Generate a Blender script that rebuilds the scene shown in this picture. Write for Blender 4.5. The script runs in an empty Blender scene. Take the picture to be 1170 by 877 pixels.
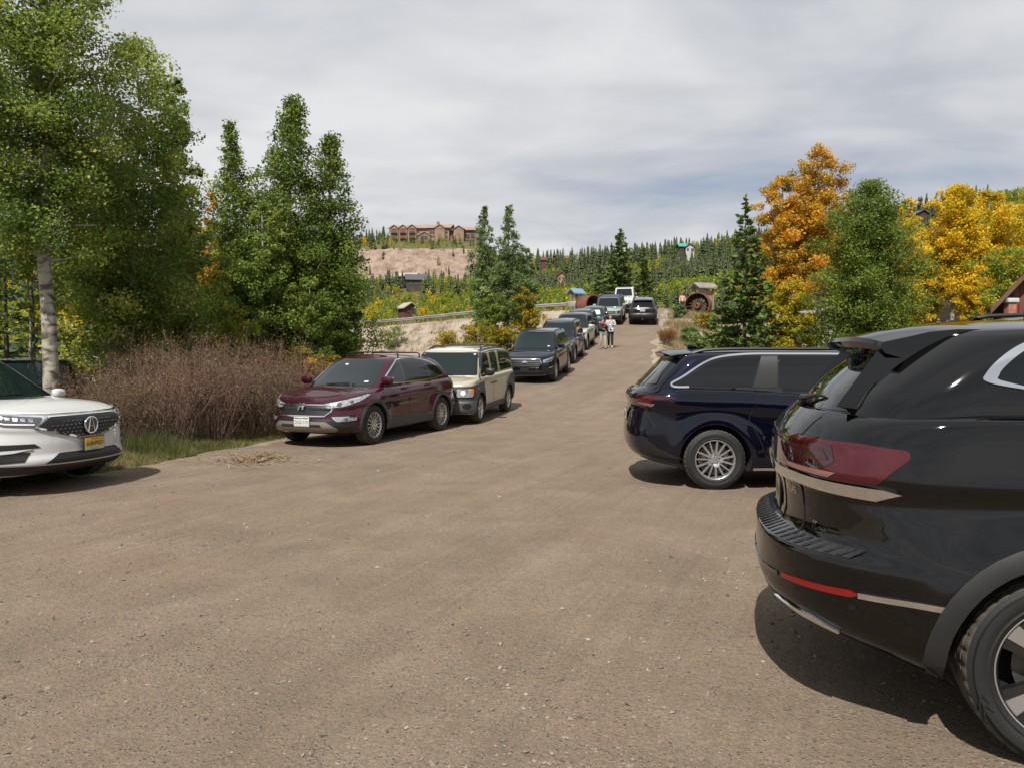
import bpy, bmesh, math, random
import numpy as np
from mathutils import Vector, Matrix
from mathutils.bvhtree import BVHTree
from mathutils.geometry import delaunay_2d_cdt

R = math.radians
scene = bpy.context.scene
COL = scene.collection
random.seed(7)
RNG = np.random.default_rng(11)

# ------------------------------------------------------------------ camera
F_PX, CX, CY, HOR, CAM_H = 880.0, 585.0, 438.5, 406.0, 1.66
camd = bpy.data.cameras.new('camera')
cam = bpy.data.objects.new('camera', camd)
COL.objects.link(cam)
cam.location = (0, 0, CAM_H)
cam.rotation_euler = (math.pi / 2 - math.atan((CY - HOR) / F_PX), 0, 0)
camd.sensor_width = 36.0
camd.lens = F_PX / 1170.0 * 36.0
camd.clip_start = 0.05
camd.clip_end = 6000
scene.camera = cam


def place(px, py, D):
    """world point seen at photograph pixel px, py at depth D"""
    return Vector(((px - CX) * D / F_PX, D, CAM_H + (HOR - py) * D / F_PX))


# ------------------------------------------------------------------ small tools
def pchip(tab):
    xs = np.array([a for a, b in tab], float)
    ys = np.array([b for a, b in tab], float)
    if len(xs) == 1:
        return lambda q: np.full_like(np.asarray(q, float), ys[0])
    h = np.diff(xs)
    d = np.diff(ys) / h
    m = np.zeros(len(xs))
    m[0], m[-1] = d[0], d[-1]
    for i in range(1, len(xs) - 1):
        if d[i - 1] * d[i] > 0:
            w1, w2 = 2 * h[i] + h[i - 1], h[i] + 2 * h[i - 1]
            m[i] = (w1 + w2) / (w1 / d[i - 1] + w2 / d[i])

    def f(q):
        q = np.clip(np.asarray(q, float), xs[0], xs[-1])
        i = np.clip(np.searchsorted(xs, q, side='right') - 1, 0, len(xs) - 2)
        t = (q - xs[i]) / h[i]
        return (ys[i] * (1 + 2 * t) * (1 - t) ** 2 + h[i] * m[i] * t * (1 - t) ** 2
                + ys[i + 1] * t * t * (3 - 2 * t) + h[i] * m[i + 1] * t * t * (t - 1))
    return f


def sstep(a, b, x):
    t = np.clip((np.asarray(x, float) - a) / (b - a), 0, 1)
    return t * t * (3 - 2 * t)


_hash = np.random.default_rng(3).random((256, 256))


def vnoise(x, y):
    x = np.asarray(x, float); y = np.asarray(y, float)
    xi = np.floor(x).astype(int); yi = np.floor(y).astype(int)
    fx = x - xi; fy = y - yi
    fx = fx * fx * (3 - 2 * fx); fy = fy * fy * (3 - 2 * fy)
    g = lambda a, b: _hash[a & 255, b & 255]
    return ((g(xi, yi) * (1 - fx) + g(xi + 1, yi) * fx) * (1 - fy)
            + (g(xi, yi + 1) * (1 - fx) + g(xi + 1, yi + 1) * fx) * fy) - 0.5


def fbm(x, y, o=4):
    s, a = 0, 1.0
    for k in range(o):
        s = s + a * vnoise(x * 2 ** k + 17 * k, y * 2 ** k + 5 * k)
        a *= 0.5
    return s


def tag(o, label=None, cat=None, group=None, kind=None):
    if label: o['label'] = label
    if cat: o['category'] = cat
    if group: o['group'] = group
    if kind: o['kind'] = kind
    return o


def thing(name, label, cat, loc=(0, 0, 0), rot=(0, 0, 0), group=None):
    o = bpy.data.objects.new(name, None)
    COL.objects.link(o)
    o.empty_display_size = 0.2
    o.location = loc
    o.rotation_euler = rot
    return tag(o, label, cat, group)


def copy_tree(o, parent=None):
    c = o.copy()
    COL.objects.link(c)
    if parent is not None:
        c.parent = parent
    for ch in list(o.children):
        copy_tree(ch, c)
    return c


def link(name, me, parent=None):
    o = bpy.data.objects.new(name, me)
    COL.objects.link(o)
    if parent is not None:
        o.parent = parent
    return o


def eval_mesh(o):
    bpy.context.view_layer.update()
    dg = bpy.context.evaluated_depsgraph_get()
    return bpy.data.meshes.new_from_object(o.evaluated_get(dg), depsgraph=dg)


def kill(o):
    d = o.data
    bpy.data.objects.remove(o)
    if isinstance(d, bpy.types.Mesh):
        bpy.data.meshes.remove(d)
    elif isinstance(d, bpy.types.Curve):
        bpy.data.curves.remove(d)


_txt = {}


def text_geo(body, size=1.0, bold=0.0):
    key = (body, bold)
    if key not in _txt:
        c = bpy.data.curves.new('lettering', 'FONT')
        c.body = body
        c.align_x = 'CENTER'; c.align_y = 'CENTER'
        c.resolution_u = 3
        c.offset = bold
        o = link('lettering', c)
        me = eval_mesh(o)
        _txt[key] = ([tuple(v.co) for v in me.vertices], [tuple(p.vertices) for p in me.polygons])
        bpy.data.meshes.remove(me)
        kill(o)
    v, f = _txt[key]
    return [(a * size, b * size, 0) for a, b, _ in v], f


class MB:
    """collects geometry, builds ONE mesh object"""

    def __init__(self):
        self.v = []; self.f = []; self.m = []; self.n = []; self.s = []; self.mats = []
        self.hasn = False

    def mi(self, mat):
        if mat not in self.mats: self.mats.append(mat)
        return self.mats.index(mat)

    def add(self, verts, faces, mat, normals=None, smooth=True, M=None):
        b = len(self.v); k = self.mi(mat)
        if M is not None:
            verts = [M @ Vector(p) for p in verts]
        self.v += [tuple(p) for p in verts]
        self.f += [tuple(b + i for i in f) for f in faces]
        self.m += [k] * len(faces); self.s += [smooth] * len(faces)
        if normals is not None: self.hasn = True
        self.n += [tuple(p) for p in normals] if normals is not None else [(0, 0, 0)] * len(verts)
        return self

    def box(self, c, s, mat, M=None, bev=0.0, rot=None):
        x, y, z = s[0] / 2, s[1] / 2, s[2] / 2
        if bev <= 0:
            vs = [(a * x, b * y, d * z) for a in (-1, 1) for b in (-1, 1) for d in (-1, 1)]
            fs = [(0, 1, 3, 2), (4, 6, 7, 5), (0, 4, 5, 1), (2, 3, 7, 6), (0, 2, 6, 4), (1, 5, 7, 3)]
        else:
            bm = bmesh.new()
            bmesh.ops.create_cube(bm, size=1.0)
            for v in bm.verts: v.co = Vector((v.co.x * s[0], v.co.y * s[1], v.co.z * s[2]))
            bmesh.ops.bevel(bm, geom=list(bm.edges), offset=bev, segments=2, profile=0.6, affect='EDGES')
            bm.verts.index_update()
            vs = [tuple(v.co) for v in bm.verts]; fs = [tuple(v.index for v in f.verts) for f in bm.faces]
            bm.free()
        T = Matrix.Translation(c)
        if rot is not None: T = T @ rot.to_4x4()
        vs = [T @ Vector(p) for p in vs]
        return self.add(vs, fs, mat, M=M, smooth=bev > 0)

    def tube(self, pts, rad, mat, n=8, M=None, cap=True):
        pts = [Vector(p) for p in pts]
        if not hasattr(rad, '__len__'): rad = [rad] * len(pts)
        vs, fs = [], []
        up = None
        for i, p in enumerate(pts):
            t = (pts[min(i + 1, len(pts) - 1)] - pts[max(i - 1, 0)]).normalized()
            if up is None:
                a = Vector((0, 0, 1)) if abs(t.z) < .9 else Vector((1, 0, 0))
                up = (a - t * a.dot(t)).normalized()
            else:
                up = (up - t * up.dot(t)).normalized()
            b = t.cross(up)
            for k in range(n):
                an = 2 * math.pi * k / n
                vs.append(p + (up * math.cos(an) + b * math.sin(an)) * rad[i])
        for i in range(len(pts) - 1):
            for k in range(n):
                a, c = i * n + k, i * n + (k + 1) % n
                fs.append((a, c, c + n, a + n))
        if cap:
            fs.append(tuple(range(n - 1, -1, -1)))
            fs.append(tuple((len(pts) - 1) * n + k for k in range(n)))
        return self.add(vs, fs, mat, M=M)

    def lathe(self, prof, mat, n=48, M=None, rfun=None):
        """profile (r, y) revolved about the y axis"""
        vs, fs = [], []
        for k in range(n):
            a = 2 * math.pi * k / n
            for j, (r, y) in enumerate(prof):
                rr = r + (rfun(k, j) if rfun else 0)
                vs.append((rr * math.cos(a), y, rr * math.sin(a)))
        m = len(prof)
        for k in range(n):
            for j in range(m - 1):
                a, b = k * m + j, ((k + 1) % n) * m + j
                fs.append((a, a + 1, b + 1, b))
        return self.add(vs, fs, mat, M=M)

    def prism(self, poly, d0, d1, mat, M=None, bev=0):
        """2-D polygon (x,z) extruded along y from d0 to d1"""
        n = len(poly)
        vs = [(x, d0, z) for x, z in poly] + [(x, d1, z) for x, z in poly]
        fs = [tuple(range(n)), tuple(range(2 * n - 1, n - 1, -1))]
        fs += [(i, i + n, (i + 1) % n + n, (i + 1) % n) for i in range(n)]
        return self.add(vs, fs, mat, M=M, smooth=False)

    def text(self, body, size, mat, M, bold=0.0, sx=1.0):
        vs, fs = text_geo(body, size, bold)
        return self.add([(a * sx, b, c) for a, b, c in vs], fs, mat, M=M, smooth=False)

    def build(self, name, parent=None, loc=None, sharp=38):
        me = bpy.data.meshes.new(name)
        me.from_pydata(self.v, [], self.f)
        for m in self.mats: me.materials.append(m)
        me.polygons.foreach_set('material_index', self.m)
        me.polygons.foreach_set('use_smooth', self.s)
        if not self.hasn:
            bm = bmesh.new(); bm.from_mesh(me)
            bmesh.ops.recalc_face_normals(bm, faces=bm.faces)
            bm.to_mesh(me); bm.free()
        me.update()
        if sharp: me.set_sharp_from_angle(angle=R(sharp))
        if self.hasn: me.normals_split_custom_set_from_vertices(self.n)
        o = link(name, me, parent)
        if loc is not None: o.location = loc
        return o


def np_mesh(name, V, Fq, mats=(), attr=None, smooth=False, midx=None):
    """fast mesh from arrays; faces all of one size"""
    me = bpy.data.meshes.new(name)
    nv, nf, k = len(V), len(Fq), Fq.shape[1]
    me.vertices.add(nv)
    me.vertices.foreach_set('co', np.ascontiguousarray(V, dtype=np.float32).ravel())
    me.loops.add(nf * k)
    me.loops.foreach_set('vertex_index', np.ascontiguousarray(Fq, dtype=np.int32).ravel())
    me.polygons.add(nf)
    me.polygons.foreach_set('loop_start', np.arange(0, nf * k, k, dtype=np.int32))
    if midx is not None: me.polygons.foreach_set('material_index', np.asarray(midx, dtype=np.int32))
    me.polygons.foreach_set('use_smooth', np.full(nf, smooth))
    for m in mats: me.materials.append(m)
    if attr is not None:
        for nm, arr in attr.items():
            arr = np.asarray(arr, np.float32)
            if arr.ndim == 2:
                a = me.attributes.new(nm, 'FLOAT_COLOR', 'POINT')
                if arr.shape[1] == 3: arr = np.hstack([arr, np.ones((len(arr), 1), np.float32)])
                a.data.foreach_set('color', arr.ravel())
            else:
                a = me.attributes.new(nm, 'FLOAT', 'POINT')
                a.data.foreach_set('value', arr)
    me.update(calc_edges=True)
    me.validate()
    return me


# ------------------------------------------------------------------ materials
_mats = {}


def new_mat(name):
    m = bpy.data.materials.new(name)
    m.use_nodes = True
    nt = m.node_tree
    b = nt.nodes['Principled BSDF']
    return m, nt, b


def plain(name, col, rough=.6, metal=0.0, coat=0.0, spec=.5, emit=None, vary=0.0, vscale=8.0, bump=0.0, bscale=60.0):
    if name in _mats: return _mats[name]
    m, nt, b = new_mat(name)
    b.inputs['Base Color'].default_value = (*col, 1)
    b.inputs['Roughness'].default_value = rough
    b.inputs['Metallic'].default_value = metal
    b.inputs['Coat Weight'].default_value = coat
    b.inputs['Coat Roughness'].default_value = .02
    b.inputs['Specular IOR Level'].default_value = spec
    if vary > 0 or bump > 0:
        tc = nt.nodes.new('ShaderNodeTexCoord')
    if vary > 0:
        n = nt.nodes.new('ShaderNodeTexNoise'); n.inputs['Scale'].default_value = vscale; n.inputs['Detail'].default_value = 6
        nt.links.new(tc.outputs['Object'], n.inputs['Vector'])
        r = nt.nodes.new('ShaderNodeValToRGB')
        r.color_ramp.elements[0].position = .3; r.color_ramp.elements[1].position = .7
        r.color_ramp.elements[0].color = (*[c * (1 - vary) for c in col], 1)
        r.color_ramp.elements[1].color = (*[min(1, c * (1 + vary)) for c in col], 1)
        nt.links.new(n.outputs['Fac'], r.inputs['Fac']); nt.links.new(r.outputs['Color'], b.inputs['Base Color'])
    if bump > 0:
        n2 = nt.nodes.new('ShaderNodeTexNoise'); n2.inputs['Scale'].default_value = bscale; n2.inputs['Detail'].default_value = 4
        nt.links.new(tc.outputs['Object'], n2.inputs['Vector'])
        bp = nt.nodes.new('ShaderNodeBump'); bp.inputs['Strength'].default_value = bump; bp.inputs['Distance'].default_value = .01
        nt.links.new(n2.outputs['Fac'], bp.inputs['Height']); nt.links.new(bp.outputs['Normal'], b.inputs['Normal'])
    _mats[name] = m
    return m


def paint(name, col, metal=.25, rough=.32, dust=.25, spec=.0, ior=1.5, cr0=.015):
    """car paint under clear coat, with a little road dust low on the body"""
    if name in _mats: return _mats[name]
    m, nt, b = new_mat(name)
    b.inputs['Metallic'].default_value = metal
    b.inputs['Roughness'].default_value = rough
    b.inputs['Coat Weight'].default_value = 1.0
    b.inputs['Specular IOR Level'].default_value = spec
    b.inputs['Coat IOR'].default_value = ior
    tc = nt.nodes.new('ShaderNodeTexCoord')
    sep = nt.nodes.new('ShaderNodeSeparateXYZ'); nt.links.new(tc.outputs['Object'], sep.inputs[0])
    mr = nt.nodes.new('ShaderNodeMapRange'); mr.inputs['From Min'].default_value = .95; mr.inputs['From Max'].default_value = .2
    mr.inputs['To Min'].default_value = .04; mr.inputs['To Max'].default_value = 1.0
    nt.links.new(sep.outputs['Z'], mr.inputs['Value'])
    n = nt.nodes.new('ShaderNodeTexNoise'); n.inputs['Scale'].default_value = 3.2; n.inputs['Detail'].default_value = 9; n.inputs['Roughness'].default_value = .7
    nt.links.new(tc.outputs['Object'], n.inputs['Vector'])
    mu = nt.nodes.new('ShaderNodeMath'); mu.operation = 'MULTIPLY'
    nt.links.new(mr.outputs[0], mu.inputs[0]); nt.links.new(n.outputs['Fac'], mu.inputs[1])
    mu2 = nt.nodes.new('ShaderNodeMath'); mu2.operation = 'MULTIPLY'; mu2.inputs[1].default_value = dust
    nt.links.new(mu.outputs[0], mu2.inputs[0])
    mx = nt.nodes.new('ShaderNodeMix'); mx.data_type = 'RGBA'
    mx.inputs['A'].default_value = (*col, 1); mx.inputs['B'].default_value = (.13, .105, .08, 1)
    nt.links.new(mu2.outputs[0], mx.inputs['Factor']); nt.links.new(mx.outputs['Result'], b.inputs['Base Color'])
    cr = nt.nodes.new('ShaderNodeMath'); cr.operation = 'MULTIPLY_ADD'; cr.inputs[1].default_value = .45; cr.inputs[2].default_value = cr0
    nt.links.new(mu2.outputs[0], cr.inputs[0]); nt.links.new(cr.outputs[0], b.inputs['Coat Roughness'])
    _mats[name] = m
    return m


GLASS = plain('car_glass_dark', (.002, .003, .0035), rough=.02, spec=.55)
GLASS_T = plain('car_glass_green', (.006, .012, .0135), rough=.02, spec=.6)
GLASS_L = plain('car_glass_clear', (.011, .017, .018), rough=.03, spec=.6)
BLACK = plain('black_plastic', (.0075, .0075, .008), rough=.45, bump=.05, bscale=300)
GLOSSBLACK = plain('gloss_black_trim', (.004, .004, .005), rough=.08, coat=.6)
CLAD = plain('grey_cladding', (.042, .043, .045), rough=.6, bump=.08, bscale=260, vary=.15)
RUBBER = plain('tyre_rubber', (.0065, .0065, .0065), rough=.7, vary=.3, vscale=5, bump=.15, bscale=90)
RUBBER_D = plain('dusty_tread', (.058, .050, .041), rough=.9, vary=.35, vscale=14, bump=.2, bscale=120)
WELL = plain('wheel_well_liner', (.006, .006, .006), rough=.9)
SEAM = plain('panel_gap', (.003, .003, .003), rough=.9)
CHROME = plain('chrome', (.75, .76, .78), rough=.06, metal=1.0)
SATIN = plain('satin_silver', (.5, .5, .5), rough=.3, metal=1.0)
ALLOY = plain('alloy_rim', (.52, .52, .53), rough=.28, metal=.85)
ALLOY_D = plain('machined_rim_dark', (.02, .02, .022), rough=.25, metal=.4, coat=.5)
DISC = plain('brake_disc', (.12, .11, .10), rough=.5, metal=.8)
LAMP = plain('headlamp_glass', (.38, .40, .42), rough=.14, metal=.5, coat=1.0, vary=.5, vscale=22)
LAMP_D = plain('headlamp_dark', (.06, .065, .07), rough=.1, coat=1.0)
LED = plain('led_bar', (.9, .9, .88), rough=.2, coat=1.0)
REDLAMP = plain('tail_lamp_red', (.052, .0015, .005), rough=.08, coat=.45)
REDDARK = plain('tail_lamp_smoked', (.022, .002, .004), rough=.06, coat=1.0)
AMBER = plain('amber_lens', (.6, .16, .02), rough=.15, coat=1.0)
WHITE = plain('white_plate', (.50, .51, .49), rough=.4)
PLATEGREEN = plain('plate_green', (.03, .12, .06), rough=.4)
PLATEYEL = plain('plate_yellow', (.46, .31, .04), rough=.4)
PLATEPALE = plain('plate_pale_yellow', (.45, .41, .26), rough=.4)
INK = plain('plate_ink', (.012, .012, .016), rough=.5)
# ------------------------------------------------------------------ wheels
_wheel = {}


def wheel_meshes(r, w, rr, style, fine=False):
    key = (r, w, rr, style, fine)
    if key in _wheel: return _wheel[key]
    h = w / 2
    t = MB()
    N = 160 if fine else 64
    prof = [(rr - .012, -h + .03), (rr + .005, -h + .005), (rr + .03, -h - .004), ((rr + r) / 2, -h - .012), (r - .03, -h + .002), (r - .012, -h + .012)]
    tread = [(r - .004, -h + .02), (r - .001, -h + .042), (r - .011, -h + .046), (r - .011, -h + .053), (r, -h + .057),
             (r + .001, -.026), (r - .010, -.022), (r - .010, -.014), (r + .001, -.010), (r + .001, .010), (r - .010, .014), (r - .010, .022), (r + .001, .026),
             (r, h - .057), (r - .011, h - .053), (r - .011, h - .046), (r - .001, h - .042), (r - .004, h - .02)]
    prof2 = [(r - .012, h - .012), (r - .03, h - .002), ((rr + r) / 2 + .02, h + .010), ((rr + r) / 2, h + .012), ((rr + r) / 2 - .012, h + .010), (rr + .03, h + .004), (rr + .022, h + .007), (rr + .005, h - .005), (rr - .012, h - .03)]
    t.lathe([prof[-1]] + tread + [prof2[0]], RUBBER_D, N,
            rfun=(lambda k, j: -.007 if ((k + (j > 9)) % 4 == 0 and (j < 6 or j > 13)) else 0) if fine else None)
    t.lathe(prof, RUBBER, N); t.lathe(prof2, RUBBER, N)
    if fine:                       # small raised marks on the sidewall
        for a0 in (2.6, 3.5, 5.4):
            for q in range(2):
                a = a0 + q * .12
                rm = (rr + r) / 2 + .012
                for dr in (-.018, .018):
                    p0 = (math.cos(a) * (rm + dr), h + .011, math.sin(a) * (rm + dr)); p1 = (math.cos(a + .1) * (rm + dr * .3), h + .013, math.sin(a + .1) * (rm + dr * .3))
                    t.tube([p0, p1], .004, RUBBER, 5)
    m = MB()
    dark = style in ('star', 'blackmulti')
    face = ALLOY
    base = ALLOY_D if dark else ALLOY
    lip = [(rr - .03, -h + .03), (rr - .02, h - .06), (rr - .016, h - .02), (rr - .006, h - .006), (rr + .006, h - .004), (rr + .01, h - .012)]
    m.lathe(lip, base, N)
    if fine: m.lathe([(rr - .003, h - .004), (rr, h - .0025), (rr + .003, h - .003)], ALLOY, N)
    m.lathe([(rr - .03, h - .16), (.16, h - .15), (.02, h - .15)], WELL, 24)
    m.lathe([(.19, h - .12), (.19, h - .10), (.08, h - .10), (.08, h - .07), (.0, h - .07)], DISC, 32)
    yo, yi = h - .014, h - .05

    def spoke(a, w0, w1, r0=.05, r1=rr - .008, lean=0.0, mat=face, dy=0.0, rim_in=.018):
        ca, sa = math.cos(a), math.sin(a)
        tx, tz = -sa, ca
        pts = []
        for rad, ww, off, y in ((r0, w0, 0, yo - rim_in), ((r0 + r1) / 2, (w0 + w1) / 2, lean * .4, yo - rim_in * .25), (r1, w1, lean, yo)):
            for s in (-1, 1):
                pts.append((ca * rad + tx * (off + s * ww), y + dy, sa * rad + tz * (off + s * ww)))
        vs = pts + [(x * 1.0, yi + dy, z) for x, y, z in pts]
        fs = [(0, 1, 3, 2), (2, 3, 5, 4), (6, 8, 9, 7), (8, 10, 11, 9), (0, 2, 8, 6), (2, 4, 10, 8), (1, 7, 9, 3), (3, 9, 11, 5), (4, 5, 11, 10), (0, 6, 7, 1)]
        m.add(vs, fs, mat, smooth=False)
    if style == 'split10':          # five pairs of forked spokes
        for k in range(5):
            a = 2 * math.pi * k / 5 + .3
            spoke(a - .17, .013, .011, lean=-.012); spoke(a + .17, .013, .011, lean=.012)
            spoke(a, .035, .03, r0=.04, r1=.10)
            spoke(a + .63, .010, .008, r0=.05)
    elif style == 'star':           # black wheel with machined broad spokes
        for k in range(5):
            a = 2 * math.pi * k / 5 + .28
            spoke(a - .12, .022, .034, lean=-.012, mat=ALLOY_D, dy=-.004); spoke(a + .12, .022, .034, lean=.012, mat=ALLOY_D, dy=-.004)
            spoke(a, .016, .034, r0=.12, mat=ALLOY)
    elif style == 'blackmulti':
        for k in range(6):
            a = 2 * math.pi * k / 6
            spoke(a, .03, .03, mat=ALLOY_D)
    elif style == 'five':
        for k in range(5):
            a = 2 * math.pi * k / 5 + .5
            spoke(a, .03, .04)
    else:                           # multi
        for k in range(7):
            a = 2 * math.pi * k / 7
            spoke(a - .1, .012, .012, lean=-.02); spoke(a + .1, .012, .012, lean=.02)
    m.lathe([(.075, yi), (.07, yo - .016), (.045, yo - .01), (.03, yo - .008), (0.0, yo - .008)], base, 24)
    for k in range(5):
        a = 2 * math.pi * k / 5
        m.lathe([(.009, 0), (.009, .01), (0, .01)], DISC, 8, M=Matrix.Translation((math.cos(a) * .055, yo - .016, math.sin(a) * .055)))
    ot = t.build('tyre'); om = m.build('rim', sharp=30)
    _wheel[key] = (ot.data, om.data)
    bpy.data.objects.remove(ot); bpy.data.objects.remove(om)
    return _wheel[key]


# ------------------------------------------------------------------ car bodies
def contour(xf, xr, w, Lf, nf, Lr, nr, N):
    th = np.linspace(0, 1, 500) ** 1.0 * math.pi / 2
    c, s = np.clip(np.cos(th), 0, 1), np.clip(np.sin(th), 0, 1)
    X = np.concatenate([xf - Lf + Lf * c ** (2 / nf), (xr + Lr - Lr * c ** (2 / nr))[::-1]])
    Y = np.concatenate([w * s ** (2 / nf), (w * s ** (2 / nr))[::-1]])
    d = np.concatenate([[0], np.cumsum(np.hypot(np.diff(X), np.diff(Y)))])
    q = np.linspace(0, d[-1], N)
    return np.interp(q, d, X), np.interp(q, d, Y)


def rpoly(pts, r=.03, n=4):
    """polygon with rounded corners; a point may carry its own radius as third value"""
    out = []
    N = len(pts)
    for i in range(N):
        p = Vector(pts[i][:2]); rad = pts[i][2] if len(pts[i]) > 2 else r
        a = Vector(pts[i - 1][:2]) - p; b = Vector(pts[(i + 1) % N][:2]) - p
        la, lb = a.length, b.length
        rad = min(rad, la * .48, lb * .48)
        if rad < 1e-4:
            out.append(tuple(p)); continue
        pa, pb = p + a / la * rad, p + b / lb * rad
        for k in range(n + 1):
            t = k / n
            q = pa * (1 - t) ** 2 + p * 2 * t * (1 - t) + pb * t * t
            out.append((q.x, q.y))
    return out


def strip(path, w):
    """polygon of a band of width w along a path"""
    P = [Vector(p[:2]) for p in path]
    if (P[0] - P[-1]).length < 1e-6:          # a closed band starts and ends in the middle of an edge, with a hair of a gap
        m = (P[0] + P[1]) / 2
        P = [m] + P[1:-1] + [P[0], m + (P[0] - m).normalized() * .003]
    L, Rr = [], []
    for i, p in enumerate(P):
        t = (P[min(i + 1, len(P) - 1)] - P[max(i - 1, 0)]).normalized()
        n = Vector((-t.y, t.x))
        ww = w[i] if hasattr(w, '__len__') else w
        L.append(tuple(p + n * ww / 2)); Rr.append(tuple(p - n * ww / 2))
    return L + Rr[::-1]


def smooth_path(pts, n=6):
    P = [Vector(p) for p in pts]
    out = []
    for i in range(len(P) - 1):
        p0, p1, p2, p3 = P[max(i - 1, 0)], P[i], P[i + 1], P[min(i + 2, len(P) - 1)]
        for k in range(n):
            t = k / n
            out.append(.5 * ((2 * p1) + (p2 - p0) * t + (2 * p0 - 5 * p1 + 4 * p2 - p3) * t * t + (3 * p1 - p0 - 3 * p2 + p3) * t ** 3))
    out.append(P[-1])
    return out


class Car:
    def __init__(self, name, label, cat, group=None, **k):
        D = dict(wb=2.7, fo=.93, ro=1.0, W=1.86, H=1.68, tr=.36, tw=.235, rr=.23, wheel='multi', fine=False, N=130, NT=30, zb=.24,
                 zs=None, zbt=None, crown=None, wt=None, fxt=None, rxt=None, Lf=.75, nf=3.0, Lr=.6, nr=3.4, flare=.012, taper=None,
                 cowl=None, wtop=None, rg0=None, rg1=None, gw=None, zr=None, gLf=.5, gnf=3.4, gLr=.35, gnr=3.6, rcrown=.05,
                 paint=None, glass=GLASS, lower=None, arch_r=None, track=None, bed=None)
        D.update(k)
        self.__dict__.update(D)
        self.name = name
        self.root = thing(name, label, cat, group=group)
        self.xf = self.wb / 2 + self.fo; self.xr = -(self.wb / 2 + self.ro)
        self.arch_r = self.arch_r or self.tr + .055
        self._shells()

    # ---- surfaces
    def _shells(self):
        N, NT, W2 = self.N, self.NT, self.W / 2
        xf, xr = self.xf, self.xr
        H = self.H
        self.zs = self.zs or [(xr, 1.08), (0, 1.04), (self.wb / 2 - .35, 1.02), (xf - .25, .93), (xf, .86)]
        self.zbt = self.zbt or [(xr, self.zb + .16), (xr + .7, self.zb), (xf - .7, self.zb), (xf, self.zb + .04)]
        self.crown = self.crown or [(xr, .0), (xr + .3, .03), (0, .04), (xf - .5, .05), (xf - .1, .02), (xf, 0)]
        self.wt = self.wt or [(0, .90), (.06, .955), (.25, .985), (.5, 1.0), (.68, .99), (.72, .982), (.9, .965), (.96, .95), (1, .915)]
        self.fxt = self.fxt or [(0, .13), (.08, .04), (.25, 0), (.4, .005), (.6, .03), (.85, .07), (.95, .11), (1, .19)]
        self.rxt = self.rxt or [(0, .14), (.08, .05), (.25, 0), (.42, .01), (.5, .06), (.85, .09), (1, .15)]
        zs, zb, cr = pchip(self.zs), pchip(self.zbt), pchip(self.crown)
        wt, fx, rx = pchip(self.wt), pchip(self.fxt), pchip(self.rxt)
        tap = pchip(self.taper) if self.taper else (lambda x: np.ones_like(x))
        self.f_zs, self.f_zb = zs, zb
        ts = np.unique(np.concatenate([np.linspace(0, 1, NT), [.03, .06, .92, .95, .97, .985, .995]]))
        L = []
        for t in ts:
            X, Y = contour(xf - fx(t), xr + rx(t), W2 * wt(t), self.Lf, self.nf, self.Lr, self.nr, N)
            Z = zb(X) + t * (zs(X) - zb(X))
            Y = Y * tap(X)
            for xa in (self.wb / 2, -self.wb / 2):
                rr = np.hypot(X - xa, Z - self.tr)
                Y = Y + self.flare * np.exp(-((rr - self.arch_r - .03) / .11) ** 2) * (Y > W2 * .6)
            L.append(np.stack([X, Y, Z], 1))
        self.GL = np.array(L)
        # greenhouse
        H_, g = H, []
        cowl = self.cowl if self.cowl is not None else self.wb / 2 - .45
        wtop = self.wtop if self.wtop is not None else self.wb / 2 - 1.2
        rg0 = self.rg0 if self.rg0 is not None else xr + .16
        rg1 = self.rg1 if self.rg1 is not None else xr + .45
        cf = cowl if hasattr(cowl, '__len__') else [(0, cowl), (1, wtop)]
        rf = rg0 if hasattr(rg0, '__len__') else [(0, rg0), (1, rg1)]
        cfun, rfun = pchip(cf), pchip(rf)
        self.gw = self.gw or [(0, .885), (.15, .88), (.5, .83), (.85, .755), (.93, .72), (.97, .68), (1, .61)]
        gwf = pchip(self.gw)
        self.zr = self.zr or [(xr, H - .16), (xr + .5, H - .07), (-.2, H - .045), (self.wb / 2 - 1.3, H - .06), (self.wb / 2 - .8, H - .12)]
        zr = pchip(self.zr)
        tg = np.unique(np.concatenate([np.linspace(0, 1, 22), [.9, .94, .96, .98, .99]]))
        for t in tg:
            X, Y = contour(float(cfun(t)), float(rfun(t)), W2 * gwf(t), self.gLf, self.gnf, self.gLr, self.gnr, N)
            Y = Y * tap(X)
            z0 = zs(X) - .03
            Z = z0 + t * (zr(X) - z0)
            g.append(np.stack([X, Y, Z], 1))
        self.GG = np.array(g)
        lo = self._solid(self.GL, cr, .0)
        rc = pchip([(float(rfun(1)) , 0), (float(rfun(1)) + .35, self.rcrown * .8), (.0, self.rcrown), (float(cfun(1)) - .3, self.rcrown * .8), (float(cfun(1)), 0)]) if float(cfun(1)) > .35 else \
            pchip([(float(rfun(1)), 0), (float(rfun(1)) + .35, self.rcrown * .9), (float(cfun(1)) - .3, self.rcrown * .8), (float(cfun(1)), 0)])
        gr = self._solid(self.GG, rc, 0)
        self.lo_me, self.gr_me = lo, gr
        # one tree for lookups
        vs, fs, ns = [], [], []
        for me in (lo, gr):
            b = len(vs)
            vs += [v.co.copy() for v in me.vertices]
            ns += [v.normal.copy() for v in me.vertices]
            fs += [tuple(b + i for i in p.vertices) for p in me.polygons]
        self.bvh = BVHTree.FromPolygons(vs, fs)
        self.bv, self.bf, self.bn = vs, fs, ns

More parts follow.
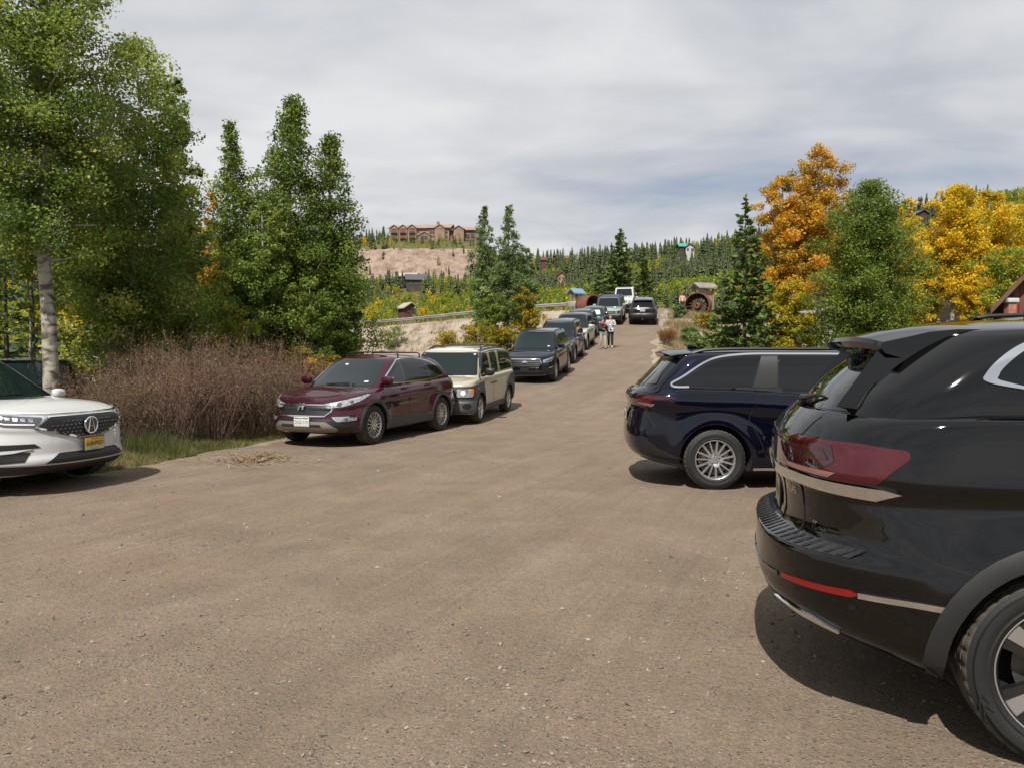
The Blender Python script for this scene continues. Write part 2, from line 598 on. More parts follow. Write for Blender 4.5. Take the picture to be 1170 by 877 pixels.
    def _solid(self, G, cr, _):
        nl, N = G.shape[0], G.shape[1]
        ring = np.concatenate([G, (G[:, -2:0:-1] * np.array([1, -1, 1]))], axis=1)
        M = ring.shape[1]
        V = ring.reshape(-1, 3)
        faces = []
        for j in range(nl - 1):
            for i in range(M):
                a, b = j * M + i, j * M + (i + 1) % M
                faces.append((a, b, b + M, a + M))
        ks = [.94, .85, .7, .5, .25, 0, -.25, -.5, -.7, -.85, -.94]
        top = G[-1]
        extra = []
        base = len(V)
        for i in range(1, N - 1):
            x, y, z = top[i]
            c = float(cr(x)) * float(sstep(0, .40, top[0][0] - x)) * float(sstep(0, .25, x - top[-1][0]))
            for k in ks:
                extra.append((x, y * k, z + c * (1 - abs(k) ** 2.2)))
        V = np.concatenate([V, np.array(extra)])
        K = len(ks)
        T = (nl - 1) * M

        def row(i):
            return [T + i] + [base + (i - 1) * K + q for q in range(K)] + [T + (M - i)]
        for i in range(1, N - 2):
            a, b = row(i), row(i + 1)
            for q in range(K + 1):
                faces.append((a[q], b[q], b[q + 1], a[q + 1]))
        a = row(1); b = row(N - 2)
        for q in range(K + 1):
            faces.append((T, a[q], a[q + 1])); faces.append((T + N - 1, b[q + 1], b[q]))
        for i in range(1, N - 2):
            faces.append((i, M - i, M - i - 1, i + 1))
        faces.append((0, M - 1, 1)); faces.append((N - 1, N - 2, M - N + 2))
        me = bpy.data.meshes.new('shell')
        me.from_pydata([tuple(v) for v in V], [], faces)
        bm = bmesh.new(); bm.from_mesh(me)
        bmesh.ops.remove_doubles(bm, verts=bm.verts, dist=1e-4)
        bmesh.ops.recalc_face_normals(bm, faces=bm.faces)
        bm.to_mesh(me); bm.free()
        me.update()
        return me

    def body(self, roof_paint=None, lower_mat=None, lower_z=None):
        """lower shell with wheel openings cut out, plus the cabin shell"""
        lo = link('shell', self.lo_me)
        cm = MB()
        for xa in (self.wb / 2, -self.wb / 2):
            for s in (-1, 1):
                n = 48
                y0, y1 = s * (self.W / 2 - .36), s * (self.W / 2 + .3)
                poly = [(xa + self.arch_r * math.cos(2 * math.pi * k / n), self.tr + self.arch_r * math.sin(2 * math.pi * k / n)) for k in range(n)]
                cm.prism(poly, y0, y1, WELL)
        co = cm.build('cutter', sharp=None)
        md = lo.modifiers.new('cut', 'BOOLEAN'); md.object = co; md.operation = 'DIFFERENCE'; md.solver = 'EXACT'
        me = eval_mesh(lo)
        # normals from the uncut surface
        n0 = len(self.lo_me.vertices)
        tree = BVHTree.FromPolygons(self.bv[:n0], [f for f in self.bf if max(f) < n0])
        me.materials.clear()
        me.materials.append(self.paint); me.materials.append(WELL)
        me.materials.append(lower_mat or self.paint)
        me.materials.append(roof_paint or self.paint)
        loopn = [(0, 0, 0)] * len(me.loops)
        near = []
        for v in me.vertices:
            loc, nn, fi, dist = tree.find_nearest(v.co)
            near.append(self._smooth_n(fi, loc) if loc is not None and dist < .004 else None)
        for p in me.polygons:
            c = p.center
            well = False
            for xa in (self.wb / 2, -self.wb / 2):
                r = math.hypot(c.x - xa, c.z - self.tr)
                nr = (c.x - xa) * p.normal.x + (c.z - self.tr) * p.normal.z
                if r < self.arch_r + .004 and (nr < -.3 * r or abs(abs(c.y) - (self.W / 2 - .36)) < .01): well = True
            p.use_smooth = not well
            if well:
                p.material_index = 1
            elif lower_z is not None and c.z < lower_z:
                p.material_index = 2
            if not well:
                for li in p.loop_indices:
                    q = near[me.loops[li].vertex_index]
                    if q is not None:
                        if q.dot(p.normal) > .80: loopn[li] = tuple(q)
                        else: loopn[li] = tuple(p.normal)
        gr = self.gr_me
        # join the cabin
        mb_v = [tuple(v.co) for v in me.vertices] + [tuple(v.co) for v in gr.vertices]
        b = len(me.vertices)
        mb_f = [tuple(p.vertices) for p in me.polygons] + [tuple(b + i for i in p.vertices) for p in gr.polygons]
        ln = loopn + [(0, 0, 0)] * len(gr.loops)
        new = bpy.data.meshes.new('body')
        new.from_pydata(mb_v, [], mb_f)
        for m in me.materials: new.materials.append(m)
        new.polygons.foreach_set('material_index', [p.material_index for p in me.polygons] + [3] * len(gr.polygons))
        new.polygons.foreach_set('use_smooth', [p.use_smooth for p in me.polygons] + [True] * len(gr.polygons))
        new.update()
        new.set_sharp_from_angle(angle=R(40))
        new.normals_split_custom_set(ln)
        kill(lo); kill(co)
        bpy.data.meshes.remove(me)
        self.body_o = link('body', new, self.root)
        return self.body_o

    def _smooth_n(self, fi, loc):
        f = self.bf[fi]
        w = [1.0 / (1e-5 + (self.bv[i] - loc).length_squared) for i in f]
        n = Vector((0, 0, 0))
        for a, i in zip(w, f): n += self.bn[i] * a
        return n.normalized()

    def hit(self, o, d):
        loc, n, fi, dist = self.bvh.ray_cast(Vector(o), Vector(d))
        if loc is None:
            loc, n, fi, dist = self.bvh.find_nearest(Vector(o) + Vector(d) * 3)
        sn = self._smooth_n(fi, loc)
        fn = n if n.dot(Vector(d)) < 0 else -n
        if sn.dot(fn) < .75: sn = fn.copy()
        return loc, sn

    def _wrap(self, s, z, rear, grid):
        G = self.GL if grid == 'lo' else self.GG
        sg = -1 if s < 0 else 1
        s = abs(s)
        key = '_len' + grid
        if not hasattr(self, key):
            setattr(self, key, np.sum(np.hypot(np.diff(G[:, :, 0], axis=1), np.diff(G[:, :, 1], axis=1)), axis=1))
        Ln = getattr(self, key)
        N = G.shape[1]

        J = np.arange(G.shape[0])

        def at(ss, zz):
            u = ss / Ln * (N - 1)
            if rear: u = N - 1 - u
            u = np.clip(u, 0, N - 1.001)
            i = u.astype(int); f = (u - i)[:, None]
            C = G[J, i] * (1 - f) + G[J, i + 1] * f
            z_ = np.maximum.accumulate(C[:, 2])
            k = min(max(int(np.searchsorted(z_, zz)), 1), len(z_) - 1)
            t = min(max((zz - z_[k - 1]) / max(z_[k] - z_[k - 1], 1e-6), 0), 1)
            return C[k - 1] * (1 - t) + C[k] * t
        p = at(s, z); e = .012
        a = at(s + e, z) - at(max(s - e, 0), z); b = at(s, z + e) - at(s, z - e)
        n = np.cross(a, b)
        n = n / (np.linalg.norm(n) + 1e-9)
        if n[0] * (p[0]) + n[1] * p[1] < 0: n = -n
        return Vector((p[0], p[1] * sg, p[2])), Vector((n[0], n[1] * sg, n[2]))

    def proj(self, mode, a, b, side=1):
        if mode == 'side':
            return self.hit((a, 4 * side, b), (0, -side, 0))
        if mode == 'front':
            return self.hit((5, a, b), (-1, 0, 0))
        if mode == 'rear':
            return self.hit((-5, a, b), (1, 0, 0))
        if mode == 'top':
            return self.hit((a, b, 4), (0, 0, -1))
        if mode == 'wf': return self._wrap(a * side, b, False, 'lo')
        if mode == 'wr': return self._wrap(a * side, b, True, 'lo')

    def geo(self, mb, poly, mode, mat, off=.003, thick=.012, res=.05, sides=(1, -1), flip=False):
        """a shell of the polygon laid on the body surface, with a rim"""
        P = []
        n = len(poly)
        for i in range(n):
            a, b = Vector(poly[i][:2]), Vector(poly[(i + 1) % n][:2])
            m = max(1, int((b - a).length / res))
            for k in range(m): P.append(a.lerp(b, k / m))
        nb = len(P)
        edges = [(i, (i + 1) % nb) for i in range(nb)]
        xs = [p.x for p in P]; ys = [p.y for p in P]

        gx = np.arange(min(xs) + res / 2, max(xs), res); gy = np.arange(min(ys) + res / 2, max(ys), res)
        pts = list(P)
        if len(gx) and len(gy):
            QX, QY = [a_.ravel() for a_ in np.meshgrid(gx, gy)]
            ins = np.zeros(len(QX), bool); near = np.full(len(QX), 1e9)
            for i in range(nb):
                p0, p1 = P[i], P[i - 1]
                near = np.minimum(near, (QX - p0.x) ** 2 + (QY - p0.y) ** 2)
                if abs(p1.y - p0.y) > 1e-12:
                    ins ^= ((p0.y > QY) != (p1.y > QY)) & (QX < (p1.x - p0.x) * (QY - p0.y) / (p1.y - p0.y) + p0.x)
            ok = ins & (near > (res * .35) ** 2)
            pts += [Vector((float(x), float(y))) for x, y in zip(QX[ok], QY[ok])]
        vc, ed, fa, *_ = delaunay_2d_cdt(pts, edges, [], 1, 1e-6)
        fa = [f for f in fa if len(f) >= 3]
        for s in sides:
            hits = [self.proj(mode, v.x, v.y, s) for v in vc]
            V = [p + nn * off for p, nn in hits]; NN = [nn for p, nn in hits]
            F = []
            cnt = {}
            for f in fa:
                c = (V[f[1]] - V[f[0]]).cross(V[f[2]] - V[f[0]])
                if c.dot(NN[f[0]]) < 0: f = tuple(reversed(f))
                F.append(tuple(f))
                for i in range(len(f)):
                    e = (f[i], f[(i + 1) % len(f)])
                    cnt[tuple(sorted(e))] = cnt.get(tuple(sorted(e)), 0) + 1
            mb.add(V, F, mat, normals=NN)
            rv, rf, idx = [], [], {}
            for f in F:
                for i in range(len(f)):
                    e = (f[i], f[(i + 1) % len(f)])
                    if cnt[tuple(sorted(e))] == 1:
                        for q in e:
                            if q not in idx:
                                idx[q] = len(rv)
                                rv.append(V[q]); rv.append(V[q] - NN[q] * thick)
                        a, b = idx[e[0]], idx[e[1]]
                        rf.append((a, a + 1, b + 1, b))
            mb.add(rv, rf, mat, normals=[(0, 0, 0)] * len(rv))

    def patch(self, name, poly, mode, mat, parent=None, **k):
        """one part per side"""
        out = []
        for s in k.pop('sides', (1, -1)):
            mb = MB(); self.geo(mb, poly, mode, mat, sides=(s,), **k)
            out.append(mb.build(name, parent or self.root))
        return out

    def one(self, name, items, parent=None):
        """several polygons as one part: items of (poly, mode, mat, kwargs)"""
        mb = MB()
        for poly, mode, mat, kw in items: self.geo(mb, poly, mode, mat, **kw)
        return mb.build(name, parent or self.root)

    # ---- usual parts
    def wheels(self, inset=.015):
        tm, rm = wheel_meshes(self.tr, self.tw, self.rr, self.wheel, self.fine)
        tr = self.track or (self.W / 2 - self.tw / 2 - inset)
        for xa in (self.wb / 2, -self.wb / 2):
            for s in (1, -1):
                w = thing('wheel', None, None); w.parent = self.root
                w.location = (xa, s * tr, self.tr); w.rotation_euler = (0, random.uniform(0, 6.28) if not self.fine else -.35, 0 if s > 0 else math.pi)
                link('tyre', tm, w); link('rim', rm, w)

    def mirrors(self, x, z, y=None, size=(.13, .21, .15), mat=None, sides=(1, -1)):
        for s in sides:
            p, n = self.proj('side', x, z, s)
            mb = MB()
            bm = bmesh.new(); bmesh.ops.create_icosphere(bm, subdivisions=3, radius=1)
            vs = []
            for v in bm.verts:
                c = v.co
                q = [math.copysign(abs(t) ** .7, t) for t in c]
                xx = q[0] * size[0] * .5 * (1.0 if q[0] > 0 else .75)
                vs.append((xx, s * q[1] * size[1] / 2, q[2] * size[2] / 2 * (1 - .12 * q[1])))
            fs = [tuple(v.index for v in f.verts) for f in bm.faces]
            bm.free()
            cy = p.y + s * (.06 + size[1] / 2)
            mb.add(vs, fs, mat or self.paint, M=Matrix.Translation((x, cy, z + .03)))
            mb.tube([(x + .01, p.y - s * .03, z - .03), (x, p.y + s * .06, z - .02), (x, cy - s * .03, z)], .022, BLACK, 8)
            o = mb.build('side_mirror', self.root)
            g = MB(); g.box((x - size[0] * .40, cy, z + .03), (.006, size[1] * .8, size[2] * .75), CHROME, bev=.002)
            g.build('mirror_glass', o)

    def door(self, poly, handle=None, hmat=None, sides=(1, -1)):
        for s in sides:
            P = rpoly(poly, .05)
            mb = MB(); self.geo(mb, P, 'side', self.paint, sides=(s,), off=.0035, thick=.004, res=.05)
            d = mb.build('door', self.root)
            c = Vector((sum(p[0] for p in P) / len(P), sum(p[1] for p in P) / len(P)))
            Q = []
            for p in P:
                v = Vector(p) - c
                Q.append(tuple(c + v * (1 + .007 / max(v.length, .1))))
            mb = MB(); self.geo(mb, Q, 'side', SEAM, sides=(s,), off=.0012, thick=.002, res=.09)
            mb.build('door_seal', d)
            if handle:
                p, n = self.proj('side', handle[0], handle[1], s)
                hb = MB()
                hb.box((handle[0], p.y + s * .03, handle[1]), (.20, .022, .03), hmat or self.paint, bev=.009)
                for q in (-.08, .08): hb.box((handle[0] + q, p.y + s * .012, handle[1]), (.03, .04, .022), hmat or self.paint, bev=.005)
                hb.build('handle', d)

    def glazing(self, side_polys, ws=None, rw=None, side_mat=None, ws_mat=None, rw_mat=None, r=.04, trim=None, band=True):
        for P in side_polys: self.patch('side_window', rpoly(P, r), 'side', side_mat or self.glass, off=.004)
        if ws: self.patch('windshield', rpoly(ws, .07), 'front', ws_mat or GLASS_T, sides=(1,), off=.004, res=.06)
        if rw: self.patch('rear_window', rpoly(rw, .07), 'rear', rw_mat or self.glass, sides=(1,), off=.004, res=.06)

    def trim_line(self, name, path, w, mat, mode='side', off=.008, sides=(1, -1), closed=False):
        self.patch(name, strip(path, w), mode, mat, off=off, thick=.01, res=.05, sides=sides)

    def arch_trim(self, w=.06, mat=CLAD, off=.012, a0=-.15, a1=math.pi + .15, which=(1, -1), foot=None):
        for xa in [q * self.wb / 2 for q in which]:
            outer, inner = [], []
            for k in range(25):
                a = a0 + (a1 - a0) * k / 24
                ri, ro = self.arch_r - .004, self.arch_r + w
                inner.append((xa + ri * math.cos(a), self.tr + ri * math.sin(a)))
                outer.append((xa + ro * math.cos(a), self.tr + ro * math.sin(a)))
            self.patch('wheel_arch_trim', outer + inner[::-1], 'side', mat, off=off, thick=.03, res=.05)

    def rails(self, x0, x1, y, h=.045, r=.016, mat=BLACK, feet=True):
        for s in (1, -1):
            mb = MB()
            z = lambda x: self.proj('top', x, y * s)[0].z
            pts = [(x0, y * s, z(x0) - .005), (x0 - .16 * (1 if x0 > x1 else -1), y * s, z(x0 - .16 * (1 if x0 > x1 else -1)) + h * .85)]
            for k in range(1, 8):
                x = x0 + (x1 - x0) * (.12 + .76 * k / 8)
                pts.append((x, y * s, z(x) + h))
            pts += [(x1 + .16 * (1 if x0 > x1 else -1), y * s, z(x1 + .16 * (1 if x0 > x1 else -1)) + h * .85), (x1, y * s, z(x1) - .005)]
            mb.tube(smooth_path(pts, 3), r, mat, 8)
            mb.build('roof_rail', self.root)

    def crossbar(self, x, y, h=.09, mat=BLACK):
        mb = MB()
        z = self.proj('top', x, y)[0].z
        zc = self.proj('top', x, 0)[0].z
        pts = [(x, -y, z), (x, -y * .97, z + h), (x, -y * .5, max(z + h, zc + .04)), (x, y * .5, max(z + h, zc + .04)), (x, y * .97, z + h), (x, y, z)]
        mb.tube(smooth_path(pts, 3), .016, mat, 8)
        mb.build('roof_crossbar', self.root)

    def antenna(self, x):
        p, n = self.proj('top', x, 0)
        mb = MB()
        poly = [(-.10, -.005), (.09, -.005), (.05, .012), (-.03, .05), (-.085, .062), (-.10, .055)]
        mb.prism([(x + a, p.z + b) for a, b in poly], -.018, .018, self.paint)
        mb.build('antenna_fin', self.root)

    def plate(self, face, z, y, kind, texts, tilt=0.0, off=.02):
        """licence plate: 0.305 x 0.152 with its lettering"""
        p, n = self.proj('front' if face > 0 else 'rear', y, z)
        mb = MB()
        M = Matrix.Translation((p.x + face * off, y, z)) @ Matrix.Rotation(math.pi / 2 * face, 4, 'Z') @ Matrix.Rotation(math.pi / 2 - tilt, 4, 'X')
        # local: x right, y up, z out
        fr = kind[0]
        mb.box((0, 0, -.004), (.325, .172, .01), fr, M=M, bev=.004)
        mb.box((0, 0, .0035), (.300, .148, .004), kind[1], M=M, bev=.0015)
        for b in kind[2:]:
            col, y0, y1 = b
            mb.box((0, (y0 + y1) / 2, .0062), (.298, y1 - y0, .001), col, M=M)
        for body, size, yy, mat, sx in texts:
            mb.text(body, size, mat, M @ Matrix.Translation((0, yy, .0075)), bold=.0, sx=sx)
        return mb.build('license_plate', self.root)

    def text_on(self, name, body, size, face, s0, z, mat, off=.012, sx=1.0, bold=0.0):
        """lettering that follows the surface; s0 = distance from the middle, to the viewer's right"""
        vs, fs = text_geo(body, size, bold)
        V = []
        for a, b, c in vs:
            q = s0 + a * sx
            p, n = self._wrap(q if face > 0 else -q, z + b, face < 0, 'lo')
            V.append(p + n * off)
        mb = MB()
        mb.add(V, fs, mat, smooth=False)
        return mb.build(name, self.root)

    def dlo(self, poly, r=.05):
        """gloss black frame behind a row of side windows"""
        self.patch('window_surround', rpoly(poly, r), 'side', GLOSSBLACK, off=.0022, thick=.004, res=.06)

    def underside(self):
        mb = MB()
        zb = self.zb
        mb.box((0, 0, zb + .02), (self.wb + .7, self.W * .66, .12), BLACK, bev=.02)
        for xa in (self.wb / 2, -self.wb / 2):
            mb.tube([(xa, -self.W * .4, self.tr), (xa, self.W * .4, self.tr)], .045, BLACK, 8)
        mb.build('underbody', self.root)

    def put(self, x, y, heading, hfun):
        """set the car on the ground; heading = direction of travel in degrees, 0 = +x"""
        h = R(heading)
        c, s = math.cos(h), math.sin(h)
        w = self.wb / 2
        zf = float(hfun(x + c * w, y + s * w)); zr = float(hfun(x - c * w, y - s * w))
        self.root.location = (x, y, (zf + zr) / 2)
        self.root.rotation_euler = (0, -math.atan((zf - zr) / self.wb), h)
        return self
# ------------------------------------------------------------------ terrain
road_z = pchip([(-40, 0), (15, 0), (17.5, .03), (20.5, .13), (24, .38), (28, .70), (31, .98), (34, 1.3), (39, 1.87), (44.5, 2.45), (48, 2.9),
                (54.5, 3.85), (58, 4.42), (61, 4.9), (65, 5.5), (68, 5.75), (71, 5.85), (78, 5.5), (90, 3.5), (110, -2), (130, -5)])
left_edge = pchip([(-30, -14), (-6, -10.5), (4, -9.3), (8, -7.6), (9.8, -6.4), (11.6, -5.5), (15.5, -4.75), (20, -3.5), (30, -.9), (40, 1.7), (53, 4.9), (60, 6.6), (66, 7.6), (72, 8.0), (90, 8)])
right_edge = pchip([(-30, 22), (13, 20), (16, 15), (19, 9.6), (23, 6.6), (30, 6.2), (40, 7.6), (53, 10.4), (66, 13.2), (72, 14.5), (90, 17)])
GA, GB = np.array([-15.5, 85.0]), np.array([5.6, 70.5])
gdir = (GB - GA) / np.linalg.norm(GB - GA)
gnor = np.array([gdir[1], -gdir[0]])          # towards the camera side
ridge_px = pchip([(-1400, 120), (-600, 110), (0, 108), (300, 112), (390, 118), (440, 128), (545, 124), (570, 110), (600, 103), (650, 104), (700, 107), (760, 114), (850, 122), (950, 134), (1040, 155), (1100, 166), (1170, 174), (1500, 188), (2600, 150)])
ridge_d = pchip([(-1400, 450), (440, 440), (545, 440), (620, 400), (850, 380), (1040, 330), (1170, 310), (2600, 320)])


def height(x, y):
    x = np.asarray(x, float); y = np.asarray(y, float)
    rz = road_z(y)
    # left of the road: flat low ground, then the embankment up to the guard rail
    zlow = pchip([(20, 0), (30, .45), (40, 1.5), (55, 1.9), (80, 2.0), (120, 1.0)])(y) * sstep(-40, -6, x) + 0.12 * fbm(x * .15, y * .15, 3)
    q = (x - GA[0]) * gnor[0] + (y - GA[1]) * gnor[1]
    s = (x - GA[0]) * gdir[0] + (y - GA[1]) * gdir[1]
    zg = pchip([(-60, 4.2), (0, 4.75), (25, 5.75), (40, 5.8)])(s)
    slope = zg - .62 * np.maximum(0, q - .7) + .35 * fbm(s * .35, q * .12, 3) * sstep(.5, 3, q)
    left = np.maximum(zlow, np.minimum(slope, zg))
    # right of the road
    zr = pchip([(14, 0), (22, .25), (30, .85), (38, 1.4), (44, 1.9), (52, 3.6), (58, 4.7), (66, 5.3), (75, 5.2), (90, 3)])(y)
    far_r = pchip([(20, 0), (30, .5), (38, 1.1), (44, 3.4), (50, 5.0), (80, 5.5), (100, 4)])(y) * 1.0
    b = x - right_edge(y)
    wr = sstep(3, 12, b)
    dip = -0.9 * np.exp(-((b - 7) / 3.5) ** 2) * sstep(35, 50, y) * sstep(80, 60, y)
    right = zr * (1 - wr) + far_r * wr + dip + .22 * fbm(x * .3, y * .3, 3) * sstep(1, 4, b)
    le, re = left_edge(y), right_edge(y)
    wl = sstep(0, 3.2, le - x)
    wrr = sstep(0, 2.0, x - re)
    near = rz * (1 - wl) * (1 - wrr) + left * wl + right * wrr
    # valley and hills
    yy = np.maximum(y, 1)
    p = CX + F_PX * x / yy
    D0, Z0 = 105.0, -6.0
    Rd = ridge_d(p); zt = CAM_H + Rd * ridge_px(p) / F_PX
    tau = (y - D0) / (Rd - D0)
    prof = pchip([(-.2, 0), (0, 0), (.25, .19), (.5, .42), (.7, .62), (.85, .80), (1, 1), (1.15, 1.06), (2, 1.1), (4, .9)])
    prof_h = pchip([(-.2, 0), (0, 0), (.25, .20), (.5, .44), (.72, .60), (.8, .66), (.9, .94), (1, 1.0), (1.15, 1.02), (2, 1.05), (4, .9)])
    wh = sstep(370, 410, p) * sstep(590, 550, p)
    pr = prof(tau) * (1 - wh) + prof_h(tau) * wh
    hill = Z0 + (zt - Z0) * pr + sstep(120, 250, y) * 5 * fbm(x * .012, y * .012, 4) + sstep(300, 350, y) * wh * 5.5 * fbm(x * .045 + 9, y * .03, 5)
    back = sstep(-q - 9, -q - 9 + 1, np.zeros_like(x))  # unused far side flag
    wfar = sstep(92, 128, y)
    z = near * (1 - wfar) + hill * wfar
    return z


def lot_mask(x, y):
    n = .9 * fbm(x * .55, y * .55, 4) + .25 * fbm(x * 2.3, y * 2.3, 2)
    dl = x - left_edge(y) + n
    dr = right_edge(y) - x + n * .7
    return np.minimum(np.minimum(dl, dr), (84 - y))


def road_h(x, y):
    return height(x, y) + .035


def axis(parts):
    out = [parts[0][0]]
    for a, b, st in parts:
        n = max(1, int(round((b - a) / st)))
        out += list(a + (b - a) * (np.arange(1, n + 1) / n))
    return np.array(out)


def grid_mesh(name, X, Y, zf, mats, keep=None, attr=None):
    gx, gy = np.meshgrid(X, Y)
    gz = zf(gx, gy)
    V = np.stack([gx.ravel(), gy.ravel(), gz.ravel()], 1)
    nx, ny = len(X), len(Y)
    i = np.arange(nx - 1)[None, :] + np.arange(ny - 1)[:, None] * nx
    Fq = np.stack([i, i + 1, i + 1 + nx, i + nx], -1).reshape(-1, 4)
    if keep is not None:
        k = keep(gx.ravel(), gy.ravel())
        Fq = Fq[k[Fq].any(axis=1)]
        used = np.zeros(len(V), bool); used[Fq.ravel()] = True
        rm = np.cumsum(used) - 1
        V = V[used]; Fq = rm[Fq]
    at = {kk: f(V[:, 0], V[:, 1]) for kk, f in (attr or {}).items()}
    return np_mesh(name, V, Fq, mats, attr=at, smooth=True)


# ---- ground material
def ramp(nt, stops):
    r = nt.nodes.new('ShaderNodeValToRGB')
    e = r.color_ramp.elements
    while len(e) < len(stops): e.new(.5)
    for el, (p, c) in zip(e, stops):
        el.position = p; el.color = (*c, 1) if len(c) == 3 else c
    return r


def noise(nt, vec, sc, det=6, ro=.55, dist=0):
    n = nt.nodes.new('ShaderNodeTexNoise')
    n.inputs['Scale'].default_value = sc; n.inputs['Detail'].default_value = det; n.inputs['Roughness'].default_value = ro
    n.inputs['Distortion'].default_value = dist
    nt.links.new(vec, n.inputs['Vector'])
    return n.outputs['Fac']


def mixc(nt, fac, a, b, mode='MIX'):
    m = nt.nodes.new('ShaderNodeMix'); m.data_type = 'RGBA'; m.blend_type = mode
    for s, v in (('Factor', fac), ('A', a), ('B', b)):
        if hasattr(v, 'links') or hasattr(v, 'is_linked'): nt.links.new(v, m.inputs[s])
        elif isinstance(v, (tuple, list)): m.inputs[s].default_value = (*v, 1)
        else: m.inputs[s].default_value = v
    return m.outputs['Result']


def math_n(nt, op, a, b=None, c=None, clamp=False):
    m = nt.nodes.new('ShaderNodeMath'); m.operation = op; m.use_clamp = clamp
    for i, v in enumerate((a, b, c)):
        if v is None: continue
        if hasattr(v, 'is_linked'): nt.links.new(v, m.inputs[i])
        else: m.inputs[i].default_value = v
    return m.outputs[0]


def mat_gravel():
    m, nt, b = new_mat('gravel_surface')
    tc = nt.nodes.new('ShaderNodeTexCoord'); v = tc.outputs['Object']
    big = noise(nt, v, .16, 5, .6)
    mid = noise(nt, v, 1.3, 6, .62, .6)
    c0 = ramp(nt, [(0.280, (0.1509, 0.1177, 0.0878)), (0.500, (0.1756, 0.1371, 0.1037)), (0.720, (0.2064, 0.1624, 0.1246))]); nt.links.new(mid, c0.inputs['Fac'])
    c1 = ramp(nt, [(.30, (.94, .94, .93)), (.68, (1.04, 1.03, 1.01))]); nt.links.new(big, c1.inputs['Fac'])
    col = mixc(nt, 1.0, c0.outputs['Color'], c1.outputs['Color'], 'MULTIPLY')
    # reddish patches of finer dirt
    red = ramp(nt, [(.54, (0, 0, 0)), (.70, (1, 1, 1))]); nt.links.new(noise(nt, v, .42, 4, .5), red.inputs['Fac'])
    col = mixc(nt, math_n(nt, 'MULTIPLY', red.outputs['Color'], .28), col, (.205, .132, .092))
    # tyre-smoothed bands running along the road
    mp = nt.nodes.new('ShaderNodeMapping'); mp.inputs['Scale'].default_value = (2.6, .10, 1)
    sx_ = nt.nodes.new('ShaderNodeSeparateXYZ'); nt.links.new(v, sx_.inputs[0])
    cb_ = nt.nodes.new('ShaderNodeCombineXYZ'); nt.links.new(math_n(nt, 'MULTIPLY_ADD', sx_.outputs[1], -.42, sx_.outputs[0]), cb_.inputs[0]); nt.links.new(sx_.outputs[1], cb_.inputs[1])
    nt.links.new(cb_.outputs[0], mp.inputs['Vector'])
    st = ramp(nt, [(.34, (.91, .91, .91)), (.52, (1, 1, 1)), (.68, (1.05, 1.05, 1.04))]); nt.links.new(noise(nt, mp.outputs[0], 1.0, 4, .55, .5), st.inputs['Fac'])
    col = mixc(nt, .75, col, st.outputs['Color'], 'MULTIPLY')
    mq = nt.nodes.new('ShaderNodeMapping'); mq.inputs['Scale'].default_value = (5.5, .055, 1); nt.links.new(cb_.outputs[0], mq.inputs['Vector'])
    tk = ramp(nt, [(.50, (1, 1, 1)), (.58, (.88, .875, .87)), (.64, (1.04, 1.04, 1.03))]); nt.links.new(noise(nt, mq.outputs[0], 1.0, 3, .5, .25), tk.inputs['Fac'])
    col = mixc(nt, math_n(nt, 'MULTIPLY', noise(nt, v, .35, 3, .5), 1.1, clamp=True), col, mixc(nt, 1.0, col, tk.outputs['Color'], 'MULTIPLY'))
    # stones
    vo = nt.nodes.new('ShaderNodeTexVoronoi'); vo.inputs['Scale'].default_value = 42; vo.inputs['Randomness'].default_value = 1
    nt.links.new(v, vo.inputs['Vector'])
    stone = ramp(nt, [(.12, (1, 1, 1)), (.34, (0, 0, 0))]); nt.links.new(vo.outputs['Distance'], stone.inputs['Fac'])
    sepc = nt.nodes.new('ShaderNodeSeparateColor'); nt.links.new(vo.outputs['Color'], sepc.inputs[0])
    dens = ramp(nt, [(.40, (0, 0, 0)), (.66, (1, 1, 1))]); nt.links.new(noise(nt, v, .9, 5, .6), dens.inputs['Fac'])
    pick = math_n(nt, 'GREATER_THAN', sepc.outputs[0], math_n(nt, 'MULTIPLY_ADD', dens.outputs['Color'], -.60, .88))
    sm = math_n(nt, 'MULTIPLY', stone.outputs['Color'], pick)
    sc = ramp(nt, [(0.000, (0.1050, 0.0910, 0.0805)), (0.500, (0.1960, 0.1680, 0.1400)), (1.000, (0.2940, 0.2590, 0.2240))]); nt.links.new(sepc.outputs[1], sc.inputs['Fac'])
    col = mixc(nt, sm, col, sc.outputs['Color'])
    vo2 = nt.nodes.new('ShaderNodeTexVoronoi'); vo2.inputs['Scale'].default_value = 130
    nt.links.new(v, vo2.inputs['Vector'])
    sp2 = nt.nodes.new('ShaderNodeSeparateColor'); nt.links.new(vo2.outputs['Color'], sp2.inputs[0])
    g = ramp(nt, [(0, (.62, .60, .58)), (.5, (1, 1, 1)), (1, (1.35, 1.33, 1.3))]); nt.links.new(sp2.outputs[0], g.inputs['Fac'])
    col = mixc(nt, .65, col, g.outputs['Color'], 'MULTIPLY')
    nt.links.new(col, b.inputs['Base Color'])
    b.inputs['Roughness'].default_value = .95; b.inputs['Specular IOR Level'].default_value = .15
    hh = math_n(nt, 'MULTIPLY_ADD', sm, .8, math_n(nt, 'MULTIPLY', noise(nt, v, 28, 7, .7), 1.0))
    hh = math_n(nt, 'MULTIPLY_ADD', noise(nt, v, 9.0, 5, .65), 1.0, hh)
    bp = nt.nodes.new('ShaderNodeBump'); bp.inputs['Strength'].default_value = .8; bp.inputs['Distance'].default_value = .02
    nt.links.new(hh, bp.inputs['Height']); nt.links.new(bp.outputs['Normal'], b.inputs['Normal'])
    return m


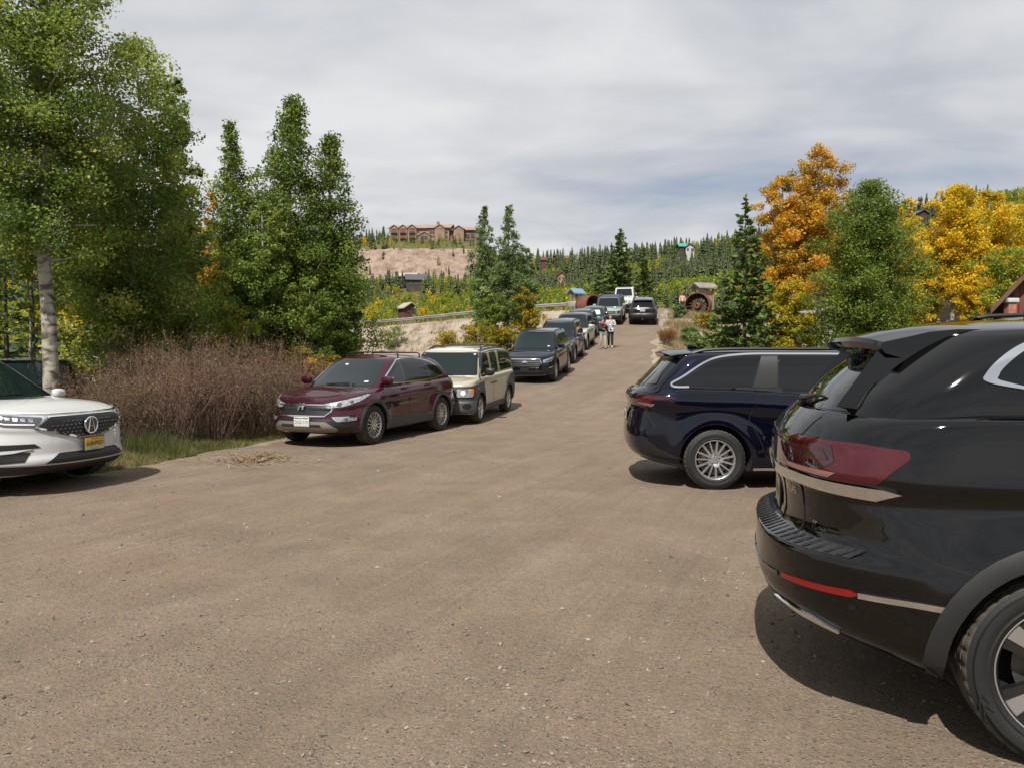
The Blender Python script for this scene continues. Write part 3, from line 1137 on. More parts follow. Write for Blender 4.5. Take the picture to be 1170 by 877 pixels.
def mat_ground():
    m, nt, b = new_mat('ground_soil')
    tc = nt.nodes.new('ShaderNodeTexCoord'); v = tc.outputs['Object']
    a = nt.nodes.new('ShaderNodeAttribute'); a.attribute_name = 'bare'
    a2 = nt.nodes.new('ShaderNodeAttribute'); a2.attribute_name = 'scree'
    n1 = noise(nt, v, .6, 7, .65)
    gr = ramp(nt, [(0.300, (0.0440, 0.0544, 0.0160)), (0.500, (0.0880, 0.0880, 0.0320)), (0.700, (0.1440, 0.1200, 0.0560))]); nt.links.new(n1, gr.inputs['Fac'])
    so = ramp(nt, [(0.300, (0.1924, 0.1517, 0.1147)), (0.500, (0.2812, 0.2331, 0.1850)), (0.720, (0.3478, 0.2997, 0.2442))]); nt.links.new(noise(nt, v, .9, 8, .7, .4), so.inputs['Fac'])
    # rills down the bank
    mask = math_n(nt, 'ADD', a.outputs['Fac'], math_n(nt, 'MULTIPLY', math_n(nt, 'SUBTRACT', noise(nt, v, .45, 6, .7), .5), .75))
    mk = ramp(nt, [(.42, (0, 0, 0)), (.58, (1, 1, 1))]); nt.links.new(mask, mk.inputs['Fac'])
    col = mixc(nt, mk.outputs['Color'], gr.outputs['Color'], so.outputs['Color'])
    sr = ramp(nt, [(0.340, (0.0880, 0.0680, 0.0520)), (0.440, (0.1760, 0.1240, 0.1000)), (0.540, (0.2480, 0.1880, 0.1520)), (0.660, (0.3360, 0.2720, 0.2080))]); nt.links.new(noise(nt, v, .22, 10, .80, .15), sr.inputs['Fac'])
    mask2 = math_n(nt, 'ADD', a2.outputs['Fac'], math_n(nt, 'MULTIPLY', math_n(nt, 'SUBTRACT', noise(nt, v, .05, 7, .7), .5), .9))
    mk2 = ramp(nt, [(.45, (0, 0, 0)), (.55, (1, 1, 1))]); nt.links.new(mask2, mk2.inputs['Fac'])
    col = mixc(nt, mk2.outputs['Color'], col, sr.outputs['Color'])
    nt.links.new(col, b.inputs['Base Color'])
    b.inputs['Roughness'].default_value = 1; b.inputs['Specular IOR Level'].default_value = .1
    bp = nt.nodes.new('ShaderNodeBump'); bp.inputs['Strength'].default_value = .8; bp.inputs['Distance'].default_value = .12
    nt.links.new(noise(nt, v, 2.6, 9, .75), bp.inputs['Height']); nt.links.new(bp.outputs['Normal'], b.inputs['Normal'])
    return m


def bare_mask(x, y):
    q = (x - GA[0]) * gnor[0] + (y - GA[1]) * gnor[1]
    s = (x - GA[0]) * gdir[0] + (y - GA[1]) * gdir[1]
    emb = sstep(-1.5, 0, q) * sstep(9, 6, q) * sstep(-30, -12, s) * sstep(34, 28, s) * 1.0
    dl = left_edge(y) - x; dr = x - right_edge(y)
    verge = np.maximum(sstep(3.5, .2, dl) * sstep(26, 40, y), sstep(3.2, .2, dr) * .8) * (y < 90)
    bank = sstep(0, 1, dr) * sstep(9, 4, dr) * sstep(40, 50, y) * sstep(80, 70, y) * .62
    bank2 = sstep(12, 16, dr) * sstep(39, 42, y) * sstep(60, 50, y) * .9
    return np.clip(np.maximum.reduce([emb, verge, bank, bank2]), 0, 1) * (y > -40)


def scree_mask(x, y):
    yy = np.maximum(y, 1)
    p = CX + F_PX * x / yy
    e = HOR - (height(x, y) - CAM_H) * F_PX / yy
    return sstep(388, 402, p) * sstep(562, 535, p) * sstep(282, 289, e) * sstep(333, 318, e) * (y > 200)


X = axis([(-1500, -300, 60), (-300, -100, 10), (-100, -36, 3), (-36, -14, .8), (-14, 24, .4), (24, 60, 1.2), (60, 300, 8), (300, 1500, 60)])
Y = axis([(-60, -8, 4), (-8, 30, .5), (30, 92, .5), (92, 140, 2), (140, 520, 5), (520, 700, 20), (700, 2400, 100)])
gme = grid_mesh('ground', X, Y, height, [mat_ground()], attr={'bare': bare_mask, 'scree': scree_mask})
ground = tag(link('ground', gme), kind='structure')


def lot_z(x, y):
    m = lot_mask(x, y)
    k = sstep(-.25, .35, m)
    ruts = .010 * fbm((x - .42 * y) * 1.6, y * .08, 3) + .003 * fbm(x * .9, y * .9, 3)
    return height(x, y) + (.035 + ruts) * k - .10 * (1 - k)


X = axis([(-16, -9, .4), (-9, 4, .16), (4, 16, .25), (16, 24, .8)])
Y = axis([(-8, 1, .5), (1, 24, .16), (24, 86, .3)])
lme = grid_mesh('gravel_road', X, Y, lot_z, [mat_gravel()], keep=lambda x, y: lot_mask(x, y) > -.4)
gravel_road = tag(link('gravel_road', lme), kind='structure')
# ------------------------------------------------------------------ the cars
P_BLACK = paint('paint_deep_black', (.0008, .0008, .0009), metal=.0, rough=.3, dust=.0, spec=.0, ior=1.56, cr0=.028)
P_NAVY = paint('paint_navy', (.0016, .0023, .0080), metal=.3, dust=.02, ior=1.5)
P_NAVY2 = paint('paint_dark_navy', (.004, .007, .018), metal=.3, dust=.12)
P_MAROON = paint('paint_maroon', (.045, .0042, .0145), metal=.45, dust=.16)
P_WHITE = paint('paint_pearl_white', (.49, .495, .495), metal=.0, dust=.2)
P_BEIGE = paint('paint_beige', (.36, .33, .255), metal=.1, dust=.2)
P_GREY = paint('paint_grey_blue', (.045, .052, .062), metal=.5, dust=.3)
P_GUN = paint('paint_gunmetal', (.035, .034, .036), metal=.5, dust=.45)
P_TEAL = paint('paint_dark_teal', (.012, .026, .032), metal=.4, dust=.3)
P_SAGE = paint('paint_pale_sage', (.25, .31, .28), metal=.1, dust=.25)
P_CREAM = paint('paint_off_white', (.46, .46, .415), metal=.0, dust=.3)
CARS = {}

# --- black SUV in front, seen from its rear corner
c = Car('parked_suv', 'glossy black SUV nearest the camera, its rear corner and chrome-edged tail towards us', 'car', 'cars parked on the right',
        wb=2.98, fo=.86, ro=1.15, W=2.0, H=1.79, tr=.385, tw=.265, rr=.275, wheel='star', fine=True, N=230, NT=56, zb=.27,
        zs=[(-2.64, 1.36), (-1.49, 1.385), (-.4, 1.36), (.6, 1.24), (1.2, 1.15), (2.05, 1.06), (2.35, .96)],
        zbt=[(-2.64, .41), (-2.25, .37), (-1.8, .30), (1.7, .27), (2.35, .3)],
        wt=[(0, .885), (.05, .93), (.18, .968), (.27, .985), (.36, .992), (.46, .990), (.58, .975), (.665, .958), (.70, .966), (.735, .988), (.76, .984), (.85, .965), (.94, .944), (.975, .930), (1, .893)],
        rxt=[(0, .16), (.05, .06), (.14, .005), (.22, 0), (.375, .0), (.40, .05), (.43, .11), (.50, .125), (.64, .11), (.68, .085), (.72, .082), (.86, .09), (.93, .13), (1, .20)],
        Lr=.72, nr=2.7, Lf=.8, nf=2.8, flare=.04,
        cowl=1.1, wtop=.45, rg0=[(0, -2.41), (.3, -2.34), (1, -2.02)], rg1=None,
        gw=[(0, .895), (.12, .89), (.5, .845), (.8, .79), (.9, .76), (.96, .72), (1, .64)],
        zr=[(-2.4, 1.675), (-2.0, 1.735), (-1.5, 1.752), (-.6, 1.755), (.3, 1.73), (1.1, 1.62)], rcrown=.055, gLr=.6, gnr=3.0,
        paint=P_BLACK, arch_r=.455)
c.body(); c.wheels(inset=.012); c.underside()
CARS['suv_black'] = c
# tail lamps right across the hatch
for s in (1, -1):
    lamp = c.patch('tail_light', rpoly([(.50, 1.255, .01), (.50, 1.105, .01), (.98, 1.085, .015), (1.06, 1.09, .02), (1.165, 1.205, .02), (1.15, 1.235, .02), (.95, 1.252, .02)], .01), 'wr', REDLAMP, sides=(s,), off=.006, res=.03)[0]
    c.patch('smoked_lens', rpoly([(.51, 1.232), (.51, 1.128), (.80, 1.125), (.865, 1.165), (.83, 1.232)], .006), 'wr', REDDARK, sides=(s,), off=.009, thick=.004, parent=lamp, res=.03)
    c.patch('lamp_signature', strip([(.58, 1.212), (.79, 1.208), (.83, 1.175), (.66, 1.162)], .012), 'wr', REDLAMP, sides=(s,), off=.012, thick=.004, parent=lamp, res=.03)
    c.patch('reverse_lens', rpoly([(.51, 1.128), (.51, 1.108), (.84, 1.098), (.88, 1.12)], .005), 'wr', plain('clear_lens_pink', (.22, .10, .10), rough=.1, coat=1), sides=(s,), off=.009, thick=.004, parent=lamp, res=.03)
c.one('centre_tail_light', [(rpoly([(-.5, 1.245), (-.5, 1.10), (.5, 1.10), (.5, 1.245)], .01), 'wr', REDDARK, dict(sides=(1,), off=.006, res=.04))])
c.patch('chrome_band', [(-1.14, 1.060), (-1.08, 1.078), (-.6, 1.092), (.6, 1.092), (1.08, 1.078), (1.14, 1.060), (1.02, 1.020), (.6, 1.046), (-.6, 1.046), (-1.02, 1.020)], 'wr', CHROME, sides=(1,), off=.016, thick=.02, res=.03)
c.one('plate_recess', [(rpoly([(-.29, 1.02), (-.29, .80), (.29, .80), (.29, 1.02)], .03), 'rear', GLOSSBLACK, dict(sides=(1,), off=.004, res=.05))])
c.plate(-1, .91, 0, (BLACK, PLATEPALE), [('713-BKW', .085, -.002, INK, .9)], off=.012)
c.patch('tailgate_seam', strip([(.60, 1.345), (.585, 1.09), (.60, .80), (.58, .76)], .007), 'wr', SEAM, off=.003, res=.03)
c.text_on('model_badge', 'ATLAS', .050, -1, .44, .985, CHROME, off=.005, sx=1.1)
c.text_on('trim_badge', 'SE', .035, -1, .70, .865, CHROME, off=.005, sx=1.1)
# bumper step
items = [([(-1.0, .770), (1.0, .770), (1.0, .8095), (-1.0, .8095)], 'wr', GLOSSBLACK, dict(sides=(1,), off=.003, res=.05))]
for k in range(34):
    q = -.96 + 1.92 * k / 33
    items.append(([(q, .773), (q + .020, .773), (q + .020, .8075), (q, .8075)], 'wr', BLACK, dict(sides=(1,), off=.006, thick=.006, res=.02)))
c.one('bumper_step_guard', items)
REFL = plain('red_reflector', (.19, .005, .005), rough=.25, coat=.3)
c.patch('rear_reflector', rpoly([(.66, .622), (.66, .600), (1.05, .612), (1.08, .626), (1.05, .640)], .006), 'wr', REFL, off=.006, res=.03)
c.patch('bumper_chrome_strip', strip([(1.08, .626), (1.25, .622), (1.42, .618)], .024), 'wr', CHROME, off=.010, res=.03)
c.patch('bumper_lower_line', strip([(0, .59), (.4, .592), (.62, .608)], .02), 'wr', GLOSSBLACK, off=.006, res=.03)
c.patch('exhaust_trim', rpoly([(.46, .475), (.44, .418), (.84, .405), (.93, .438), (.82, .485)], .015), 'wr', CHROME, off=.014, res=.03)
c.one('rear_diffuser', [(rpoly([(-.5, .48), (-.45, .40), (.45, .40), (.5, .48)], .02), 'wr', BLACK, dict(sides=(1,), off=.006, res=.05))])
CLADK = plain('dark_cladding', (.012, .0125, .013), rough=.6, bump=.08, bscale=260)
c.arch_trim(w=.072, mat=CLADK, off=.012)
c.patch('sill_cladding', [(-.93, .30), (-.91, .42), (.91, .42), (.93, .30)], 'side', CLADK, off=.012)
# cabin
c.patch('side_window', rpoly([(-1.745, 1.52, .02), (-1.70, 1.60, .06), (-1.56, 1.695, .06), (-.52, 1.702), (-.50, 1.44), (-1.40, 1.458, .03)], .03), 'side', GLASS, off=.006)
c.patch('side_window', rpoly([(-.44, 1.700), (.34, 1.685), (.36, 1.36), (-.42, 1.435)], .04), 'side', GLASS, off=.004)
c.patch('side_window', rpoly([(.42, 1.65), (.60, 1.60), (1.15, 1.30), (.44, 1.35)], .04), 'side', GLASS, off=.004)
c.patch('window_chrome', strip([tuple(p) for p in smooth_path([(1.1, 1.36), (.72, 1.60), (.50, 1.675), (.3, 1.703)])], .018), 'side', CHROME, off=.010, thick=.014, res=.03)
po = [tuple(p) for p in smooth_path([(0.360, 1.343), (-0.500, 1.430), (-1.370, 1.452), (-1.670, 1.490), (-1.785, 1.517), (-1.782, 1.548), (-1.730, 1.605), (-1.650, 1.662), (-1.540, 1.704), (-1.390, 1.722), (-0.930, 1.728), (0.300, 1.712)], 5)]
pi_ = [tuple(p) for p in smooth_path([(.3, 1.696), (-.9, 1.712), (-1.40, 1.709), (-1.52, 1.692), (-1.615, 1.652), (-1.69, 1.597), (-1.735, 1.545), (-1.71, 1.515), (-1.42, 1.470), (-.5, 1.444), (.36, 1.356)], 5)]
c.patch('pillar_chrome', po + pi_, 'side', CHROME, off=.011, thick=.016, res=.025)
c.patch('windshield', rpoly([(-.70, 1.2), (-.60, 1.66), (.60, 1.66), (.70, 1.2)], .07), 'front', GLASS_T, sides=(1,), off=.004, res=.06)
c.patch('rear_window', rpoly([(-.74, 1.375), (-.62, 1.66), (.62, 1.66), (.74, 1.375)], .05), 'rear', GLASS, sides=(1,), off=.004, res=.04)
mb = MB()          # roof spoiler, carrying the roof line on
vs, fs = [], []
ys = np.linspace(-.66, .66, 17)
for y in ys:
    e = abs(y) / .66
    zt = c.proj('top', -1.80, y)[0].z; zq = c.proj('top', -1.97 + .10 * e ** 3, y)[0].z
    xe = .14 * e ** 2.6
    prof = [(-1.70, zt + .006), (-1.84, zt + .008), (-2.02 + xe * .5, zq + .018), (-2.17 + xe, zq - .002), (-2.275 + xe, zq - .026), (-2.285 + xe, zq - .046), (-2.265 + xe, zq - .075), (-2.17 + xe, zq - .105), (-2.02 + xe * .5, zq - .13), (-1.86, zq - .10)]
    vs += [(x, y, z) for x, z in prof]
K = 10
for i in range(16):
    for k in range(K): fs.append((i * K + k, i * K + (k + 1) % K, (i + 1) * K + (k + 1) % K, (i + 1) * K + k))
fs += [tuple(range(K)), tuple(16 * K + k for k in range(K - 1, -1, -1))]
mb.add(vs, fs, P_BLACK)
for s in (1, -1):   # fins beside the rear glass
    mb.add([(-2.13, s * .61, 1.675), (-1.94, s * .655, 1.68), (-2.33, s * .71, 1.40), (-2.24, s * .725, 1.39), (-2.10, s * .55, 1.63), (-1.88, s * .6, 1.64), (-2.26, s * .64, 1.38), (-2.18, s * .66, 1.37)],
           [(0, 1, 3, 2), (4, 6, 7, 5), (0, 2, 6, 4), (1, 5, 7, 3), (0, 4, 5, 1), (2, 3, 7, 6)], P_BLACK, smooth=False)
mb.build('roof_spoiler', c.root)
mb = MB()          # rear wiper
p, n = c.proj('rear', 0, 1.40); 
mb.box((p.x - .03, 0, 1.395), (.06, .09, .05), BLACK, bev=.015)
q, _ = c.proj('rear', -.36, 1.43)
mb.tube([(p.x - .05, 0, 1.40), (q.x - .03, -.34, 1.435)], [.014, .008], BLACK, 8)
mb.tube([(q.x - .022, -.10, 1.425), (q.x - .012, -.40, 1.43)], .006, BLACK, 6)
mb.build('rear_wiper', c.root)
for s in (1, -1):   # bright roof rails
    mb = MB()
    pts = []
    for x, h in ((-1.50, .0), (-1.30, .035), (-1.0, .055), (-.5, .06), (.1, .058), (.4, .035), (.55, 0)):
        p, n = c.proj('top', x, .60 * s); pts.append((x, .60 * s, p.z + h))
    pts = smooth_path(pts, 4)
    for i in range(len(pts) - 1): pass
    mb.tube(pts, .019, SATIN, 10)
    mb.build('roof_rail', c.root)
    mb = MB()
    lo = [(p.x, p.y, c.proj('top', p.x, p.y)[0].z - .004) for p in pts]
    vs = [tuple(p) for p in pts] + lo
    n_ = len(pts)
    mb.add(vs + [(a, b - .012 * s, d) for a, b, d in vs], [(i, i + 1, n_ + i + 1, n_ + i) for i in range(n_ - 1)] + [(2 * n_ + i, 3 * n_ + i, 3 * n_ + i + 1, 2 * n_ + i + 1) for i in range(n_ - 1)], P_BLACK)
    mb.build('rail_base', c.root)
c.antenna(-1.28)
c.mirrors(.95, 1.30)
c.door([(-.40, 1.30), (.36, 1.22), (.40, .46), (-.46, .46), (-.60, .85)], handle=(-.28, 1.16), hmat=P_BLACK)
c.door([(.40, 1.215), (1.20, 1.10), (1.28, .70), (1.02, .46), (.43, .46)], handle=(.56, 1.10), hmat=P_BLACK)
pts = [(-1.36 + .10 * math.cos(a), 1.13 + .105 * math.sin(a)) for a in np.linspace(0, 2 * math.pi, 24, endpoint=False)]
fd = MB(); c.geo(fd, [(-1.36 + (a + 1.36) * 1.06, 1.13 + (b - 1.13) * 1.06) for a, b in pts], 'side', SEAM, sides=(-1,), off=.0012, thick=.002)
fdo = fd.build('fuel_door_seal', c.root)
mb = MB(); c.geo(mb, pts, 'side', P_BLACK, sides=(-1,), off=.004, thick=.004); mb.build('fuel_door', c.root)
c.patch('bumper_seam', strip([(1.03, 1.045), (1.05, .93), (1.12, .85), (1.26, .79), (1.42, .76)], .007), 'wr', SEAM, off=.003, res=.03)
mb = MB(); p, n = c._wrap(1.05, .57, True, 'lo')
for s in (1, -1):
    p, n = c._wrap(1.05 * s, .57, True, 'lo')
    mb = MB()
    mb.lathe([(.014, 0), (.014, .004), (.010, .004), (.010, .001), (0, .001)], BLACK, 16, M=Matrix.Translation(p + n * .001) @ n.to_track_quat('Y', 'Z').to_matrix().to_4x4())
    mb.build('parking_sensor', c.root)
# front (faces away)
c.patch('headlight', rpoly([(.45, .90), (1.1, .93), (1.1, .84), (.45, .82)], .02), 'wf', LAMP, off=.006)
c.one('grille', [(rpoly([(-.6, .82), (-.6, .62), (.6, .62), (.6, .82)], .04), 'wf', GLOSSBLACK, dict(sides=(1,), off=.006, res=.06))])

# --- navy minivan
c = Car('parked_minivan', 'dark navy minivan with silver wheels, parked behind the black SUV', 'car', 'cars parked on the right',
        wb=3.22, fo=.89, ro=1.02, W=1.98, H=1.73, tr=.366, tw=.235, rr=.236, wheel='split10', fine=True, N=190, NT=44, zb=.22,
        zs=[(-2.63, 1.23), (-1.53, 1.215), (-.3, 1.15), (.8, 1.08), (1.5, 1.02), (2.2, .93), (2.5, .8)],
        zbt=[(-2.63, .37), (-2.2, .30), (-1.75, .24), (1.8, .2), (2.5, .24)],
        wt=[(0, .895), (.05, .94), (.2, .968), (.42, .975), (.6, .965), (.72, .972), (.80, .992), (.84, .992), (.93, .965), (.97, .945), (1, .905)],
        rxt=[(0, .13), (.06, .05), (.16, .01), (.3, 0), (.55, .03), (.72, .055), (.88, .03), (.93, .05), (1, .12)],
        Lr=.62, nr=2.9, flare=.045, cowl=1.45, wtop=.55,
        rg0=[(0, -2.50), (1, -2.06)], gw=[(0, .90), (.1, .895), (.5, .86), (.8, .815), (.9, .785), (.96, .74), (1, .66)],
        zr=[(-2.5, 1.60), (-2.1, 1.645), (-1.2, 1.675), (-.2, 1.675), (.6, 1.64), (1.4, 1.5)], rcrown=.05, gLr=.42, gnr=3.2,
        paint=P_NAVY, arch_r=.43)
c.body(); c.wheels(inset=.02); c.underside()
CARS['minivan'] = c
for s in (1, -1):
    l = c.patch('tail_light', rpoly([(.42, 1.10), (.42, 1.03), (.72, 1.0), (.82, .99), (.96, 1.085), (1.14, 1.09), (1.27, 1.105, .01), (1.14, 1.135), (.8, 1.14)], .012), 'wr', REDLAMP, sides=(s,), off=.006, res=.03)[0]
    c.patch('lamp_smoked_tip', rpoly([(1.04, 1.128), (1.02, 1.092), (1.24, 1.100), (1.18, 1.124)], .006), 'wr', REDDARK, sides=(s,), off=.009, thick=.004, parent=l, res=.03)
    c.patch('lamp_lower_lens', rpoly([(.62, 1.035), (.86, 1.01), (.92, 1.0), (.98, 1.035), (.7, 1.05)], .006), 'wr', plain('clear_lens_pink', (.22, .10, .10)), sides=(s,), off=.009, thick=.004, parent=l, res=.03)
c.patch('bumper_corner_trim', rpoly([(.70, .62), (.74, .42), (1.10, .40), (1.34, .365), (1.05, .50), (.86, .64)], .015), 'wr', BLACK, off=.006, res=.04)
c.patch('bumper_vent', strip([(.80, .99), (.9, .86), (1.02, .74)], [.03, .02, .008]), 'wr', BLACK, off=.004, res=.03)
c.plate(-1, .86, 0, (BLACK, WHITE), [('QKD 418', .085, 0, INK, .9)])
c.dlo([(-2.11, 1.25, .03), (-1.99, 1.35, .08), (-1.64, 1.565, .15), (-1.28, 1.626, .1), (.3, 1.622), (.78, 1.565), (1.46, 1.11), (.4, 1.10), (-1.17, 1.20)], .03)
c.patch('side_window', rpoly([(-2.10, 1.262, .05), (-1.98, 1.335, .08), (-1.62, 1.55, .15), (-1.28, 1.612, .1), (-1.05, 1.617), (-1.17, 1.215)], .03), 'side', GLASS, off=.004)
c.patch('side_window', rpoly([(-.82, 1.620), (.26, 1.612), (.30, 1.125), (-.86, 1.185)], .03), 'side', GLASS, off=.004)
c.patch('side_window', rpoly([(.38, 1.605), (.75, 1.56), (1.42, 1.13), (.40, 1.11)], .04), 'side', GLASS, off=.004)
c.patch('pillar_panel', rpoly([(-1.035, 1.617), (-.84, 1.620), (-.875, 1.188), (-1.155, 1.213)], .006), 'side', plain('satin_pillar', (.015, .016, .017), rough=.4), off=.0035)
c.patch('window_chrome', strip([tuple(p) for p in smooth_path([(-1.92, 1.245), (-2.10, 1.247), (-2.12, 1.285), (-2.0, 1.36), (-1.66, 1.567), (-1.3, 1.628), (-.8, 1.638), (.3, 1.628), (.8, 1.57)])], [.016] * 6 + [.03] * 12 + [.024] * 100), 'side', SATIN, off=.009, thick=.012, res=.03) if False else \
    c.patch('window_chrome', strip([tuple(p) for p in smooth_path([(-1.92, 1.243), (-2.09, 1.245), (-2.125, 1.285), (-2.0, 1.36), (-1.66, 1.567), (-1.3, 1.630), (-.8, 1.640), (.3, 1.630), (.8, 1.575)])], .022), 'side', CHROME, off=.009, thick=.012, res=.03)
c.patch('windshield', rpoly([(-.72, 1.06), (-.62, 1.60), (.62, 1.60), (.72, 1.06)], .07), 'front', GLASS_T, sides=(1,), off=.004, res=.06)
c.patch('rear_window', rpoly([(-.76, 1.25), (-.66, 1.58), (.66, 1.58), (.76, 1.25)], .05), 'rear', GLASS, sides=(1,), off=.004, res=.04)
c.patch('quarter_gloss_panel', rpoly([(-2.43, 1.27), (-2.15, 1.60), (-2.04, 1.60), (-2.22, 1.40), (-2.30, 1.27)], .02), 'side', GLOSSBLACK, off=.010, res=.025)
mb = MB()
vs, fs = [], []
prof = [(-1.9, 1.706), (-2.1, 1.692), (-2.20, 1.672), (-2.20, 1.658), (-2.05, 1.64)]
for y in np.linspace(-.70, .70, 13):
    e = abs(y) / .70
    for x, z in prof: vs.append((x + .09 * e ** 3, y, z - .055 * e ** 2.6))
K = len(prof)
for i in range(12):
    for k in range(K): fs.append((i * K + k, i * K + (k + 1) % K, (i + 1) * K + (k + 1) % K, (i + 1) * K + k))
fs += [tuple(range(K)), tuple(12 * K + k for k in range(K - 1, -1, -1))]
mb.add(vs, fs, P_NAVY); mb.build('roof_spoiler', c.root)
c.rails(-1.85, .45, .66, h=.03, r=.02, mat=BLACK)
c.door([(-1.06, 1.18), (.30, 1.10), (.36, .36), (-.98, .36), (-1.08, .62), (-1.22, .86)], handle=(.10, 1.02))
c.door([(.36, 1.09), (1.42, 1.04), (1.45, .62), (1.16, .36), (.40, .36)], handle=(.56, 1.0))
c.patch('sill_trim', strip([(-1.16, .262), (0, .245), (1.14, .25)], .03), 'side', CHROME, off=.012)
c.patch('slide_rail', strip([(-2.0, 1.205), (-1.2, 1.185)], .012), 'side', SEAM, off=.003)
c.antenna(-1.7); c.mirrors(1.20, 1.14)
c.patch('headlight', rpoly([(.5, .84), (1.3, .93), (1.3, .86), (.5, .76)], .02), 'wf', LAMP, off=.006)
c.one('grille', [(rpoly([(-.7, .66), (-.6, .42), (.6, .42), (.7, .66)], .04), 'wf', BLACK, dict(sides=(1,), off=.006, res=.06))])

# --- maroon crossover
c = Car('parked_crossover', 'maroon crossover SUV with roof crossbars, front towards us, beside the red willow shrubs', 'car', 'cars parked along the left of the road',
        wb=2.62, fo=.98, ro=1.0, W=1.88, H=1.655, tr=.362, tw=.225, rr=.228, wheel='split10', fine=False, N=190, NT=44, zb=.23,
        zs=[(-2.31, 1.12), (-1.3, 1.10), (0, 1.05), (.9, 1.02), (1.55, .97), (2.0, .89), (2.29, .80)],
        zbt=[(-2.31, .40), (-1.8, .26), (1.6, .23), (2.29, .27)],
        crown=[(-2.31, 0), (-1, .03), (.9, .05), (1.5, .065), (2.0, .04), (2.24, 0)],
        wt=[(0, .90), (.06, .945), (.25, .975), (.5, .985), (.66, .975), (.73, .998), (.8, .995), (.93, .965), (.97, .945), (1, .90)],
        fxt=[(0, .16), (.08, .05), (.22, 0), (.38, .01), (.5, .03), (.75, .07), (.92, .13), (1, .24)],
        Lf=.80, nf=2.5, Lr=.6, nr=2.9, flare=.03, cowl=1.25, wtop=.38, rg0=[(0, -2.16), (.35, -2.08), (1, -1.68)],
        gw=[(0, .89), (.1, .885), (.5, .83), (.8, .77), (.9, .73), (.96, .68), (1, .60)],
        zr=[(-2.2, 1.42), (-1.7, 1.52), (-1.0, 1.575), (-.2, 1.585), (.4, 1.55), (1.2, 1.42)], rcrown=.055, gLr=.5, gnr=2.8,
        paint=P_MAROON, arch_r=.415)
c.body(); c.wheels(inset=.012); c.underside()
CARS['crossover'] = c
hl = c.patch('headlight', rpoly([(.43, .775, .01), (.50, .705, .02), (.80, .735, .03), (1.12, .83), (1.33, .925, .02), (1.22, .93), (.9, .87)], .02), 'wf', LAMP, off=.008, res=.03)
for h, s in zip(hl, (1, -1)):
    c.patch('lamp_projector', [(.70 + .045 * math.cos(a), .768 + .035 * math.sin(a)) for a in np.linspace(0, 6.283, 16, endpoint=False)], 'wf', LAMP_D, sides=(s,), off=.012, thick=.004, parent=h, res=.02)
    c.patch('lamp_projector', [(.92 + .035 * math.cos(a), .812 + .028 * math.sin(a)) for a in np.linspace(0, 6.283, 16, endpoint=False)], 'wf', LAMP_D, sides=(s,), off=.012, thick=.004, parent=h, res=.02)
g = c.one('grille', [(rpoly([(-.56, .775), (-.56, .66), (-.46, .575), (.46, .575), (.56, .66), (.56, .775)], .03), 'wf', BLACK, dict(sides=(1,), off=.006, res=.04))])
c.patch('grille_chrome', strip([(-.60, .785), (-.58, .655), (-.47, .568), (.47, .568), (.58, .655), (.60, .785)], .022), 'wf', CHROME, sides=(1,), off=.016, parent=g, res=.03)
c.patch('grille_bar', strip([(-.56, .755), (0, .76), (.56, .755)], .022), 'wf', CHROME, sides=(1,), off=.018, parent=g, res=.03)
c.patch('grille_bar', strip([(-.55, .69), (0, .695), (.55, .69)], .035), 'wf', GLOSSBLACK, sides=(1,), off=.014, parent=g, res=.03)
c.text_on('front_emblem', 'H', .15, 1, 0, .715, SATIN, off=.040, sx=1.15, bold=.012)
mb = MB(); p, n = c.proj('front', 0, .715)
ring = rpoly([(-.085, .662), (-.075, .775), (.075, .775), (.085, .662)], .02)
mb.tube([(p.x + .03, a, b) for a, b in ring + ring[:1]], .008, CHROME, 6)
mb.build('emblem_ring', c.root)
c.one('lower_bumper', [(rpoly([(-1.10, .46), (-1.0, .28), (1.0, .28), (1.10, .46), (.85, .42), (.62, .52), (-.62, .52), (-.85, .42)], .02), 'wf', BLACK, dict(sides=(1,), off=.006, res=.04))])
c.one('skid_plate', [(rpoly([(-.72, .34), (-.66, .30), (.66, .30), (.72, .34), (.50, .475), (-.50, .475)], .02), 'wf', plain('skid_silver', (.22, .195, .165), rough=.4, metal=.5), dict(sides=(1,), off=.014, res=.04)),
                     (rpoly([(-.40, .425), (-.44, .385), (.44, .385), (.40, .425)], .01), 'wf', WELL, dict(sides=(1,), off=.02, thick=.004, res=.05))])
for s in (1, -1):
    f = c.patch('fog_light', rpoly([(.60, .545), (.70, .47), (1.06, .485), (1.06, .545)], .02), 'wf', LAMP, sides=(s,), off=.008, res=.03)[0]
    c.patch('fog_surround', strip([(.60, .552), (1.07, .552)], .014), 'wf', CHROME, sides=(s,), off=.014, thick=.008, parent=f, res=.03)
    c.patch('fog_bulb', [(.86 + .04 * math.cos(a), .512 + .026 * math.sin(a)) for a in np.linspace(0, 6.283, 16, endpoint=False)], 'wf', LAMP_D, sides=(s,), off=.012, thick=.004, parent=f, res=.02)
c.plate(1, .475, .06, (WHITE, WHITE, (PLATEGREEN, .052, .071)), [('DGZ-Y19', .080, -.008, PLATEGREEN, .85), ('COLORADO', .018, .061, WHITE, 1.0)], off=.035)
c.arch_trim(w=.05, mat=CLAD, off=.010)
c.patch('sill_cladding', [(-.93, .27), (-.90, .46), (.88, .43), (.90, .25)], 'side', CLAD, off=.010)
c.patch('mud_flap', [(.865, .16), (.86, .46), (.905, .46), (.92, .17)], 'side', BLACK, off=-.02, thick=.02)
c.patch('mud_flap', [(-1.745, .17), (-1.74, .46), (-1.70, .46), (-1.69, .18)], 'side', BLACK, off=-.02, thick=.02)
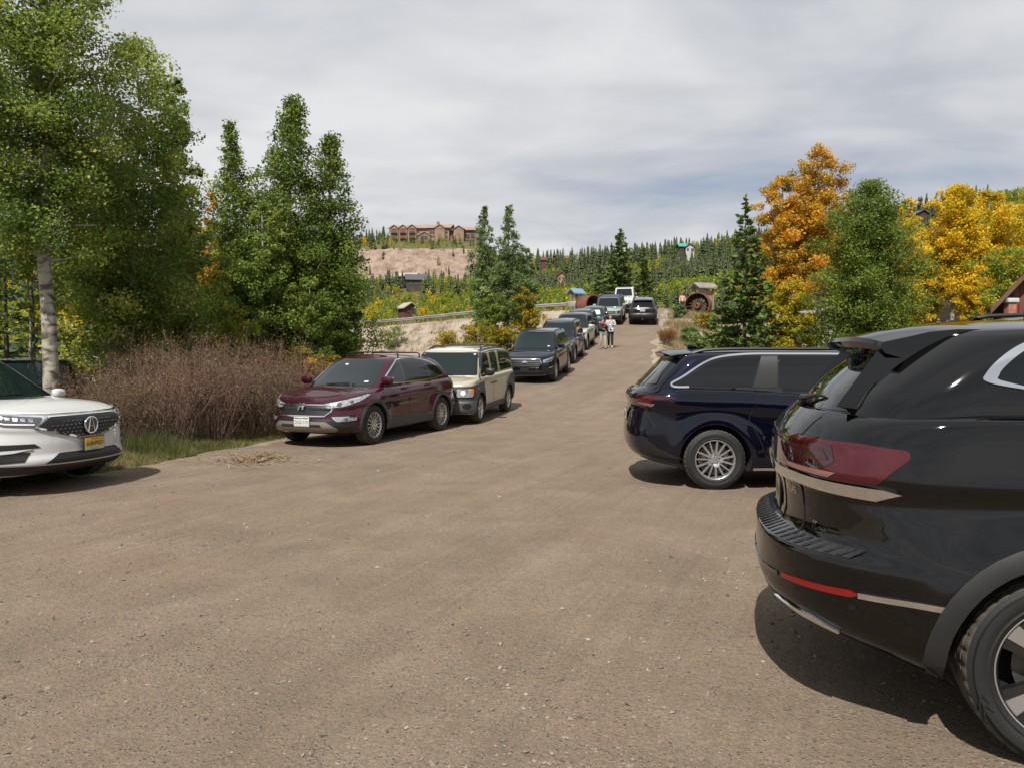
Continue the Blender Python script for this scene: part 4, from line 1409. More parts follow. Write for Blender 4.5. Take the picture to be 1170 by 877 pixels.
c.dlo([(.82, 1.10), (.26, 1.46), (.03, 1.53), (-.6, 1.532), (-1.0, 1.492), (-1.30, 1.40), (-1.58, 1.215), (-.95, 1.125), (.1, 1.095)], .03)
c.patch('side_window', rpoly([(.78, 1.11, .02), (.27, 1.44, .08), (.14, 1.51), (.10, 1.514), (.08, 1.115)], .03), 'side', GLASS_L, off=.004)
c.patch('side_window', rpoly([(.02, 1.535), (-.62, 1.525), (-.86, 1.50), (-.94, 1.14), (0, 1.115)], .03), 'side', GLASS, off=.004)
c.patch('side_window', rpoly([(-.93, 1.485), (-1.28, 1.40), (-1.56, 1.21, .04), (-1.02, 1.15)], .03), 'side', GLASS, off=.004)
c.patch('window_chrome', strip([tuple(p) for p in smooth_path([(.82, 1.115), (.25, 1.472), (0, 1.540), (-.6, 1.542), (-1.0, 1.50), (-1.32, 1.40), (-1.60, 1.215), (-1.54, 1.175), (-.95, 1.12), (.1, 1.09), (.78, 1.085)])], .018), 'side', CHROME, off=.009, thick=.012, res=.04)
c.patch('windshield', rpoly([(-.71, 1.06, .05), (-.565, 1.52, .08), (.565, 1.52, .08), (.71, 1.06, .05)], .06), 'front', GLASS_T, sides=(1,), off=.004, res=.05)
c.patch('rear_window', rpoly([(-.66, 1.17), (-.56, 1.46), (.56, 1.46), (.66, 1.17)], .05), 'rear', GLASS, sides=(1,), off=.004, res=.05)
for s in (1, -1):
    c.patch('tail_light', rpoly([(-2.20, .92), (-2.12, 1.16), (-1.98, 1.26), (-1.80, 1.42), (-1.88, 1.18), (-2.02, 1.02), (-2.08, .90)], .02), 'side', REDLAMP, sides=(s,), off=.008, res=.03)
c.door([(.06, 1.085), (.96, 1.05), (1.02, .80), (.86, .52), (.82, .47), (.08, .48)], handle=(.22, .985))
c.door([(.03, 1.085), (-1.0, 1.10), (-1.06, .95), (-.94, .72), (-.86, .48), (.05, .48)], handle=(-.72, 1.02))
c.mirrors(.86, 1.12, size=(.15, .24, .155))
c.crossbar(-.05, .60, h=.085); c.crossbar(-.95, .58, h=.085)
c.patch('roof_molding', strip([(-.02, .655), (-.4, .665), (-.9, .66), (-1.45, .60)], .02), 'top', SATIN, off=.012, thick=.015, res=.05)
mb = MB()
for y in (-.30, .28):
    a, _ = c.proj('front', y, 1.075); b, _ = c.proj('front', y + .5, 1.10)
    mb.tube([(a.x + .02, y, a.z + .01), (b.x + .025, min(y + .5, .66), b.z + .012)], .009, BLACK, 6)
mb.build('wiper', c.root)
c.patch('windshield_sticker', rpoly([(.48, 1.115), (.48, 1.14), (.56, 1.14), (.56, 1.115)], .003), 'front', WHITE, sides=(1,), off=.007, thick=.001)
c.patch('windshield_sticker', rpoly([(-.24, 1.43), (-.24, 1.455), (-.17, 1.455), (-.17, 1.43)], .003), 'front', WHITE, sides=(1,), off=.007, thick=.001)
c.patch('hood_seam', strip([(2.02, .60), (1.6, .68), (1.3, .72)], .006), 'top', SEAM, off=.002, res=.05)

# --- white crossover at the left edge
c = Car('parked_crossover', 'white crossover with black grille and yellow licence plate, parked on the grass', 'car', 'cars parked on the left',
        wb=2.75, fo=.93, ro=1.04, W=1.90, H=1.65, tr=.37, tw=.24, rr=.245, wheel='multi', N=200, NT=48, zb=.22,
        zs=[(-2.41, 1.10), (-1.3, 1.09), (0, 1.05), (.9, 1.04), (1.5, 1.01), (2.0, .955), (2.305, .895)],
        zbt=[(-2.41, .40), (-1.8, .25), (1.7, .22), (2.305, .26)],
        crown=[(-2.41, 0), (-1, .03), (.9, .05), (1.5, .06), (2.0, .045), (2.305, .0)],
        wt=[(0, .89), (.06, .935), (.25, .965), (.5, .98), (.66, .975), (.74, .998), (.82, .995), (.93, .965), (.97, .945), (1, .90)],
        fxt=[(0, .13), (.06, .05), (.14, .01), (.22, .0), (.34, .03), (.5, .035), (.62, .045), (.85, .06), (.95, .09), (1, .20)],
        Lf=.78, nf=2.6, flare=.03, cowl=1.25, wtop=.35, rg0=[(0, -2.25), (1, -1.75)],
        gw=[(0, .885), (.1, .88), (.5, .83), (.8, .77), (.9, .73), (.96, .68), (1, .60)],
        zr=[(-2.2, 1.42), (-1.7, 1.53), (-.8, 1.59), (-.1, 1.59), (.4, 1.55), (1.2, 1.42)],
        paint=P_WHITE, arch_r=.43)
c.body(); c.wheels(); c.underside()
CARS['white'] = c
mb = MB()
c.geo(mb, rpoly([(-.49, .895), (-.66, .785), (-.13, .645), (.13, .645), (.66, .785), (.49, .895)], .02), 'wf', plain('grille_black', (.006, .006, .007), rough=.5), sides=(1,), off=.006, res=.035)
for i in range(-9, 10):
    for j in range(5):
        y, z = i * .058 + (j % 2) * .029, .665 + j * .042
        if abs(y) < .57 - abs(z - .765) * 3.2 * (1 if z < .765 else .9) and abs(y) > .11:
            p, n = c._wrap(y, z, False, 'lo')
            mb.box(p + n * .010, (.012, .022, .012), plain('grille_studs', (.08, .08, .085), rough=.3), bev=.004)
g = mb.build('grille', c.root)
c.patch('grille_surround', strip([(-.52, .906), (-.685, .785), (-.14, .630), (.14, .630), (.685, .785), (.52, .906)], .026), 'wf', CHROME, sides=(1,), off=.015, parent=g, res=.03)
c.patch('grille_top_trim', strip([(-1.10, .945), (-.52, .917), (0, .914), (.52, .917), (1.10, .945)], .014), 'wf', CHROME, sides=(1,), off=.008, parent=g, res=.03)
p, n = c._wrap(0, .768, False, 'lo')
mb = MB()
N_ = 28
for k in range(2):
    rx, rz = (.098, .098)
ringp = [(p.x + .035, (.098 + .006 * math.sin(3 * a)) * math.cos(a), .768 + .098 * math.sin(a)) for a in np.linspace(0, 6.2832, 33)]
mb.tube(ringp, .010, CHROME, 8)
mb.tube([(p.x + .037, -.052, .688), (p.x + .037, -.014, .852)], [.010, .006], CHROME, 6)
mb.tube([(p.x + .037, .052, .688), (p.x + .037, .014, .852)], [.010, .006], CHROME, 6)
mb.tube([(p.x + .037, -.026, .755), (p.x + .037, .026, .755)], .005, CHROME, 6)
mb.lathe([(.10, 0), (.10, .012), (0, .014)], plain('emblem_back', (.02, .025, .03), rough=.1, coat=1), 28, M=Matrix.Translation((p.x + .018, 0, .768)) @ Matrix.Rotation(-math.pi / 2, 4, 'Z'))
mb.build('front_emblem', c.root)
hl = c.patch('headlight', rpoly([(.575, .895), (.68, .785), (.98, .805), (1.27, .885), (1.31, .945, .01), (1.0, .932)], .012), 'wf', LAMP_D, off=.008, res=.03)
for h, s in zip(hl, (1, -1)):
    for k in range(7):
        a = .68 + k * .074
        c.patch('led_module', rpoly([(a, .885 + k * .006), (a + .012, .845 + k * .0085), (a + .054, .849 + k * .0085), (a + .054, .890 + k * .006)], .006), 'wf', LED if k in (2, 5) else LAMP, sides=(s,), off=.012, thick=.003, parent=h, res=.03)
    c.patch('led_strip', strip([(.68, .818), (.97, .835), (1.24, .90)], .012), 'wf', LED, sides=(s,), off=.012, thick=.003, parent=h, res=.03)
for s in (1, -1):
    f = c.patch('fog_vent', rpoly([(.70, .60), (.64, .555), (.92, .535), (.74, .50), (.82, .40), (1.08, .385), (1.17, .55), (1.12, .60)], .012), 'wf', BLACK, sides=(s,), off=.006, res=.03)[0]
    c.patch('vent_fin', rpoly([(.72, .545), (1.05, .53), (1.08, .49), (.90, .505)], .005), 'wf', P_WHITE, sides=(s,), off=.016, parent=f, res=.03)
    c.patch('vent_chrome', rpoly([(1.09, .385), (1.20, .37), (1.26, .40), (1.19, .53)], .005), 'wf', SATIN, sides=(s,), off=.012, parent=f, res=.03)
c.one('lower_grille', [(rpoly([(-.62, .36), (-.44, .475), (.44, .475), (.62, .36)], .015), 'wf', BLACK, dict(sides=(1,), off=.006, res=.04))])
c.one('lower_bumper', [(rpoly([(-1.28, .355), (-1.25, .25), (1.25, .25), (1.28, .355)], .02), 'wf', BLACK, dict(sides=(1,), off=.008, res=.05))])
c.patch('bumper_lip', strip([(-1.24, .362), (0, .352), (1.24, .362)], .014), 'wf', SATIN, sides=(1,), off=.014, res=.04)
c.plate(1, .545, 0, (BLACK, PLATEYEL, (PLATEPALE, -.074, -.02)), [('A38•PVD', .080, -.004, INK, .82), ('NEW JERSEY', .018, .060, INK, 1.2), ('GARDEN STATE', .016, -.062, INK, 1.1)], off=.05)
c.arch_trim(w=.04, mat=BLACK, off=.010)
c.patch('sill_cladding', [(-.95, .26), (-.92, .38), (.92, .36), (.94, .24)], 'side', BLACK, off=.010)
c.dlo([(.83, 1.11), (.26, 1.47), (.02, 1.54), (-.7, 1.54), (-1.0, 1.50), (-1.36, 1.41), (-1.69, 1.195), (-1.0, 1.13)], .03)
c.patch('side_window', rpoly([(.79, 1.12, .02), (.27, 1.45, .08), (.06, 1.525), (.06, 1.12)], .03), 'side', GLASS_L, off=.004)
c.patch('side_window', rpoly([(0, 1.54), (-.70, 1.53), (-.95, 1.50), (-1.02, 1.15), (-.02, 1.12)], .03), 'side', GLASS, off=.004)
c.patch('side_window', rpoly([(-1.02, 1.49), (-1.35, 1.40), (-1.66, 1.2, .04), (-1.1, 1.16)], .03), 'side', GLASS, off=.004)
c.patch('windshield', rpoly([(-.72, 1.075, .05), (-.58, 1.53, .08), (.58, 1.53, .08), (.72, 1.075, .05)], .06), 'front', GLASS_T, sides=(1,), off=.004, res=.05)
c.door([(.04, 1.09), (.96, 1.06), (1.04, .82), (.88, .52), (.84, .42), (.06, .42)], handle=(.22, 1.0))
c.door([(.01, 1.09), (-1.02, 1.10), (-1.08, .95), (-.96, .72), (-.88, .42), (.03, .42)], handle=(-.72, 1.02))
c.mirrors(.84, 1.06, size=(.13, .19, .125))
c.patch('hood_seam', strip([(2.1, .70), (1.7, .75), (1.3, .78)], .006), 'top', SEAM, off=.002, res=.05)
mb = MB()
for y in (-.30, .28):
    a, _ = c.proj('front', y, 1.095); b, _ = c.proj('front', y + .5, 1.12)
    mb.tube([(a.x + .02, y, a.z + .01), (b.x + .025, min(y + .5, .66), b.z + .012)], .009, BLACK, 6)
mb.build('wiper', c.root)

# --- beige boxy SUV
c = Car('parked_suv', 'boxy beige SUV with grey plastic fenders and white roof, behind the maroon crossover', 'car', 'cars parked along the left of the road',
        wb=2.575, fo=.82, ro=.90, W=1.815, H=1.77, tr=.335, tw=.215, rr=.215, wheel='five', N=170, NT=44, zb=.24,
        zs=[(-2.19, 1.10), (0, 1.08), (1.0, 1.07), (1.5, 1.04), (1.9, 1.0), (2.11, .93)],
        zbt=[(-2.19, .36), (-1.7, .25), (1.6, .24), (2.11, .28)],
        crown=[(-2.19, 0), (-1, .02), (1.0, .035), (1.7, .035), (2.11, 0)],
        wt=[(0, .92), (.06, .96), (.25, .985), (.6, 1.0), (.85, .995), (.95, .98), (1, .93)],
        fxt=[(0, .08), (.08, .02), (.2, 0), (.4, .0), (.42, .03), (.85, .05), (.95, .08), (1, .16)],
        Lf=.55, nf=3.6, Lr=.4, nr=4, flare=.02, cowl=1.32, wtop=.90, rg0=[(0, -2.10), (1, -1.90)],
        gw=[(0, .93), (.1, .925), (.5, .89), (.8, .85), (.9, .82), (.96, .77), (1, .69)],
        zr=[(-2.1, 1.60), (-1.5, 1.68), (-.5, 1.72), (.4, 1.70), (1.0, 1.64), (1.3, 1.6)], rcrown=.045, gLr=.25, gnr=5, gLf=.4, gnf=4,
        paint=P_BEIGE, arch_r=.40)
c.body(); c.wheels(inset=.012); c.underside()
CARS['beige'] = c
c.patch('front_fender', rpoly([(2.0, .30), (2.02, .86), (1.40, .905), (1.02, .93), (.98, .86), (.93, .60), (.905, .42), (.885, .335), (.88, .30), (.90, .24), (.9, .335)] if False else
        [(1.02, .96), (.97, .60), (.90, .26)] + [(1.2875 + .41 * math.cos(a), .335 + .41 * math.sin(a)) for a in np.linspace(math.pi * 1.05, -.15, 22)] + [(1.95, .30), (2.02, .52), (2.02, .88), (1.5, .93)], .01), 'side', CLAD, off=.012, thick=.02)
c.patch('rear_fender', [(-2.05, .36), (-2.1, 1.02), (-1.60, 1.02), (-1.30, .94), (-.98, .78), (-.80, .34), (-.82, .26)] + [(-1.2875 + .41 * math.cos(a), .335 + .41 * math.sin(a)) for a in np.linspace(-.15, math.pi * 1.02, 22)], 'side', CLAD, off=.012, thick=.02)
c.patch('sill_cladding', [(-.86, .25), (-.84, .40), (.90, .40), (.90, .25)], 'side', CLAD, off=.012, thick=.02)
c.one('front_mask', [(rpoly([(-1.12, .895), (-1.12, .56), (1.12, .56), (1.12, .895)], .03), 'wf', CLAD, dict(sides=(1,), off=.010, res=.04))])
c.one('front_bumper', [(rpoly([(-1.14, .555), (-1.10, .30), (1.10, .30), (1.14, .555)], .03), 'wf', plain('bumper_grey', (.068, .069, .070), rough=.55), dict(sides=(1,), off=.02, res=.04, thick=.03))])
hl = c.patch('headlight', rpoly([(.56, .845), (.56, .66), (.92, .66), (.97, .73), (.97, .845)], .02), 'wf', LAMP, off=.030, thick=.03, res=.02)
for h, s in zip(hl, (1, -1)):
    c.patch('lamp_bezel', strip([(.55, .852), (.55, .652), (.93, .652), (.985, .725), (.985, .852), (.55, .852)], .016), 'wf', BLACK, sides=(s,), off=.032, thick=.03, parent=h, res=.02)
    c.patch('turn_signal', rpoly([(.87, .838), (.87, .72), (.96, .74), (.96, .838)], .01), 'wf', AMBER, sides=(s,), off=.035, thick=.004, parent=h, res=.03)
    c.patch('lamp_reflector', [(.70 + .055 * math.cos(a), .755 + .055 * math.sin(a)) for a in np.linspace(0, 6.283, 16, endpoint=False)], 'wf', LED, sides=(s,), off=.035, thick=.004, parent=h, res=.03)
c.one('grille', [(rpoly([(-.48, .83), (-.48, .66), (.48, .66), (.48, .83)], .02), 'wf', BLACK, dict(sides=(1,), off=.022, res=.05))])
for s in (1, -1):
    c.patch('fog_light', [(.80 + .11 * math.cos(a), .455 + .06 * math.sin(a)) for a in np.linspace(0, 6.283, 20, endpoint=False)], 'wf', WELL, sides=(s,), off=.024, res=.03)
    c.patch('side_marker', rpoly([(1.50, .86), (1.50, .80), (1.56, .80), (1.58, .86)], .01), 'side', plain('marker_orange', (.5, .07, .01), rough=.2, coat=1), sides=(s,), off=.020)
c.patch('window_frame', rpoly([(1.10, 1.10), (.86, 1.62, .06), (-.48, 1.68), (-1.45, 1.645), (-1.84, 1.52), (-1.90, 1.12), (-.5, 1.11)], .03), 'side', P_BEIGE, off=.002)
c.patch('side_window', rpoly([(1.06, 1.11), (.84, 1.60, .06), (.34, 1.655), (.28, 1.11)], .03), 'side', GLASS_L, off=.004)
c.patch('side_window', rpoly([(.16, 1.66), (-.42, 1.665), (-.45, 1.12), (.12, 1.12)], .03), 'side', GLASS_L, off=.004)
c.patch('side_window', rpoly([(-.62, 1.66), (-1.45, 1.62), (-1.80, 1.5), (-1.86, 1.14), (-.64, 1.13)], .03), 'side', GLASS, off=.004)
c.patch('roof_side_panel', strip([tuple(q) for q in smooth_path([(1.10, 1.665 - .06), (.75, 1.675), (.3, 1.715), (-.5, 1.73), (-1.4, 1.70), (-1.98, 1.60)])], .09), 'side', CLAD, off=.012, thick=.02)
c.patch('pillar_trim', strip([(1.30, 1.10), (1.06, 1.62)], .07), 'side', BLACK, off=.010)
c.patch('windshield', rpoly([(-.78, 1.10, .04), (-.70, 1.63, .06), (.70, 1.63, .06), (.78, 1.10, .04)], .06), 'front', GLASS_T, sides=(1,), off=.004, res=.05)
c.patch('roof_panel', rpoly([(.82, -.66), (.82, .66), (-1.75, .62), (-1.75, -.62)], .06), 'top', P_CREAM, sides=(1,), off=.006, res=.06)
c.rails(.55, -1.5, .66, h=.05)
c.crossbar(.35, .62, h=.07); c.crossbar(-.9, .62, h=.07)
c.door([(.20, 1.09), (1.06, 1.08), (1.07, .97), (1.0, .72), (.93, .44), (.22, .44)], handle=(.34, .88), hmat=BLACK)
c.door([(.17, 1.09), (-.60, 1.10), (-.64, .60), (-.72, .44), (.19, .44)], handle=(.06, .88), hmat=BLACK)
c.mirrors(.90, 1.14, size=(.14, .24, .19), mat=BLACK)
c.patch('windshield_sticker', rpoly([(.62, 1.57), (.62, 1.60), (.66, 1.60), (.66, 1.57)], .003), 'front', WHITE, sides=(1,), off=.007, thick=.001)
mb = MB()
for y in (-.40, .20):
    a, _ = c.proj('front', y, 1.11); b, _ = c.proj('front', y - .4, 1.14)
    mb.tube([(a.x + .02, y, a.z + .01), (b.x + .025, max(y - .5, -.7), b.z + .012)], .009, BLACK, 6)
mb.build('wiper', c.root)
c.patch('hood_seam', strip([(2.0, .62), (1.7, .66), (1.36, .70)], .006), 'top', SEAM, off=.002, res=.05)


# --- a generic SUV for the cars further up the road
def suv(label, pm, glass_front=GLASS_T, cat='car', group='cars parked along the left of the road', name='parked_suv', kind='hex', rails=True, roof=None, **k):
    d = dict(wb=2.75, fo=.92, ro=1.0, W=1.88, H=1.74, tr=.37, tw=.235, rr=.24, wheel='multi', N=110, NT=28, zb=.26, Lf=.7, nf=2.8, paint=pm, flare=.03)
    d.update(k)
    c = Car(name, label, cat, group, **d)
    H, wb, W2 = c.H, c.wb, c.W / 2
    c.body(roof_paint=roof); c.wheels(); c.underside()
    zt = H - .13
    zb_ = float(c.f_zs(0)) + .055
    f = wb / 2 - .45
    c.dlo([(f - .16, zb_), (f - .78, zt - .04), (.1, zt + .02), (-.8, zt + .01), (-1.27, zt - .04), (-1.62, zb_ + .09), (-.9, zb_ - .01)], .03)
    c.patch('side_window', rpoly([(f - .20, zb_ + .02), (f - .78, zt - .06), (.12, zt), (.10, zb_)], .04), 'side', GLASS, off=.004, res=.07)
    c.patch('side_window', rpoly([(.03, zt), (-.78, zt - .01), (-.85, zb_ + .02), (.02, zb_)], .04), 'side', GLASS, off=.004, res=.07)
    c.patch('side_window', rpoly([(-.88, zt - .02), (-1.25, zt - .06), (-1.58, zb_ + .10), (-.95, zb_ + .02)], .04), 'side', GLASS, off=.004, res=.07)
    zc = float(c.f_zs(f)) + .05
    c.patch('windshield', rpoly([(-.77 * W2, zc, .05), (-.65 * W2, H - .13, .07), (.65 * W2, H - .13, .07), (.77 * W2, zc, .05)], .06), 'front', glass_front, sides=(1,), off=.004, res=.06)
    c.patch('rear_window', rpoly([(-.74 * W2, zb_ + .05), (-.64 * W2, H - .17), (.64 * W2, H - .17), (.74 * W2, zb_ + .05)], .06), 'rear', GLASS, sides=(1,), off=.004, res=.06)
    c.door([(.06, zb_ - .04), (f - .05, zb_ - .05), (f, .85), (f - .16, .45), (.08, .45)], handle=(.22, zb_ - .14))
    c.door([(.03, zb_ - .04), (-1.0, zb_ - .02), (-1.06, .95), (-.90, .60), (-.86, .45), (.05, .45)], handle=(-.72, zb_ - .12))
    c.arch_trim(w=.05, mat=BLACK, off=.010)
    c.patch('sill_cladding', [(-.95, .29), (-.92, .40), (.92, .40), (.94, .29)], 'side', BLACK, off=.010)
    c.mirrors(f - .42, zb_ + .02, size=(.15, .24, .17))
    if rails: c.rails(.10, -1.5, W2 * .68, h=.035, r=.018)
    c.patch('tail_light', rpoly([(.52, zb_ - .02), (.52, zb_ - .16), (.95, zb_ - .18), (1.15, zb_ - .06), (1.1, zb_)], .02), 'wr', REDDARK, off=.008, res=.04)
    return c


c = suv('dark navy three-row SUV with a large chrome-barred grille, behind the beige SUV', P_NAVY2, wb=2.89, fo=.98, ro=1.12, W=1.93, H=1.77, tr=.385, wheel='multi', N=150, NT=40,
        zs=[(-2.57, 1.14), (0, 1.10), (1.0, 1.08), (1.6, 1.06), (2.1, .99), (2.43, .92)], nf=2.9, Lf=.75, fxt=[(0, .12), (.08, .04), (.2, 0), (.4, .01), (.6, .02), (.85, .04), (.95, .09), (1, .2)])
CARS['navy_suv'] = c
g = c.one('grille', [(rpoly([(-.52, .86), (-.58, .72), (-.48, .59), (.48, .59), (.58, .72), (.52, .86)], .03), 'wf', BLACK, dict(sides=(1,), off=.006, res=.05))])
c.patch('grille_surround', strip([(-.53, .87), (-.60, .72), (-.49, .575), (.49, .575), (.60, .72), (.53, .87), (-.53, .87)], .028), 'wf', CHROME, sides=(1,), off=.016, parent=g, res=.04)
for z in (.66, .725, .79): c.patch('grille_bar', strip([(-.56, z), (.56, z)], .022), 'wf', SATIN, sides=(1,), off=.014, parent=g, res=.04)
c.one('front_emblem', [([(.085 * math.cos(a), .765 + .042 * math.sin(a)) for a in np.linspace(0, 6.283, 24, endpoint=False)], 'wf', plain('emblem_blue', (.02, .05, .2), rough=.1, coat=1), dict(sides=(1,), off=.022, res=.04)),
                       (strip([(.09 * math.cos(a), .765 + .047 * math.sin(a)) for a in np.linspace(0, 6.283, 24)], .009), 'wf', CHROME, dict(sides=(1,), off=.027, res=.03)),
                       ([(-.03 + .018 * math.cos(a) * (1 if k % 2 else .45), .768 + .018 * math.sin(a) * (1 if k % 2 else .45)) for k, a in enumerate(np.linspace(0, 6.283, 12, endpoint=False))], 'wf', CHROME, dict(sides=(1,), off=.027, res=.03)),
                       ([(.03 + .011 * math.cos(a), .762 + .011 * math.sin(a)) for a in np.linspace(0, 6.283, 8, endpoint=False)], 'wf', CHROME, dict(sides=(1,), off=.027, res=.03))])
hl = c.patch('headlight', rpoly([(.64, .83), (.66, .74), (.95, .76), (1.20, .86), (1.28, .95), (1.0, .91)], .015), 'wf', LAMP, off=.008, res=.04)
for h, s in zip(hl, (1, -1)): c.patch('lamp_inner', rpoly([(.74, .82), (.74, .76), (.95, .775), (1.05, .85)], .01), 'wf', LAMP_D, sides=(s,), off=.012, thick=.004, parent=h, res=.04)
c.one('lower_grille', [(rpoly([(-.75, .48), (-.65, .34), (.65, .34), (.75, .48)], .03), 'wf', BLACK, dict(sides=(1,), off=.008, res=.06))])
c.patch('bumper_trim', strip([(-.76, .315), (-.6, .30), (.6, .30), (.76, .315)], .03), 'wf', SATIN, sides=(1,), off=.014)
c.patch('bumper_trim', strip([(-.72, .505), (.72, .505)], .03), 'wf', GLOSSBLACK, sides=(1,), off=.018)
for s in (1, -1):
    c.patch('fog_light', rpoly([(.84, .62), (.88, .44), (1.10, .46), (1.18, .60)], .02), 'wf', BLACK, sides=(s,), off=.008)
    c.patch('fog_trim', strip([(.86, .555), (1.14, .59)], .022), 'wf', CHROME, sides=(s,), off=.014)
c.patch('windshield_sticker', rpoly([(.52, 1.19), (.52, 1.22), (.60, 1.22), (.60, 1.19)], .003), 'front', WHITE, sides=(1,), off=.007, thick=.001)
c.one('license_plate', [(rpoly([(-.15, .565), (-.15, .42), (.15, .42), (.15, .565)], .01), 'wf', BLACK, dict(sides=(1,), off=.02))])

c = suv('grey-blue SUV with round fog lamps, parked between the navy and off-white SUVs', P_GREY, wb=2.70, fo=.92, W=1.86, H=1.80, tr=.37)
CARS['grey_suv'] = c
c.one('grille', [(rpoly([(-.50, .86), (-.46, .62), (.46, .62), (.50, .86)], .03), 'wf', GLOSSBLACK, dict(sides=(1,), off=.008, res=.06))])
c.patch('headlight', rpoly([(.56, .87), (.58, .76), (1.0, .80), (1.14, .90)], .02), 'wf', LAMP, off=.010, res=.05)
c.one('lower_bumper', [(rpoly([(-1.05, .60), (-1.0, .30), (1.0, .30), (1.05, .60), (.6, .54), (-.6, .54)], .03), 'wf', BLACK, dict(sides=(1,), off=.008, res=.06))])
c.patch('fog_light', [(.84 + .075 * math.cos(a), .46 + .075 * math.sin(a)) for a in np.linspace(0, 6.283, 16, endpoint=False)], 'wf', LAMP, off=.016)

c = suv('off-white SUV with black roof and lower bumper, between two dark cars on the slope', P_CREAM, roof=GLOSSBLACK, wb=2.85, W=1.95, H=1.80, tr=.38, rails=False)
CARS['white_suv'] = c
c.one('grille', [(rpoly([(-.50, .84), (-.50, .72), (.50, .72), (.50, .84)], .02), 'wf', GLOSSBLACK, dict(sides=(1,), off=.008, res=.06))])
c.patch('headlight', rpoly([(.56, .86), (.56, .77), (1.0, .79), (1.12, .89)], .015), 'wf', LAMP_D, off=.010, res=.05)
c.one('lower_bumper', [(rpoly([(-1.1, .56), (-1.05, .29), (1.05, .29), (1.1, .56)], .03), 'wf', BLACK, dict(sides=(1,), off=.008, res=.06))])

c = suv('dark teal crossover tucked behind the off-white SUV, beside the two walkers', P_TEAL, glass_front=GLASS_L, wb=2.65, W=1.82, H=1.66)
CARS['teal'] = c
c.one('grille', [(rpoly([(-.5, .80), (-.5, .6), (.5, .6), (.5, .80)], .03), 'wf', BLACK, dict(sides=(1,), off=.008, res=.08))])
c.patch('headlight', rpoly([(.56, .84), (.56, .74), (1.05, .8), (1.12, .88)], .02), 'wf', LAMP, off=.010, res=.06)

c = suv('small dark car with a pale green sunshade behind its windshield, half hidden by the walkers', P_TEAL, name='parked_car', wb=2.6, W=1.78, H=1.56, tr=.33, rails=False, glass_front=GLASS_L)
CARS['shade'] = c
c.patch('sunshade', rpoly([(-.56, 1.13), (-.48, 1.38), (.48, 1.38), (.56, 1.13)], .05), 'front', plain('sunshade_green', (.38, .62, .55), rough=.5, coat=.5), sides=(1,), off=.010, res=.08)
c.patch('headlight', rpoly([(.56, .80), (.56, .70), (1.05, .76), (1.12, .84)], .02), 'wf', LAMP, off=.010, res=.06)

# boxy off-roader, pale sage
box = dict(zs=[(-2.35, 1.14), (0, 1.14), (1.0, 1.13), (1.6, 1.11), (2.1, 1.08), (2.3, 1.02)], wt=[(0, .90), (.06, .95), (.3, .985), (.8, .99), (.95, .98), (1, .94)], Lf=.4, nf=4, Lr=.3, nr=5,
           cowl=1.05, wtop=.72, rg0=[(0, -2.2), (1, -2.05)], gw=[(0, .92), (.5, .88), (.88, .83), (.95, .79), (1, .70)], gLr=.2, gnr=6, gLf=.3, gnf=5,
           fxt=[(0, .08), (.1, .0), (.35, 0), (.37, .05), (.9, .06), (1, .15)], rcrown=.04)
c = suv('pale sage-green boxy off-roader with dark roof rack, parked near the crest', P_SAGE, roof=plain('matte_dark_top', (.03, .035, .06), rough=.5), wb=2.75, fo=.93, ro=1.0, W=1.93, H=1.88, tr=.40, tw=.26, rr=.22, zb=.34,
        zr=[(-2.3, 1.76), (-1, 1.82), (.5, 1.82), (1.0, 1.78)], **box)
CARS['sage'] = c
c.one('grille', [(rpoly([(-.90, .99), (-.90, .80), (.90, .80), (.90, .99)], .03), 'wf', BLACK, dict(sides=(1,), off=.008, res=.06))])
c.patch('headlight', [(.66 + .10 * math.cos(a), .895 + .09 * math.sin(a)) for a in np.linspace(0, 6.283, 18, endpoint=False)], 'wf', LAMP, off=.016)
c.one('front_bumper', [(rpoly([(-1.1, .70), (-1.05, .42), (1.05, .42), (1.1, .70)], .03), 'wf', BLACK, dict(sides=(1,), off=.02, res=.06))])
c.patch('grille_bar', strip([(-.5, .895), (.5, .895)], .05), 'wf', P_SAGE, sides=(1,), off=.014)

# white pickup
c = Car('pickup_truck', 'white open-top pickup truck at the top of the slope with its bed behind', 'truck', 'cars parked along the left of the road',
        wb=3.3, fo=.75, ro=1.1, W=1.88, H=2.0, tr=.42, tw=.27, rr=.22, wheel='five', N=110, NT=28, zb=.42, paint=P_WHITE, arch_r=.5,
        zs=[(-2.75, 1.28), (-.6, 1.26), (1.0, 1.22), (1.9, 1.19), (2.4, 1.12)], wt=[(0, .80), (.2, .86), (.6, .88), (.9, .86), (1, .80)], Lf=.35, nf=4, Lr=.2, nr=6, flare=.16,
        cowl=.85, wtop=.62, rg0=[(0, -.75), (1, -.68)], gw=[(0, .84), (.5, .80), (.9, .76), (1, .68)], gLr=.2, gnr=6, gLf=.25, gnf=5, zr=[(-.8, 1.93), (.9, 1.93)], rcrown=.03)
c.body(roof_paint=P_WHITE); c.wheels(inset=-.04); c.underside()
CARS['pickup'] = c
c.patch('windshield', rpoly([(-.66, 1.28), (-.58, 1.84), (.58, 1.84), (.66, 1.28)], .05), 'front', GLASS_T, sides=(1,), off=.004, res=.07)
c.patch('side_window', rpoly([(.66, 1.30), (.50, 1.84), (.05, 1.85), (.05, 1.30)], .04), 'side', GLASS, off=.004)
c.patch('side_window', rpoly([(-.03, 1.30), (-.03, 1.85), (-.62, 1.85), (-.66, 1.30)], .04), 'side', GLASS, off=.004)
c.door([(.02, 1.24), (.85, 1.22), (.85, .56), (.02, .56)], handle=(.15, 1.12), hmat=BLACK)
c.door([(-.02, 1.24), (-.72, 1.24), (-.72, .56), (-.02, .56)], handle=(-.55, 1.12), hmat=BLACK)
